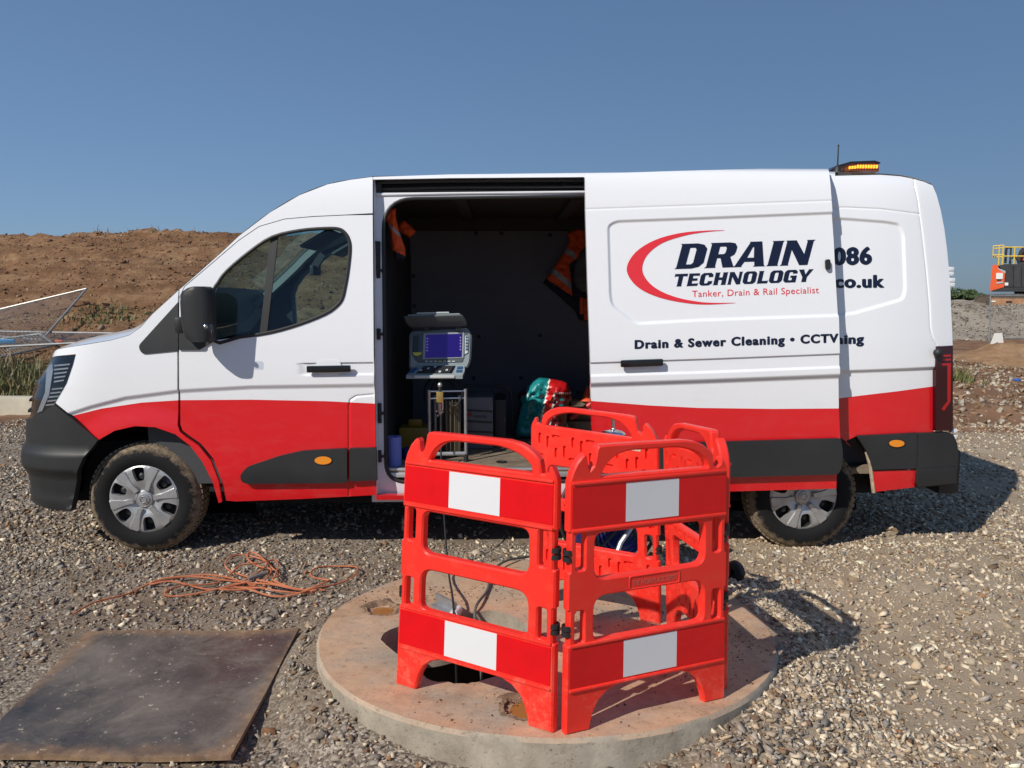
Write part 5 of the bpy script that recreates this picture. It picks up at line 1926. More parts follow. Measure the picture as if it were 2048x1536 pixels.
B_OUT = [(0, 0), (.098, 0), (.104, .03), (.114, .068), (.136, .108), (.170, .136), (.215, .152), (.27, .157), (.43, .157), (.485, .152), (.530, .136), (.564, .108), (.586, .068), (.597, .03), (.602, 0), (.70, 0),
         (.70, .325), (.692, .33), (.692, .450), (.70, .455), (.70, .585), (.692, .59), (.692, .720), (.70, .725), (.70, .885), (.695, .902), (.686, .918), (.676, .934), (.668, .930), (.664, .912), (.650, .904), (.636, .906), (.634, .925), (.628, .948), (.610, .966), (.580, .984), (.545, .996), (.49, 1.003),
         (.20, 1.004), (.150, 1.004), (.118, 1.002), (.110, .992), (.106, .968), (.098, .938), (.084, .926), (.076, .942), (.072, .966), (.062, .978), (.050, .972), (.028, .950), (.010, .918), (0, .885),
         (0, .725), (.008, .72), (.008, .59), (0, .585), (0, .455), (.008, .45), (.008, .33), (0, .325)]
def rrect(x0, z0, x1, z1, r, n=5):
    return round_poly([(x0, z0), (x1, z0), (x1, z1), (x0, z1)], r, n)
B_HOLES = [round_poly([(.128, .902), (.606, .902), (.592, .932), (.548, .960), (.47, .980), (.24, .980), (.185, .966), (.148, .936)], [.008, .008, .02, .03, .06, .05, .03, .02], 4),
           round_poly([(.108, .552), (.592, .552), (.592, .712), (.108, .712)], [.045, .045, .035, .035]), round_poly([(.108, .332), (.592, .332), (.592, .492), (.108, .492)], [.035, .035, .055, .055]),
           rrect(.032, .592, .068, .716, .012, 3), rrect(.632, .592, .668, .716, .012, 3), rrect(.032, .334, .068, .448, .012, 3), rrect(.632, .334, .668, .448, .012, 3)]
def capsule(x, z, L, vert, r=.0085, n=5):
    pts = []
    for k in range(2 * n + 2):
        pass
    hx, hz = (0, L / 2) if vert else (L / 2, 0)
    a0 = 0 if vert else -math.pi / 2
    for k in range(n + 1):
        a = a0 + math.pi * k / n
        pts.append((x + hx + r * math.cos(a), z + hz + r * math.sin(a)))
    for k in range(n + 1):
        a = a0 + math.pi + math.pi * k / n
        pts.append((x - hx + r * math.cos(a), z - hz + r * math.sin(a)))
    return np.array(pts)
DIMPLES = []
for (z0, z1) in ((.732, .880), (.165, .318)):
    zm = (z0 + z1) / 2
    for k in range(13):
        x = .055 + k * .049
        if k % 2 == 0:
            DIMPLES.append((x, zm + (.032 if (k // 2) % 2 == 0 else -.030), .038, True))
            DIMPLES.append((x, zm + (-.050 if (k // 2) % 2 == 0 else .050), .034, False))
        else:
            DIMPLES.append((x, zm + (-.018 if (k // 2) % 2 == 0 else .018), .046, True))
for k in range(9):
    DIMPLES.append((.10 + k * .0625, .522 - (.004 if k % 2 else -.004), .03, k % 2 == 1))
for zz in (.49, .535, .56):
    DIMPLES.append((.035, zz, .012, False)); DIMPLES.append((.665, zz, .012, False))
SLABN = Vector((.045, 0, 1)).normalized()
def barrier(label, pb0, pb1, pt0, pt1, text=False, sticker=False):
    """pb0/pb1 feet of the two posts, pt0/pt1 the same posts at height BH; outside is the side facing away from the ring"""
    o = thing('safety_barrier', label, 'barrier', (pb0 + pb1) / 2, 'red barrier panels around the open manhole')
    outn = ((pb1 - pb0).cross(Vector((0, 0, 1)))).normalized()      # outward
    def fn(x, z, d):
        t, h = x / BW, z / BH
        p = (pb0 * (1 - t) + pb1 * t) * (1 - h) + (pt0 * (1 - t) + pt1 * t) * h
        return p + outn * d
    mb = MB()
    ch = .006
    out = resample(B_OUT, .03)
    out = np.array(out)
    holes = [resample(h, .03) for h in B_HOLES]
    oi = inset_poly(out, ch); hi = [inset_poly(h, -ch) for h in holes]
    # outer face
    V, T, B = cdt_fill(oi, hi, (), .05)
    mb.add([fn(x, z, BT / 2) for x, z in V], [tuple(t) for t in T])
    # inner face with moulded slots
    loops_o = [capsule(x, z, L, v) for x, z, L, v in DIMPLES]
    loops_i = [capsule(x, z, L, v, .0055, 4) for x, z, L, v in DIMPLES]
    V, T, B = cdt_fill(oi, hi, [np.vstack([l, l[:1]]) for l in loops_o + loops_i], .05)
    dep = np.zeros(len(V))
    for l in loops_i:
        dep[pip(V, inset_poly(l, -.0008))] = .012
    mb.add([fn(x, z, -BT / 2 + d) for (x, z), d in zip(V, dep)], [tuple(t[::-1]) for t in T])
    for a, i in zip([out] + holes, [oi] + hi):
        n = len(a)
        vs = []
        for l, d in ((i, -BT / 2), (a, -BT / 2 + ch), (a, BT / 2 - ch), (i, BT / 2)):
            vs += [fn(x, z, d) for x, z in l]
        mb.add(vs, [(k * n + j, k * n + (j + 1) % n, (k + 1) * n + (j + 1) % n, (k + 1) * n + j) for k in range(3) for j in range(n)])
    body = mb.build('barrier_frame', M['barrier'], o, sharp=25)
    weld(body, 2e-5)
    body.data.set_sharp_from_angle(angle=R(25))
    # rims round the reflective fields
    rim = MB()
    for z0, z1 in ((.735, .880), (.170, .322)):
        for (xa, za, xb, zb) in ((.01, z0 - .006, .69, z0 - .006), (.01, z1 + .006, .69, z1 + .006)):
            pa, pc = fn(xa, za, BT / 2 + .001), fn(xb, zb, BT / 2 + .001)
            MB().beam(pa, pc, .010, .010, bev=.003).build('field_rim', M['barrier'], o)
    for z0, z1 in ((.742, .873), (.177, .315)):
        for xa, xb, mt, nm in ((.012, .233, 'refl_red', 'red_reflector'), (.233, .467, 'refl_white', 'white_reflector'), (.467, .688, 'refl_red', 'red_reflector')):
            q = MB()
            pl_ = [(xa, z0), (xb, z0), (xb, z1), (xa, z1)]
            q.prism(pl_, lambda x, z: fn(x, z, BT / 2 - .001), lambda x, z: fn(x, z, BT / 2 + .0022))
            q.build(nm, M[mt], o, smooth=False)
    if text:
        V, Fc = text_mesh('THE WORKPLACE DEPOT', .012, 0, 1.0)
        xa, xb = V[:, 0].min(), V[:, 0].max()
        P = [fn(.265 + (x - xa) / (xb - xa) * .20, .513 + y / .7 * .018, BT / 2 + .002) for x, y in V]
        b = BASE[o]
        me = bpy.data.meshes.new('moulded_lettering'); me.from_pydata([tuple(p - b) for p in P], [], Fc)
        link_mesh('moulded_lettering', me, simple('raised_letter_red', (0.62, 0.14, 0.11), 0.5), o, False)
        q = MB()
        ring = rrect(.255, .500, .475, .545, .008, 4)
        q.tube([fn(x, z, BT / 2 + .0005) for x, z in ring], .0022, 6, closed=True)
        q.build('letter_border', M['barrier'], o)
        for k in range(14):
            pass
    if sticker:
        q = MB(); q.prism(rrect(.085, .846, .14, .872, .003, 2), lambda x, z: fn(x, z, -BT / 2 + .001), lambda x, z: fn(x, z, -BT / 2 - .0015))
        st = q.build('asset_sticker', simple('sticker_cream', (0.62, 0.56, 0.42), 0.5), o, smooth=False)
        for k in range(7):
            q = MB(); x = .094 + k * .006
            q.prism([(x, .853), (x + .003, .853), (x + .003, .866), (x, .866)], lambda x, z: fn(x, z, -BT / 2 - .001), lambda x, z: fn(x, z, -BT / 2 - .0022))
            q.build('sticker_mark', M['rubber'], st, smooth=False)
    # hinge clips on the end posts
    for xx in (.010, .690):
        for zz in (.655, .632, .39, .37):
            q = MB()
            p = fn(xx, zz, 0)
            q.lathe([(.013, -.008), (.0185, -.008), (.0185, .008), (.013, .008)], p, (0, 0, 1), 14)
            q.build('hinge_clip', M['rubber'], o)
    return o
def post(px, py, tx, ty, zt=.885):
    """foot from the slab, top straight above it leaning as the photo shows"""
    f = slab_pt(px, py)
    d = ray(tx, ty)
    # keep the height of the panel: choose the point on the top ray at distance zt from the foot
    best = None
    for y in np.linspace(f.y - .18, f.y + .18, 145):
        q = at_depth(tx, ty, y)
        e = abs((q - f).length - zt * BH)
        if best is None or e < best[0] - 1e-9:
            best = (e, q)
    q = best[1]
    return f, f + (q - f) * (1 / zt)
pL = post(797, 1364, 815, 922)
pC1 = post(1110, 1463, 1119, 962)
pC2 = post(1126, 1466, 1134, 966)
pR1 = post(1444, 1392, 1449, 939)
pR2 = post(1447, 1378, 1452, 930)
pB1 = post(1340, 1250, 1334, 891)
pB2 = post(1322, 1246, 1318, 890)
bw = (pC1[0] - pL[0]).length
f0 = pB2[0]
import itertools
bestD = None
for yy in np.linspace(3.3, 4.1, 161):
    q = at_depth(1060, 1190, yy); q = Vector((q.x, q.y, slab_z(q.x, q.y)))
    e = abs((q - f0).length - .67)
    if yy > 3.4 and (bestD is None or e < bestD[0]):
        bestD = (e, q)
pDf = bestD[1]
best = None
tD = (pDf, pDf + Vector((0, 0, 1)) * BH + Vector((.01, 0, 0)))
print('BARRIER', [tuple(round(c, 3) for c in q) for p in (pL, pC1, pC2, pR1, pR2, pB1, pB2, tD) for q in p])
# outside faces: order the posts so that the outward normal points out of the ring
barrier('red barrier panel with white bands, left of the two front ones, beside the hole', pL[0], pC1[0], pL[1], pC1[1])
barrier('red barrier panel with raised lettering, right of the two front ones', pC2[0], pR1[0], pC2[1], pR1[1], text=True)
barrier('red barrier panel seen edge-on at the right side of the ring', pR2[0], pB1[0], pR2[1], pB1[1])
barrier('red barrier panel at the back with a barcode sticker, inner face showing', pB2[0], tD[0], pB2[1], tD[1], sticker=True)

# ------------------------------------------------------------------ plywood sheet
def ply_mat():
    m, nt, b, o = new_mat('worn_film_faced_ply')
    pset(b, rough=0.45, spec=0.5)
    v = texco(nt)
    sep = node(nt, 'ShaderNodeSeparateXYZ'); nt.links.new(v, sep.inputs[0])
    base = ramp(nt, noise(nt, v, 3, 8, 0.65), [(0.3, (0.030, 0.029, 0.030)), (0.7, (0.125, 0.105, 0.086))])
    mpz = texco(nt, 'Object', (1, 5, 1))
    scr = ramp(nt, noise(nt, mpz, 16, 12, 0.85, 0.4), [(0.57, (0, 0, 0)), (0.68, (1, 1, 1))])
    c1 = mixc(nt, mathn(nt, 'MULTIPLY', scr, .6), base, (0.30, 0.28, 0.26))
    dust = ramp(nt, noise(nt, v, 3.4, 12, 0.8, .6), [(0.46, (0, 0, 0)), (0.66, (1, 1, 1))])
    c2 = mixc(nt, mathn(nt, 'MULTIPLY', dust, .65), c1, (0.25, 0.21, 0.175))
    # bare brown wood and mud along the rim
    ex = mathn(nt, 'ABSOLUTE', sep.outputs[0]); ey = mathn(nt, 'ABSOLUTE', sep.outputs[1])
    e = mathn(nt, 'MAXIMUM', ex, ey)
    e2 = mathn(nt, 'ADD', e, mathn(nt, 'MULTIPLY', mathn(nt, 'SUBTRACT', noise(nt, v, 7, 10, 0.75), .5), .26))
    mr = node(nt, 'ShaderNodeMapRange'); mr.inputs['From Min'].default_value = .43; mr.inputs['From Max'].default_value = .53; nt.links.new(e2, mr.inputs[0])
    wood = ramp(nt, noise(nt, v, 20, 8, 0.7), [(0.3, (0.17, 0.085, 0.04)), (0.7, (0.42, 0.27, 0.15))])
    c3 = mixc(nt, mathn(nt, 'MULTIPLY', mr.outputs[0], .85), c2, wood)
    sp = ramp(nt, noise(nt, v, 30, 5, 0.7), [(0.63, (0, 0, 0)), (0.68, (1, 1, 1))])
    c4 = mixc(nt, mathn(nt, 'MULTIPLY', sp, .8), c3, (0.55, 0.47, 0.36))
    nt.links.new(c4, b.inputs['Base Color'])
    nt.links.new(mathn(nt, 'ADD', mathn(nt, 'MULTIPLY', dust, .3), mathn(nt, 'ADD', mathn(nt, 'MULTIPLY', mr.outputs[0], .3), .36)), b.inputs['Roughness'])
    bump(nt, b, noise(nt, v, 40, 8, 0.75), .18, .003)
    return m
pc = [gnd(175, 1262, .045), gnd(598, 1256, .045), gnd(462, 1511, .045), gnd(-72, 1511, .045)]
cen = sum(pc, Vector()) / 4
ply = MB()
N_ = 14
def bil(a, b):
    return pc[0] * (1 - a) * (1 - b) + pc[1] * a * (1 - b) + pc[2] * a * b + pc[3] * (1 - a) * b
vs = []
for i in range(N_ + 1):
    for j in range(N_ + 1):
        p = bil(i / N_, j / N_)
        zz = .042 + .006 * math.sin(i * .5) * math.cos(j * .4)
        vs += [Vector((p.x, p.y, zz)), Vector((p.x, p.y, zz - .018))]
fs = []
def I(i, j, k):
    return (i * (N_ + 1) + j) * 2 + k
for i in range(N_):
    for j in range(N_):
        fs += [(I(i, j, 0), I(i + 1, j, 0), I(i + 1, j + 1, 0), I(i, j + 1, 0)), (I(i, j, 1), I(i, j + 1, 1), I(i + 1, j + 1, 1), I(i + 1, j, 1))]
for i in range(N_):
    for (a, b) in (((i, 0), (i + 1, 0)), ((i, N_), (i + 1, N_)), ((0, i), (0, i + 1)), ((N_, i), (N_, i + 1))):
        fs.append((I(*a, 0), I(*b, 0), I(*b, 1), I(*a, 1)))
ply.add(vs, fs)
top_mesh(ply, 'plywood_sheet', ply_mat(), 'scuffed black faced plywood sheet lying on the gravel', 'board', (cen.x, cen.y, .03), sharp=40)

# ------------------------------------------------------------------ orange rope
rope_px = [(143, 1228), (190, 1207), (245, 1190), (285, 1172), (330, 1160), (400, 1154), (470, 1158), (500, 1163), (455, 1175), (400, 1182), (345, 1187), (330, 1185), (365, 1172), (420, 1163), (455, 1150), (480, 1134), (520, 1128), (548, 1118), (556, 1128),
           (552, 1150), (540, 1165), (510, 1176), (470, 1182), (440, 1178), (470, 1170), (520, 1176), (560, 1186), (600, 1184), (625, 1178), (560, 1172), (520, 1164), (490, 1150), (452, 1132), (460, 1117), (490, 1111), (520, 1116), (534, 1130), (520, 1146),
           (495, 1155), (480, 1165), (470, 1176), (500, 1182), (545, 1190), (590, 1187), (625, 1180), (650, 1172), (690, 1158), (712, 1146), (714, 1134), (695, 1126), (660, 1127), (630, 1136), (622, 1148), (645, 1153), (660, 1160), (650, 1167), (610, 1176), (570, 1168),
           (545, 1162), (560, 1152), (548, 1136), (525, 1118), (502, 1108), (495, 1116), (515, 1130), (540, 1140), (538, 1154), (510, 1168), (470, 1156), (420, 1150), (370, 1153), (305, 1164), (308, 1170), (350, 1166), (420, 1174), (470, 1164), (540, 1172), (590, 1178), (650, 1176)]
rp = catmull(rope_px, 5)
rr = np.random.default_rng(9)
pts = []
for k, (x, y) in enumerate(rp):
    g = gnd(x, y, .03)
    hz = float(gz(g.x, g.y)) + .024 + .010 * math.sin(k * .35) + .012 * (math.exp(-((x - 520) / 60) ** 2))
    pts.append(Vector((g.x, g.y, hz)))
def rope_mat():
    m, nt, b, o = new_mat('orange_rope')
    pset(b, rough=0.75)
    v = texco(nt)
    f = noise(nt, v, 8, 6, .7)
    nt.links.new(ramp(nt, f, [(0.3, (0.36, 0.10, 0.04)), (0.7, (0.62, 0.21, 0.10))]), b.inputs['Base Color'])
    w = node(nt, 'ShaderNodeTexWave'); w.inputs['Scale'].default_value = 60; nt.links.new(v, w.inputs['Vector'])
    bump(nt, b, w.outputs['Fac'], .4, .003)
    return m
mb = MB(); mb.tube(pts, .0050, 6)
g0 = gnd(520, 1160)
top_mesh(mb, 'orange_rope', rope_mat(), 'tangled thin orange rope lying on the gravel by the front wheel', 'rope', (g0.x, g0.y, 0))
a, b = gnd(497, 1158, .05), gnd(533, 1147, .05)
mb = MB(); mb.tube([a, a * .5 + b * .5 + Vector((0, 0, .004)), b], [.010, .014, .011], 8)
top_mesh(mb, 'grey_stick', simple('stick_grey', (0.16, 0.16, 0.155), 0.7), 'short grey stick lying inside the rope tangle', 'stick', tuple(a - Vector((0, 0, .012))))
# ------------------------------------------------------------------ things in and around the van's load space (van frame)
def puffy(outline_px, v, depth, colorf, mats, name, parent=None, base=None, label=None, cat=None, group=None, grid=6.0, edge=14.0, wrinkle=0.0, seed=1, thin=.004, lines=()):
    """a soft thing traced in pixels on the plane v, bulging front and back"""
    ol = resample(outline_px, grid)
    V, T, B = cdt_fill(ol, [], lines, grid)
    d = np.minimum(seg_dist(V, ol, True) / edge, 1)
    bul = thin + depth * np.sqrt(np.maximum(1 - (1 - d) ** 2, 0))
    wr = wrinkle * (fbm(V[:, 0], V[:, 1], .09, 3, seed) + .5 * fbm(V[:, 0] * .4, V[:, 1], .2, 2, seed + 3)) * d
    mb = MB()
    cen = V[T].mean(1)
    mi = colorf(cen)
    fr = [van_at(x, y, v - b - w_) for (x, y), b, w_ in zip(V, bul, wr)]
    bk = [van_at(x, y, v + b) for (x, y), b in zip(V, bul)]
    n = len(V)
    mb.v = [tuple(p) for p in fr + bk]
    for t, m_ in zip(T, mi):
        mb.f.append(list(t)); mb.m.append(int(m_))
        mb.f.append([n + q for q in t[::-1]]); mb.m.append(int(m_))
    for i, j in B:
        mb.f.append([i, j, n + j, n + i]); mb.m.append(0)
    if parent is not None:
        return mb.build(name, mats, parent, sharp=60)
    return top_mesh(mb, name, mats, label, cat, base, group, frame='van', sharp=60)
hv = simple('hivis_orange', (0.75, 0.085, 0.012), 0.7, var=.12, vscale=20)
navyc = simple('navy_cloth', (0.012, 0.013, 0.025), 0.9)
band = simple('reflective_band', (0.33, 0.33, 0.34), 0.5)
def tops(cx, cy, v):
    return tuple(van_at(cx, cy, v))
# jacket sleeve on the bulkhead
def colA(c):
    x, y = c[:, 0], c[:, 1]
    r = np.zeros(len(c), int)
    k = (y - 447) - (x - 778) * .85
    r[(k > 0) & (k < 8)] = 2
    r[(y - 500) - (x - 785) * .48 > 0] = 1
    return r
puffy([(779, 415), (792, 416), (792, 435), (799, 464), (811, 498), (811, 513), (807, 522), (790, 518), (784, 500), (781, 467), (775, 447), (769, 437)], .42, .03, colA, [hv, navyc, band], 'hivis_jacket',
      base=tops(790, 520, .42), label='orange work jacket with grey band hung at the bulkhead corner', cat='jacket', group='orange work jackets hung in the van', grid=2.2, edge=8, wrinkle=.02)
puffy([(797, 447), (808, 440), (822, 452), (832, 463), (820, 475), (806, 468), (798, 460)], .75, .03, lambda c: np.zeros(len(c), int), [hv], 'orange_hat',
      base=tops(815, 474, .75), label='orange soft hat hanging behind the jacket on the bulkhead', cat='hat', grid=2.2, edge=8, wrinkle=.02)
# jacket by the far wall, seen beside the slid door
VJ = v_far - .10
def colB(c):
    x, y = c[:, 0], c[:, 1]
    r = np.zeros(len(c), int)
    def strip(a, b, w):
        k = (y - a[1]) - (x - a[0]) * (b[1] - a[1]) / (b[0] - a[0])
        return (k > 0) & (k < w)
    r[strip((1129, 494), (1152, 506), 13) & (x < 1152)] = 2
    r[strip((1107, 537), (1140, 563), 13) & (x < 1143)] = 2
    k = (y - 557) - (x - 1091) * .65
    r[k > 0] = 1
    r[(x > 1140 + (y - 545) * .1) & (y > 505 + (1176 - x) * .6)] = 1
    r[(x > 1160) & (x < 1166.5) & (y > 594) & (y < 628)] = 0
    r[(x > 1168.5) & (x < 1178) & (y > 597) & (y < 640)] = 0
    return r
jk = puffy([(1215, 440), (1172, 446), (1135, 466), (1138, 482), (1133, 496), (1110, 530), (1086, 566), (1115, 590), (1150, 622), (1158, 640), (1172, 642), (1215, 640)], VJ, .05, colB, [hv, navyc, band], 'hivis_jacket',
      base=tops(1150, 640, VJ), label='orange and navy work jacket with grey bands on the far wall', cat='jacket', group='orange work jackets hung in the van', grid=2.4, edge=14, wrinkle=.03, seed=4)
puffy([(1215, 488), (1176, 488), (1160, 504), (1150, 530), (1147, 556), (1152, 574), (1166, 584), (1215, 588)], VJ - .16, .08, lambda c: np.zeros(len(c), int), [simple('grey_backpack', (0.09, 0.088, 0.085), 0.85, var=.35, vscale=8)], 'grey_bag',
      base=tops(1170, 588, VJ - .16), label='grey rounded bag hanging in front of the far jacket', cat='bag', grid=5, edge=20, wrinkle=.03)

# bag of teal and red plastic
vb = float(van_floor(1075, 876, w_floor).y)
def colBag(c):
    x, y = c[:, 0], c[:, 1]
    r = np.zeros(len(c), int)
    lx = 1100 - (y - 757) * .20
    r[x > lx] = 1
    r[(x > lx - 2.2) & (x < lx + .5)] = 2
    in_ = (x > 1108 - (y - 785) * .16) & (y > 784)
    r[in_ & (x < 1111.5 - (y - 785) * .16)] = 2
    r[in_ & (y < 787)] = 2
    r[(x > 1112 - (y - 785) * .16) & (y > 788)] = 3
    r[(x > 1118) & (x < 1128) & (((y > 796) & (y < 802)) | ((y > 808) & (y < 814)))] = 0
    r[x < 1050 - (y - 790) * .28] = 3
    r[np.hypot((x - 1049), (y - 799)) < 8.5] = 0
    return r
teal = simple('teal_plastic', (0.012, 0.22, 0.23), 0.32, var=.35, vscale=14, bumpk=.5, bscale=60)
redp = simple('red_plastic_film', (0.55, 0.012, 0.015), 0.28, var=.2, vscale=10, bumpk=.5, bscale=40)
puffy([(1079, 755), (1099, 757), (1125, 762), (1134, 766), (1143, 786), (1143, 800), (1138, 806), (1136, 825), (1131, 862), (1121, 876), (1075, 878), (1034, 876), (1029, 868), (1031, 845), (1035, 822), (1040, 806), (1034, 791), (1048, 777), (1064, 763)],
      vb, .10, colBag, [teal, redp, simple('white_print', (0.7, 0.7, 0.66), .4), simple('maroon_print', (0.10, 0.008, 0.012), .35)], 'plastic_sack',
      base=tops(1075, 878, vb), label='crumpled teal and red plastic sack standing on the van floor', cat='sack', grid=4, edge=22, wrinkle=.06, seed=7)
# planks and cone at the right
vp = float(van_floor(1160, 868, w_floor).y) + .05
wood = simple('grey_plank_wood', (0.25, 0.195, 0.14), 0.8, var=.35, vscale=10)
k = 0
for (x0, x1, y0, y1, dv) in ((1128, 1260, 842, 872, 0), (1138, 1260, 826, 842, .06), (1132, 1260, 812, 825, .02), (1140, 1260, 800, 811, .08)):
    a, b = van_at(x0, y1, vp + dv), van_at(x1, y0, vp + dv)
    mb = MB(); mb.box(((a.x + b.x) / 2, vp + dv + .10, (a.z + b.z) / 2), (b.x - a.x, .20, abs(b.z - a.z) - .006), rot=Matrix.Rotation(R(1.5 * (k % 2)), 3, 'Z'), bev=.004)
    top_mesh(mb, 'timber_plank', wood, ['thick grey timber plank at the bottom of the stack in the van', 'grey timber plank second from the bottom of the stack', 'grey timber plank second from the top of the stack', 'grey timber plank topmost of the stack under the orange cone'][k], 'plank',
             ((a.x + b.x) / 2, vp + dv + .10, min(a.z, b.z)), 'timber planks stacked in the van', frame='van')
    k += 1
ca = van_at(1174, 801, vp + .10)
mb = MB(); mb.lathe([(.062, 0), (.052, .012), (.040, .02), (.006, .115), (0, .118)], ca, n=20)
top_mesh(mb, 'orange_cone', simple('cone_orange', (0.80, 0.10, 0.03), 0.5), 'small orange cone on top of the timber planks', 'cone', tuple(ca), frame='van')
a, b = van_at(1156, 826, vp - .06), van_at(1182, 808, vp - .06)
mb = MB(); mb.cyl(a - (b - a) * .6, b + (b - a), .022, .022, 12)
top_mesh(mb, 'red_pole', simple('red_pole_paint', (0.60, 0.03, 0.03), 0.35), 'red round pole lying against the timber planks', 'pole', tuple(a), frame='van')
puffy([(1113, 836), (1125, 834), (1134, 844), (1139, 860), (1138, 872), (1120, 872), (1116, 850)], vp - .12, .03, lambda c: np.zeros(len(c), int), [simple('crinkled_film', (0.42, 0.43, 0.46), 0.25, var=.4, vscale=25, bumpk=.8, bscale=60)], 'clear_film',
      base=tops(1126, 872, vp - .12), label='crinkled silvery plastic wrap beside the sack', cat='wrap', grid=4, edge=8, wrinkle=.06)

# ------------------------------------------------------------------ camera control unit
MVv = .50
mo = thing('control_unit', 'grey survey control unit with a blue screen and keyboard', 'control unit', tuple(van_at(880, 757, MVv)), frame='van')
shell = simple('unit_shell', (0.26, 0.31, 0.32), 0.45)
shell_d = simple('unit_shell_dark', (0.085, 0.10, 0.105), 0.5)
def vplate(outline, v, t, mat, name, parent, cham=.003, grid=None, tilt=0.0, y0=0):
    mb = MB()
    o = np.array(outline, float)
    # pixel polygon -> metres on plane v
    Q = np.array([[van_at(x, y, v).x, van_at(x, y, v).z] for x, y in o])
    z0 = van_at(880, y0, v).z if y0 else 0
    plate(mb, Q, [], lambda x, z, d: Vector((x, v + d + (tilt * (z - z0)), z)), t, cham, grid)
    ob = mb.build(name, mat, parent, sharp=30)
    weld(ob)
    ob.data.set_sharp_from_angle(angle=R(30))
    return ob
case = vplate(round_poly([(818, 664), (936, 657), (944, 672), (942, 722), (936, 736), (819, 737)], [10, 10, 8, 8, 4, 4]), MVv, .07, shell, 'case', mo, .012, tilt=.18, y0=736)
F_ = MVv - .036
def onface(outline, mat, name, parent, lift=.003, t=.004):
    return vplate(outline, MVv - .0365 - lift, t, mat, name, parent, .0008, tilt=.18, y0=736)
onface(round_poly([(822, 668), (931, 662), (938, 675), (936, 706), (926, 712), (926, 724), (836, 726), (823, 710)], 5), shell_d, 'face_plate', case, .001)
onface([(846, 667), (928, 664), (927, 716), (845, 719)], simple('screen_bezel', (0.30, 0.33, 0.36), .4), 'screen_bezel', case, .004)
scr_m, nt, b_, o_ = new_mat('lit_blue_screen')
pset(b_, color=(0.01, 0.005, 0.08), emit=(0.030, 0.006, 0.30), emits=0.28, rough=0.12)
scr = onface([(851, 670), (924, 668), (923, 714), (850, 716)], scr_m, 'screen', case, .007)
icm, nt, b_, o_ = new_mat('screen_icons')
pset(b_, color=(0.2, 0.15, 0.4), emit=(0.25, 0.18, 0.55), emits=0.22)
for k in range(5):
    onface([(852, 676 + k * 6), (855.5, 676 + k * 6), (855.5, 679 + k * 6), (852, 679 + k * 6)], icm, 'screen_icon', scr, .0095, .001)
    onface([(919, 674 + k * 6), (922, 674 + k * 6), (922, 677 + k * 6), (919, 677 + k * 6)], icm, 'screen_icon', scr, .0095, .001)
bl = simple('blue_keys', (0.03, 0.10, 0.22), .4)
wh = simple('white_label', (0.55, 0.60, 0.62), .4)
onface([(929.5, 672), (936.5, 672), (935.5, 706), (929.5, 709)], wh, 'side_label', case, .003)
for k in range(5):
    onface([(931, 673 + k * 6), (935, 673 + k * 6), (935, 677 + k * 6), (931, 677 + k * 6)], bl, 'side_button', case, .006)
    onface([(838, 674 + k * 5.6), (843, 674 + k * 5.6), (843, 678 + k * 5.6), (838, 678 + k * 5.6)], bl, 'side_button', case, .006)
onface([(826, 673), (836, 672), (835, 704), (825, 704)], M['gloss_black'], 'disc_slot', case, .004)
yl = simple('yellow_label', (0.65, 0.60, 0.08), .5)
onface([(825, 705), (843, 705), (842, 709), (835, 712), (827, 711)], yl, 'yellow_label', case, .005)
for k in range(7):
    onface([(850 + k * 9, 722), (856 + k * 9, 721.6), (856 + k * 9, 723.6), (850 + k * 9, 724)], yl if k == 3 else wh, 'soft_key', case, .004)
# lid held above the case
lid = vplate(round_poly([(808, 632), (925, 628), (933, 640), (935, 652), (820, 655), (812, 645)], [4, 6, 4, 6, 8, 6]), MVv - .02, .03, shell_d, 'lid', mo, .008, tilt=-.55, y0=654)
vplate(round_poly([(816, 629), (920, 626.5), (921, 630), (816, 633)], 1), MVv - .055, .02, shell, 'lid_edge', lid, .003)
vplate(round_poly([(834, 625), (898, 623.5), (899, 626.5), (833, 628)], 1), MVv - .05, .02, simple('lid_handle_pale', (.5, .56, .56), .4), 'lid_handle', lid, .003)
for x in (852, 916):
    mb = MB(); p = van_at(x, 656, MVv - .01); mb.box(p, (.03, .02, .035), bev=.004); mb.build('lid_hinge', M['plastic'], mo)
# keyboard tray sloping towards us
def kb(x, t):  # t 0 at the case, 1 at the front edge
    return None
p00, p10 = van_at(832, 731, MVv - .05), van_at(928, 730, MVv - .05)
p01, p11 = van_at(812, 751, MVv - .16), van_at(925, 751, MVv - .16)
def kpt(a, b, h=0.0):
    p = p00 * (1 - a) * (1 - b) + p10 * a * (1 - b) + p01 * (1 - a) * b + p11 * a * b
    return p + Vector((0, 0, h))
mb = MB()
ring = [(0, 0), (1, 0), (1.03, .5), (1, 1), (0, 1), (-.02, .5)]
mb.prism(ring, lambda a, b: kpt(a, b, 0), lambda a, b: kpt(a, b, -.022))
tray = mb.build('keyboard_tray', shell, mo, sharp=30)
mb = MB(); mb.prism([(.19, .12), (.83, .12), (.80, .82), (.15, .82)], lambda a, b: kpt(a, b, .004), lambda a, b: kpt(a, b, -.002))
kbp = mb.build('keyboard', M['gloss_black'], tray, smooth=False)
keym = simple('grey_keys', (0.035, 0.036, 0.04), .5)
for r_ in range(4):
    for c_ in range(11):
        mb = MB()
        a0, b0 = .19 + c_ * .055 - r_ * .008, .17 + r_ * .16
        mb.prism([(a0, b0), (a0 + .042, b0), (a0 + .042, b0 + .12), (a0, b0 + .12)], lambda a, b: kpt(a, b, .008), lambda a, b: kpt(a, b, .003))
        mb.build('key', wh if (r_ * 11 + c_) % 9 == 4 else keym, kbp, smooth=False)
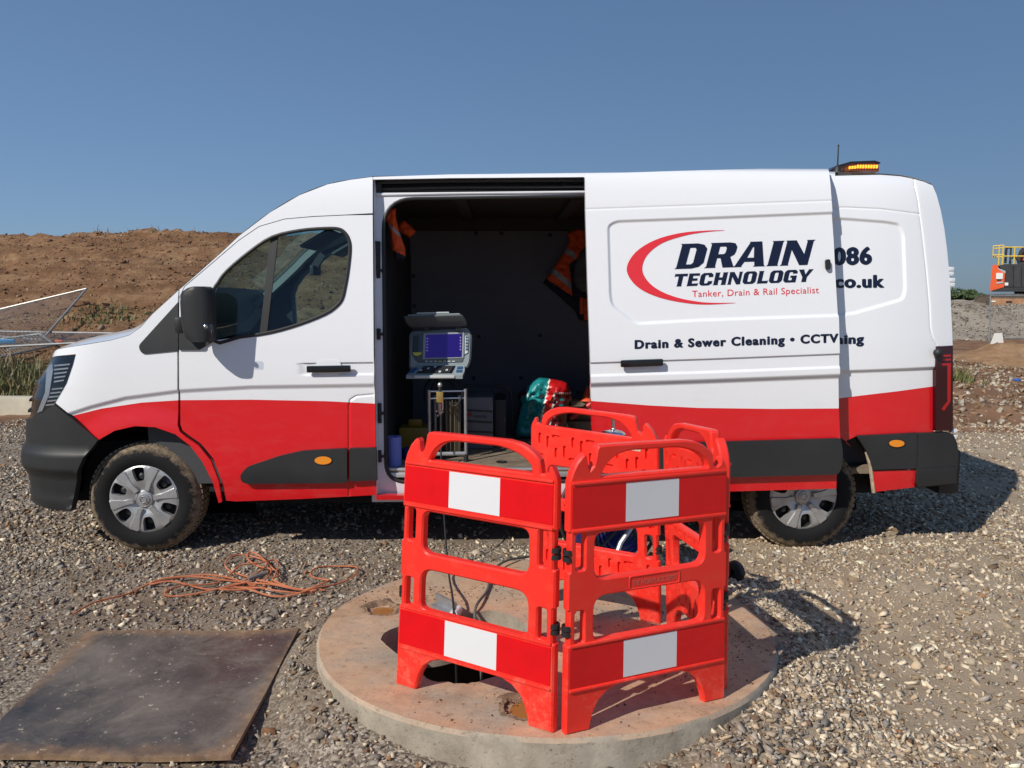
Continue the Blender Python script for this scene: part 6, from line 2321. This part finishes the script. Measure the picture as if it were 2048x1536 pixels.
for r_ in range(2):
    for c_ in range(2):
        mb = MB(); a0, b0 = .875 + c_ * .06, .22 + r_ * .32
        mb.prism([(a0, b0), (a0 + .045, b0), (a0 + .045, b0 + .2), (a0, b0 + .2)], lambda a, b: kpt(a, b, .007), lambda a, b: kpt(a, b, .001))
        mb.build('arrow_key', bl, tray, smooth=False)
mb = MB(); mb.prism([(.02, .3), (.10, .3), (.09, .8), (.0, .8)], lambda a, b: kpt(a, b, .006), lambda a, b: kpt(a, b, .001))
mb.build('track_pad', bl, tray, smooth=False)
mb = MB(); mb.beam(kpt(.14, 1.0, -.008), kpt(.86, 1.0, -.008), .02, .02, bev=.006); mb.build('front_grip', simple('grip_pale', (.55, .58, .57), .4), tray)
# post that carries the unit
pb_ = van_at(880, 757, MVv + .05)
mb = MB(); mb.cyl((pb_.x, MVv + .05, w_floor), (pb_.x, MVv + .05, pb_.z + .02), .022, .022, 12); mb.lathe([(.13, 0), (.13, .012), (.03, .03)], (pb_.x, MVv + .05, w_floor), n=20)
mb.build('stand', M['plastic'], mo)

# ------------------------------------------------------------------ push-rod reel frame with camera head
fv0, fv1 = .33, .62
rack = thing('reel_frame', 'upright steel reel frame with a camera head under the control unit', 'reel frame', tuple(van_at(897, 920, fv0 + .1)), frame='van')
def up(x, y0, y1, v, r, nm, mat=M['steel'], cap=True):
    a, b = van_at(x, y0, v), van_at(x, y1, v)
    mb = MB(); mb.cyl(a, b, r, r, 10); return mb.build(nm, mat, rack)
zf = w_floor + .02
def leg(x, y0, v, r=.011):
    a = van_at(x, y0, v)
    mb = MB(); mb.cyl((a.x, v, zf), a, r, r, 10); o = mb.build('leg', M['steel'], rack)
    mb = MB(); mb.cyl((a.x, v, w_floor + .001), (a.x, v, w_floor + .05), .017, .016, 12); mb.build('rubber_foot', M['rubber'], o)
leg(858, 780, fv0); leg(931, 778, fv0); leg(870, 790, fv1); leg(918, 790, fv1)
for y, ra in ((783, .006), (797, .006)):
    a, b = van_at(856, y, fv0), van_at(932, y - 1, fv0)
    mb = MB(); mb.cyl(a, b, ra, ra, 8); mb.build('cross_bar', M['chrome'], rack)
a, b = van_at(862, 908, fv0), van_at(931, 907, fv0)
mb = MB(); mb.cyl(a, b, .014, .014, 10); mb.build('lower_bar', M['steel'], rack)
for k in range(14):   # turns of stiff rod standing on edge
    x = 892 + k * 2.1
    a = van_at(x, 800 + (k % 3) * 3, fv0 + .10 + .012 * (k % 4)); mb = MB()
    z0 = w_floor + .04
    mb.cyl((a.x, a.y, z0), a, .0035, .0035, 6); mb.build('rod_turn', simple('rod_bronze', (0.20, 0.17, 0.12), .35, metal=.5) if k == 0 else bpy.data.materials['rod_bronze'], rack)
a = van_at(880, 794, fv0 - .03)
mb = MB(); mb.box(a, (.045, .045, .07), bev=.006); head = mb.build('brass_block', simple('brass', (0.55, 0.38, 0.12), .35, metal=.7), rack)
mb = MB(); p = van_at(880, 815, fv0 - .04); mb.cyl(p + Vector((0, 0, .03)), p - Vector((0, 0, .05)), .018, .012, 10); mb.box(p + Vector((.018, 0, .01)), (.012, .014, .10), bev=.003); mb.build('camera_head', M['chrome'], rack)
for (x, y, r_) in ((874, 823, .010), (884, 826, .011), (876, 832, .009), (886, 820, .008)):
    MB().sphere(van_at(x, y, fv0 - .045), r_, 8).build('guide_roller', M['plastic'], rack)
p = van_at(880, 770, fv0); MB().sphere(p, .018, 10).build('ball_knob', M['steel'], rack)
mb = MB(); mb.cyl(p, p - Vector((0, 0, .08)), .012, .014, 8); mb.build('knob_stem', M['rubber'], rack)
lp = [van_at(x, y, fv0 - .01) for x, y in catmull([(892, 806), (900, 812), (912, 810), (922, 798), (925, 783)], 4)]
mb = MB(); mb.tube(lp, .004, 6); mb.build('loop_wire', M['rubber'], rack)
# arched handles behind
for xx, vv in (((862, 882, 922), .75), ((848, 870, 905), .9)):
    pts = [van_at(x, y, vv) for x, y in catmull([(xx[0], 800), (xx[0] + 4, 770), (xx[1], 755), (xx[2], 768), (xx[2] + 4, 800)], 5)]
    mb = MB(); mb.tube(pts, .008, 6); mb.build('hoop', M['rubber'], rack)

# cable running from the frame down to the manhole
gp = slab_pt(908, 1238)
c0 = VAN_M @ van_at(882, 830, fv0 - .05)
c1 = VAN_M @ van_at(882, 900, .20)
c2 = VAN_M @ van_at(884, 960, .02)
p5 = slab_pt(908, 1250)
pts = [c0, VAN_M @ van_at(882, 870, fv0 - .07), c1, c2, at_depth(890, 1060, 4.45), at_depth(898, 1150, 4.05), Vector((gp.x, gp.y - .02, slab_z(gp.x, gp.y) + .06)), Vector((gp.x + .02, gp.y - .12, -.2)), Vector((gp.x + .03, gp.y - .16, -.9))]
mb = MB(); mb.tube([Vector(q) for q in catmull(pts, 6)], .0055, 8)
top_mesh(mb, 'push_cable', simple('cable_black', (0.02, 0.02, 0.021), .4), 'thin black cable running from the van into the manhole', 'cable', tuple(gp))
q0 = slab_pt(950, 1226); q1 = slab_pt(985, 1150)
pts = [Vector((q0.x + .05, q0.y - .12, -.35)), Vector((q0.x + .02, q0.y - .03, -.02)), q0 + Vector((0, .005, .012)), q0 * .5 + q1 * .5 + Vector((.015, 0, .012)), q1 + Vector((0, 0, .02)), q1 + Vector((.08, .18, .02)), q1 + Vector((.22, .36, -.02))]
mb = MB(); mb.tube([Vector(q) for q in catmull(pts, 6)], .007, 8)
top_mesh(mb, 'grey_hose', simple('hose_grey', (0.10, 0.095, 0.09), .6), 'grey hose lying over the back rim of the manhole', 'hose', tuple(q0))
# guide bracket on the rim
ga, gb = slab_pt(872, 1216), slab_pt(912, 1238)
bk = thing('cable_guide', 'galvanised cable guide bracket clamped on the rim of the hole', 'bracket', tuple(ga))
mb = MB(); mb.beam(ga + Vector((0, 0, .02)), gb + Vector((0, 0, .02)), .06, .012, bev=.002); mb.build('base_plate', M['steel'], bk)
mb = MB(); mb.beam(ga + Vector((.0, .02, .045)), gb + Vector((0, .02, .045)), .010, .05, bev=.002); mb.build('side_flange', M['steel'], bk)
mb = MB(); mb.cyl(gb + Vector((-.01, -.03, .035)), gb + Vector((.01, .03, .035)), .020, .020, 14); mb.build('guide_roller', simple('white_nylon', (.7, .7, .68), .4), bk)

# grey storage case, hand truck loop
cv = .75
bx0, bx1 = van_at(930, 885, cv), van_at(986, 795, cv)
cs = thing('storage_case', 'grey ribbed storage case behind the reel frame', 'case', tuple(van_at(960, 888, cv)), frame='van')
cm = simple('case_grey', (0.13, 0.135, 0.15), .5)
mb = MB(); mb.box(((bx0.x + bx1.x) / 2, cv + .2, (w_floor + bx1.z) / 2 + .002), (bx1.x - bx0.x, .4, bx1.z - w_floor), bev=.01); body = mb.build('case_body', cm, cs)
for y in (820, 842, 862):
    a, b = van_at(932, y, cv), van_at(985, y + 3, cv)
    mb = MB(); mb.beam(a - Vector((0, .004, 0)), b - Vector((0, .004, 0)), .012, .012, bev=.003); mb.build('case_rib', M['plastic'], cs)
mb = MB(); a = van_at(940, 829, cv); mb.box(a - Vector((0, .004, 0)), (.026, .004, .026)); mb.build('red_mark', simple('dull_red_mark', (.25, .02, .025), .5), cs, smooth=False)
Vt, Ft = text_mesh('metering', .01)
bb_ = BASE[cs]
xa, xb = Vt[:, 0].min(), Vt[:, 0].max()
Pp = [van_at(946 + (x - xa) / (xb - xa) * 27, 835 - y * 9, cv - .003) - bb_ for x, y in Vt]
me = bpy.data.meshes.new('case_lettering'); me.from_pydata([tuple(p) for p in Pp], [], Ft)
link_mesh('case_lettering', me, M['rubber'], cs, False)
ds0, ds1 = van_at(990, 885, cv + .08), van_at(1012, 800, cv + .08)  # black box put in for the grey case's dark side, shade in its colour
mb = MB(); mb.box(((ds0.x + ds1.x) / 2, cv + .28, (w_floor + ds1.z) / 2 + .002), (ds1.x - ds0.x, .4, ds1.z - w_floor), bev=.01)
top_mesh(mb, 'case_dark_side', simple('case_side_black', (0.02, 0.02, 0.022), .6), 'tall black crate standing in for the dark side of the grey case', 'flank', (((ds0.x + ds1.x) / 2), cv + .28, w_floor), frame='van')
tv = cv + .02
z_ = w_floor + .012
pts = [van_at(x, y, tv + .5) for x, y in catmull([(930, 771), (960, 771), (1000, 771), (1016, 775), (1023, 788), (1025, 830)], 5)]
pts = pts + [Vector((pts[-1].x, pts[-1].y, z_))]
pts = [Vector((pts[0].x, pts[0].y, z_))] + [Vector((pts[0].x, pts[0].y, pts[0].z - .05))] + pts
mb = MB(); mb.tube(pts, .011, 8)
top_mesh(mb, 'tube_frame', simple('dark_tube', (0.05, 0.055, 0.06), .35), 'dark bent tube frame standing behind the cases', 'frame', tuple(Vector((pts[0].x, pts[0].y, w_floor))), frame='van')
# blue paper roll and things at the left
rb_ = van_floor(789, 930, w_floor)
r_roll = (van_at(803, 900, rb_.y).x - van_at(773, 900, rb_.y).x) / 2
ht = van_at(788, 873, rb_.y).z - w_floor
mb = MB(); mb.lathe([(.02, ht - .002), (.02, 0.001), (r_roll, 0.001), (r_roll, ht), (.02, ht)], (van_at(788, 900, rb_.y).x, rb_.y, w_floor), n=28)
for zz in (.33, .36, .66):
    mb.lathe([(r_roll + .0005, ht * zz), (r_roll + .0012, ht * zz + .003), (r_roll + .0005, ht * zz + .006)], (van_at(788, 900, rb_.y).x, rb_.y, w_floor), n=28)
top_mesh(mb, 'paper_roll', simple('blue_paper', (0.17, 0.22, 0.62), .8), 'blue paper wiping roll standing in the door corner', 'paper roll', (van_at(788, 900, rb_.y).x, rb_.y, w_floor), frame='van')
vy = .70
a = van_at(828, 868, vy)
mb = MB(); mb.box((a.x, vy + .1, w_floor + .085), (.22, .2, .165), bev=.02); mb.box((a.x, vy + .1, w_floor + .19), (.10, .03, .05), bev=.01)
top_mesh(mb, 'yellow_box', simple('dull_yellow', (0.30, 0.19, 0.02), .5), 'yellow plastic box in the dark corner by the bulkhead', 'box', (a.x, vy + .1, w_floor), frame='van')
puffy([(803, 897), (816, 893), (830, 900), (834, 918), (828, 926), (806, 926)], .42, .05, lambda c: np.zeros(len(c), int), [simple('blue_cloth', (0.01, 0.03, 0.16), .8)], 'blue_cloth', base=tops(818, 926, .42),
      label='dark blue cloth bundle beside the paper roll', cat='cloth', grid=4, edge=10, wrinkle=.05)

# ------------------------------------------------------------------ blue cable reel behind the barriers
rg = gnd(1220, 1112, .03)
ry = 4.22
rc = at_depth(1222, 1026, ry)
reel = thing('cable_reel', 'blue cable reel on a grey tube frame behind the barriers', 'cable reel', (rc.x, ry, float(gz(rc.x, ry))))
ax = Vector((.62, -.78, 0)).normalized()
sx = Vector((0, 0, 1)).cross(ax).normalized()
def rp3(r, a, d):
    return rc + sx * (r * math.cos(a)) + Vector((0, 0, 1)) * (r * math.sin(a)) + ax * d
coil = MB()
for j in range(3):
    for k in range(9):
        r_ = .175 + j * .026
        d = -.105 + k * .026
        coil.tube([rp3(r_ + .003 * math.sin(3 * a + k), a, d) for a in np.linspace(0, 2 * math.pi, 40, endpoint=False)], .0135, 6, closed=True)
coil.build('cable_coil', simple('blue_cable', (0.012, 0.022, 0.16), .35), reel)
for d in (-.135, .135):
    mb = MB(); mb.tube([rp3(.262, a, d) for a in np.linspace(0, 2 * math.pi, 44, endpoint=False)], .011, 8, closed=True); fl = mb.build('rim_hoop', M['plastic'], reel)
    for k in range(4):
        a = k * math.pi / 2 + .5
        mb = MB(); mb.cyl(rp3(.02, a, d), rp3(.262, a, d), .008, .008, 8); mb.build('spoke', M['plastic'], fl)
mb = MB(); mb.cyl(rc - ax * .2, rc + ax * .2, .02, .02, 12); mb.build('axle', M['steel'], reel)
gzz = float(gz(rc.x, ry))
for d in (-.19, .19):
    for sgn in (-1, 1):
        foot = rc + ax * d + sx * (.24 * sgn); foot.z = gzz + .02
        mb = MB(); mb.tube([rc + ax * d, rc + ax * d + sx * (.12 * sgn) - Vector((0, 0, .10)), foot], .014, 8); mb.build('frame_leg', M['steel'], reel)
for sgn in (-1, 1):
    p = rc + sx * (.24 * sgn); p.z = gzz + .02
    mb = MB(); mb.cyl(p - ax * .2, p + ax * .2, .013, .013, 8); mb.build('frame_foot', M['steel'], reel)
top = rc + Vector((0, 0, .27))
kn = at_depth(1226, 868, ry)
mb = MB(); mb.cyl(rc + ax * .19, (rc.x + ax.x * .19, rc.y + ax.y * .19, kn.z - .02), .012, .012, 8); mb.beam((rc.x + ax.x * .19, rc.y + ax.y * .19, kn.z - .02), kn + Vector((0, 0, -.02)), .03, .02)
mb.build('swivel_post', M['steel'], reel)
mb = MB(); mb.sphere(kn, .055, 16, scale=(1.3, 1, .45)); mb.build('swivel_head', M['chrome'], reel)
mb = MB(); mb.cyl(kn, kn + Vector((0, 0, .105)), .011, .009, 12); mb.lathe([(.013, .02), (.013, .03), (.010, .035)], kn, n=12); mb.build('swivel_pin', M['chrome'], reel)
wp = gnd(1468, 1190, .02)
mb = MB(); mb.lathe([(.012, -.02), (.05, -.02), (.058, -.012), (.058, .012), (.05, .02), (.012, .02)], (wp.x, wp.y, float(gz(wp.x, wp.y)) + .055), (.8, .6, 0), 22)
top_mesh(mb, 'rubber_wheel', M['rubber'], 'small black rubber wheel on the gravel at the barrier edge', 'wheel', (wp.x, wp.y, float(gz(wp.x, wp.y))))
# ------------------------------------------------------------------ kerb, fences, excavator, bushes
k0, k1 = gnd(-80, 836, .0), gnd(130, 846, .0)
ky = 10.15
mb = MB()
xk0, xk1 = at_depth(-260, 836, ky).x, at_depth(62, 836, ky).x + 1.4
mb.box(((xk0 + xk1) / 2, ky + .12, .12), (xk1 - xk0, .24, .34), rot=Matrix.Rotation(R(-1.5), 3, 'Z'), bev=.02)
top_mesh(mb, 'kerb_beam', simple('pale_kerb', (0.52, 0.47, 0.36), .85, var=.2, vscale=3, bumpk=.3), 'long pale kerb beam at the foot of the bank', 'kerb', ((xk0 + xk1) / 2, ky + .12, 0))
wire = simple('fence_wire', (0.42, 0.43, 0.42), .5, metal=.4)
def fence_panel(label, c, nx=30, nz=14, group=None, r=.021, white=None, wr=.0032):
    """c: four corners in order; a tube frame with welded wires"""
    o = thing('mesh_fence_panel', label, 'fence panel', tuple(min(c, key=lambda p: p.z)), group)
    def q(a, b):
        return c[0] * (1 - a) * (1 - b) + c[1] * a * (1 - b) + c[2] * a * b + c[3] * (1 - a) * b
    for i in range(4):
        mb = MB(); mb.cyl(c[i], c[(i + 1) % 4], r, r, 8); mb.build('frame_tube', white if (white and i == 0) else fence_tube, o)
    mb = MB()
    for i in range(1, nx):
        mb.cyl(q(i / nx, 0), q(i / nx, 1), wr, wr, 3, caps=False)
    for j in range(1, nz):
        mb.cyl(q(0, j / nz), q(1, j / nz), wr, wr, 3, caps=False)
    w = mb.build('wire_mesh', wire, o, smooth=False)
    w['kind'] = 'stuff'
    return o
def on_bank(px, py, h=.12):
    for y in np.arange(10.8, 26, .05):
        p = at_depth(px, py, y)
        if p.z < float(bank_z(np.array(p.x), np.array(y))) + h:
            return p
    return at_depth(px, py, 16.0)
fence_tube = simple('dull_fence_tube', (0.26, 0.265, 0.26), .55, metal=.2, var=.2, vscale=6)
pale = simple('pale_fence_tube', (0.48, 0.46, 0.41), .4, metal=.3)  # paler than the other frame tubes, for one edge of the propped panel
grpF = 'mesh fence panels dropped on the bank'
def bd(px, py, y):
    p = at_depth(px, py, y + 2.3); return p
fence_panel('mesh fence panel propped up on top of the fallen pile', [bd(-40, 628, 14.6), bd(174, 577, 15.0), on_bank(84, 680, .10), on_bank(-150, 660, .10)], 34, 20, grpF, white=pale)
fence_panel('mesh fence panel lying flat, pointing at the bonnet', [on_bank(-60, 662, .25), on_bank(250, 667, .25), on_bank(190, 684, .25), on_bank(-70, 697, .25)], 34, 12, grpF)
fence_panel('mesh fence panel lowest in the fallen pile, partly in grass', [on_bank(-80, 688, .18), on_bank(80, 668, .18), on_bank(110, 690, .18), on_bank(-60, 728, .18)], 28, 12, grpF)
a, b = on_bank(14, 700, .22), on_bank(62, 690, .22)
mb = MB(); mb.cyl(a, b, .022, .022, 8); top_mesh(mb, 'white_post', simple('white_post_paint', (.72, .70, .64), .5), 'short white post lying across the fence pile', 'post', tuple(a))
a = on_bank(10, 683, .30)
mb = MB(); mb.box(a, (.36, .03, .09), rot=Matrix.Rotation(R(25), 3, 'X'), bev=.004); top_mesh(mb, 'blue_sign', simple('blue_sign', (.12, .32, .55), .5), 'small blue and white sign board on the fence pile', 'sign', tuple(a - Vector((0, 0, .05))))
a = on_bank(118, 682, .32)
mb = MB(); mb.box(a, (.14, .03, .04), bev=.004); top_mesh(mb, 'red_tag', simple('red_tag', (.6, .12, .08), .5), 'small red tag tied to the fence pile', 'tag', tuple(a))
# standing fence at the right
fy = 24.0
gzr = lambda x, y: float(gz(x, y))
tl_, bl_ = at_depth(1981, 591, fy), at_depth(1979, 677, fy)
tr_ = tl_ + Vector((3.4, .3, 0)); br_ = bl_ + Vector((3.4, .3, 0))
fp = fence_panel('standing mesh fence panel in front of the excavator', [tl_, tr_, br_, bl_], 40, 16, None, .025, wr=.0016)
mb = MB(); mb.cyl(bl_, (bl_.x, bl_.y, -.1), .025, .025, 8); mb.build('fence_foot_pin', M['steel'], fp)
mb = MB(); mb.box(at_depth(1978, 620, fy), (.10, .06, .05), bev=.01); mb.build('coupler', M['steel'], fp)
fb0 = at_depth(1996, 676, 23.6)
mb = MB(); zb = gzr(fb0.x, fb0.y)
mb.add([(fb0.x - .16, 23.5, zb - .05), (fb0.x + .17, 23.5, zb - .05), (fb0.x + .17, 23.8, zb - .05), (fb0.x - .16, 23.8, zb - .05), (fb0.x - .06, 23.55, fb0.z + .14), (fb0.x + .09, 23.55, fb0.z + .15), (fb0.x + .09, 23.7, fb0.z + .15), (fb0.x - .06, 23.7, fb0.z + .14)],
       [(0, 1, 2, 3), (4, 5, 6, 7), (0, 1, 5, 4), (1, 2, 6, 5), (2, 3, 7, 6), (3, 0, 4, 7)])
top_mesh(mb, 'fence_block', simple('white_block', (.72, .71, .66), .8), 'white weight block at the foot of the standing fence', 'block', (fb0.x, 23.65, zb))
lb = gnd(2034, 764, .08)
mb = MB(); mb.sphere((lb.x, lb.y, gzr(lb.x, lb.y) + .06), .06, 10, scale=(1.2, .8, .5))
top_mesh(mb, 'blue_litter', simple('blue_litter', (.04, .12, .45), .5), 'scrap of blue plastic on the brown earth', 'litter', (lb.x, lb.y, gzr(lb.x, lb.y)))

# excavator, standing on the gravel mound
EY = 34.0
_en = Vector((.53, .848, 0)).normalized()          # the machine stands square to the line of sight, so its side faces us
_ep = at_depth(1995, 560, EY)
def ex(px, py):
    d = ray(px, py)
    c = Vector((0, 0, EYE))
    return c + d * ((_ep - c).dot(_en) / d.dot(_en))
zm = float(mound_z(np.array(22.0), np.array(EY)))
e0 = ex(2080, 612)
exc = thing('excavator', 'orange and black tracked excavator on the gravel mound', 'excavator', (e0.x, e0.y, zm))
orange = simple('excavator_orange', (0.72, 0.10, 0.022), .4, var=.08, vscale=2)
blk = simple('excavator_black', (0.030, 0.031, 0.034), .45, var=.3, vscale=3)
track = simple('track_steel', (0.085, 0.065, 0.05), .7, var=.4, vscale=4)
tan_ = simple('dusty_frame', (0.34, 0.17, 0.085), .7, var=.3, vscale=3)
yel = simple('rail_yellow', (0.72, 0.50, 0.05), .45)
def exprism(poly, d0, d1, mat, name, parent=exc, bev=True):
    mb = MB()
    mb.prism(poly, lambda x, y: ex(x, y) + _en * d0, lambda x, y: ex(x, y) + _en * d1)
    return mb.build(name, mat, parent, smooth=False)
cw = exprism([(1985, 530), (1997, 530), (1996, 535), (2010, 547), (2008, 574), (1981, 582), (1980, 576)], 0, 2.6, orange, 'counterweight')
exprism([(1981, 575), (2190, 574), (2190, 583), (1984, 583)], .02, 2.58, blk, 'deck')
exprism([(1997, 531), (2010, 528), (2130, 529), (2130, 574), (2009, 574), (2011, 547)], .04, 2.55, blk, 'engine_housing')
exprism([(1996, 536), (2011, 542), (2011, 547), (1996, 538)], -.01, .03, simple('grey_stripe', (.4, .42, .44), .4), 'side_stripe')
exprism([(1992.5, 546), (2006, 546), (2005.5, 558), (1992, 558)], -.03, -.005, simple('sign_white', (.72, .72, .70), .5), 'notice_plate')
exprism([(2009.5, 565), (2016.5, 565), (2016.5, 571), (2009.5, 571)], -.0, .035, bpy.data.materials['sign_white'], 'notice_plate')
exprism([(1994, 559), (2002, 559), (2002, 561.5), (1994, 561.5)], -.03, -.005, blk, 'decal')
exprism([(1993, 564), (2006, 563), (2006, 566), (1993, 568)], -.03, -.005, bpy.data.materials['grey_stripe'], 'decal')
# doors and seams of the housing
for x in (2026, 2042, 2070, 2100):
    exprism([(x, 533), (x + 1, 533), (x + 1, 573), (x, 573)], -.005, .045, M['inner_dark'], 'housing_seam')
exprism([(2040, 520), (2075, 520), (2078, 531), (2036, 531)], .4, 1.6, blk, 'engine_cover')
# cab
cabx = exprism([(2132, 505), (2180, 505), (2188, 540), (2188, 575), (2132, 575)], .0, 1.0, orange, 'cab')
exprism([(2138, 512), (2176, 512), (2183, 542), (2138, 542)], -.02, .0, M['gloss_black'], 'cab_window', cabx)
# rails
def rail(a, b, dy=0.0, r=.026):
    mb = MB(); mb.cyl(ex(*a) + _en * dy, ex(*b) + _en * dy, r, r, 8); mb.build('guard_rail', yel, exc)
for dy in (.15, 2.3):
    rail((1986, 492), (2008, 490), dy); rail((1986, 510), (2008, 509), dy)
    rail((1999, 491), (1997, 530), dy); rail((2007, 490), (2005, 529), dy); rail((1987, 492), (1986, 511), dy)
for (a, b) in (((2007, 494), (2052, 494)), ((2007, 512), (2052, 512)), ((2030, 494), (2028, 529)), ((2052, 494), (2050, 529))):
    rail(a, b, .15)
for py in (492, 510):
    mb = MB(); mb.cyl(ex(1987, py) + _en * .15, ex(1987, py) + _en * 2.3, .026, .026, 8); mb.build('guard_rail', yel, exc)
exprism([(2021, 491), (2025, 491), (2023, 530), (2018, 530)], .9, 1.1, blk, 'exhaust_stack')
mb = MB(); mb.tube([ex(x, y) + _en * .9 for x, y in catmull([(2011, 525), (2013, 497), (2016, 493), (2022, 493)], 4)], .05, 8); mb.build('intake_pipe', blk, exc)
mb = MB(); mb.tube([ex(x, y) + _en * 1.0 for x, y in catmull([(2024, 516), (2030, 511), (2036, 520), (2042, 528)], 4)], .03, 6); mb.build('hydraulic_hose', blk, exc)
# boom
exprism([(2062, 545), (2036, 524), (2034, 512), (2042, 496), (2060, 478), (2140, 440), (2230, 430), (2236, 444), (2150, 458), (2075, 494), (2060, 515), (2085, 540)], 1.2, 1.65, orange, 'boom')
exprism([(2034, 514), (2040, 499), (2052, 486), (2056, 492), (2046, 504), (2041, 518), (2056, 536), (2048, 540)], .95, 1.15, blk, 'boom_hoses')
exprism([(2222, 428), (2240, 432), (2262, 520), (2250, 524)], 1.25, 1.6, orange, 'dipper_arm')
exprism([(2240, 520), (2272, 518), (2284, 545), (2268, 572), (2240, 560)], .9, 1.9, blk, 'bucket')
# undercarriage
for dy, x0 in ((-.25, 1972), (2.2, 1946)):
    pts = [(x0, 607), (x0 + 4, 598), (x0 + 14, 592), (x0 + 60, 590), (x0 + 220, 590), (x0 + 236, 596), (x0 + 240, 606), (x0 + 234, 618), (x0 + 12, 618), (x0 + 2, 613)]
    tr0 = exprism(pts, dy, dy + .55, track, 'track')
    k = 0
    rs_ = resample(pts, 7.5)
    for (x, y), (x2, y2) in zip(rs_, np.roll(rs_, -1, 0)):
        if y > 612: continue
        mb = MB(); a_, b_ = ex(x, y), ex(x2, y2)
        sd_ = (b_ - a_).normalized()
        n_ = sd_.cross(_en).normalized()
        if (ex(x0 + 120, 604) - a_).dot(n_) > 0: n_ = -n_
        c_ = (a_ + b_) / 2 + _en * (dy + .275) + n_ * .03
        mb.box(c_, ((b_ - a_).length * .8, .60, .05), rot=Matrix((sd_, _en, n_)).transposed())
        mb.build('track_shoe', track, tr0, smooth=False)
exprism([(1982, 597), (2000, 597), (2012, 597), (2180, 597), (2180, 611), (1998, 611), (1993, 614), (1982, 611)], -.30, -.22, tan_, 'track_frame')
exprism([(2012, 602), (2024, 602), (2024, 605), (2012, 605)], -.33, -.29, M['inner_dark'], 'frame_slot')
exprism([(1983, 601), (1991, 601), (1991, 604), (1983, 604)], -.33, -.29, bpy.data.materials['sign_white'], 'warning_mark')
exprism([(2030, 583), (2150, 583), (2150, 592), (2030, 592)], .5, 2.0, blk, 'slew_ring')

# bushes on the skyline
def bush(label, px, py, y, rx, rz, n, seed, mat):
    r = np.random.default_rng(seed)
    c = at_depth(px, py, y)
    o = thing('bush', label, 'bush', (c.x, y, 0), 'far bushes on the skyline')
    mb = MB()
    for _ in range(n):
        d = r.normal(size=3); d /= np.linalg.norm(d)
        rad = r.uniform(.55, 1.0) ** .5 * (1 + .25 * math.sin(5 * math.atan2(d[2], d[0]) + seed))
        p = c + Vector((d[0] * rx * rad, d[1] * rx * .7 * rad, d[2] * rz * rad))
        s = r.uniform(.05, .13)
        t1 = Vector(r.normal(size=3)).normalized(); t2 = t1.orthogonal().normalized()
        mb.add([p - t1 * s, p + t2 * s * .5, p + t1 * s, p - t2 * s * .5], [(0, 1, 2, 3)])
    mb.build('foliage', mat, o, smooth=False)
    mb = MB()
    for k in range(5):
        a = r.uniform(0, 6.28)
        mb.tube([Vector((c.x, y, -.2)), c + Vector((math.cos(a) * rx * .3, 0, -rz * .3)), c + Vector((math.cos(a) * rx * .6, math.sin(a) * rx * .3, rz * .4))], [.06, .045, .02], 5)
    mb.build('stems', simple('bush_bark', (.08, .06, .045), .9) if 'bush_bark' not in bpy.data.materials else bpy.data.materials['bush_bark'], o)
lm = leaf_mat('bush_leaf', (0.030, 0.055, 0.016), (0.085, 0.12, 0.035))
for i, (px, py, rx, rz) in enumerate(((1890, 597, 1.1, .45), (1916, 596, 1.2, .50), (1938, 596, .9, .42), (1954, 599, .7, .30), (1972, 600, .6, .22))):
    bush(['far green bush just behind the tail of the van', 'largest far green bush, first one clear of the van', 'far green bush in the middle of the row left of the excavator', 'low far bush left of the excavator track', 'lowest far bush touching the excavator track'][i], px, py, 48 - i, rx, rz, 1500, 30 + i, lm)
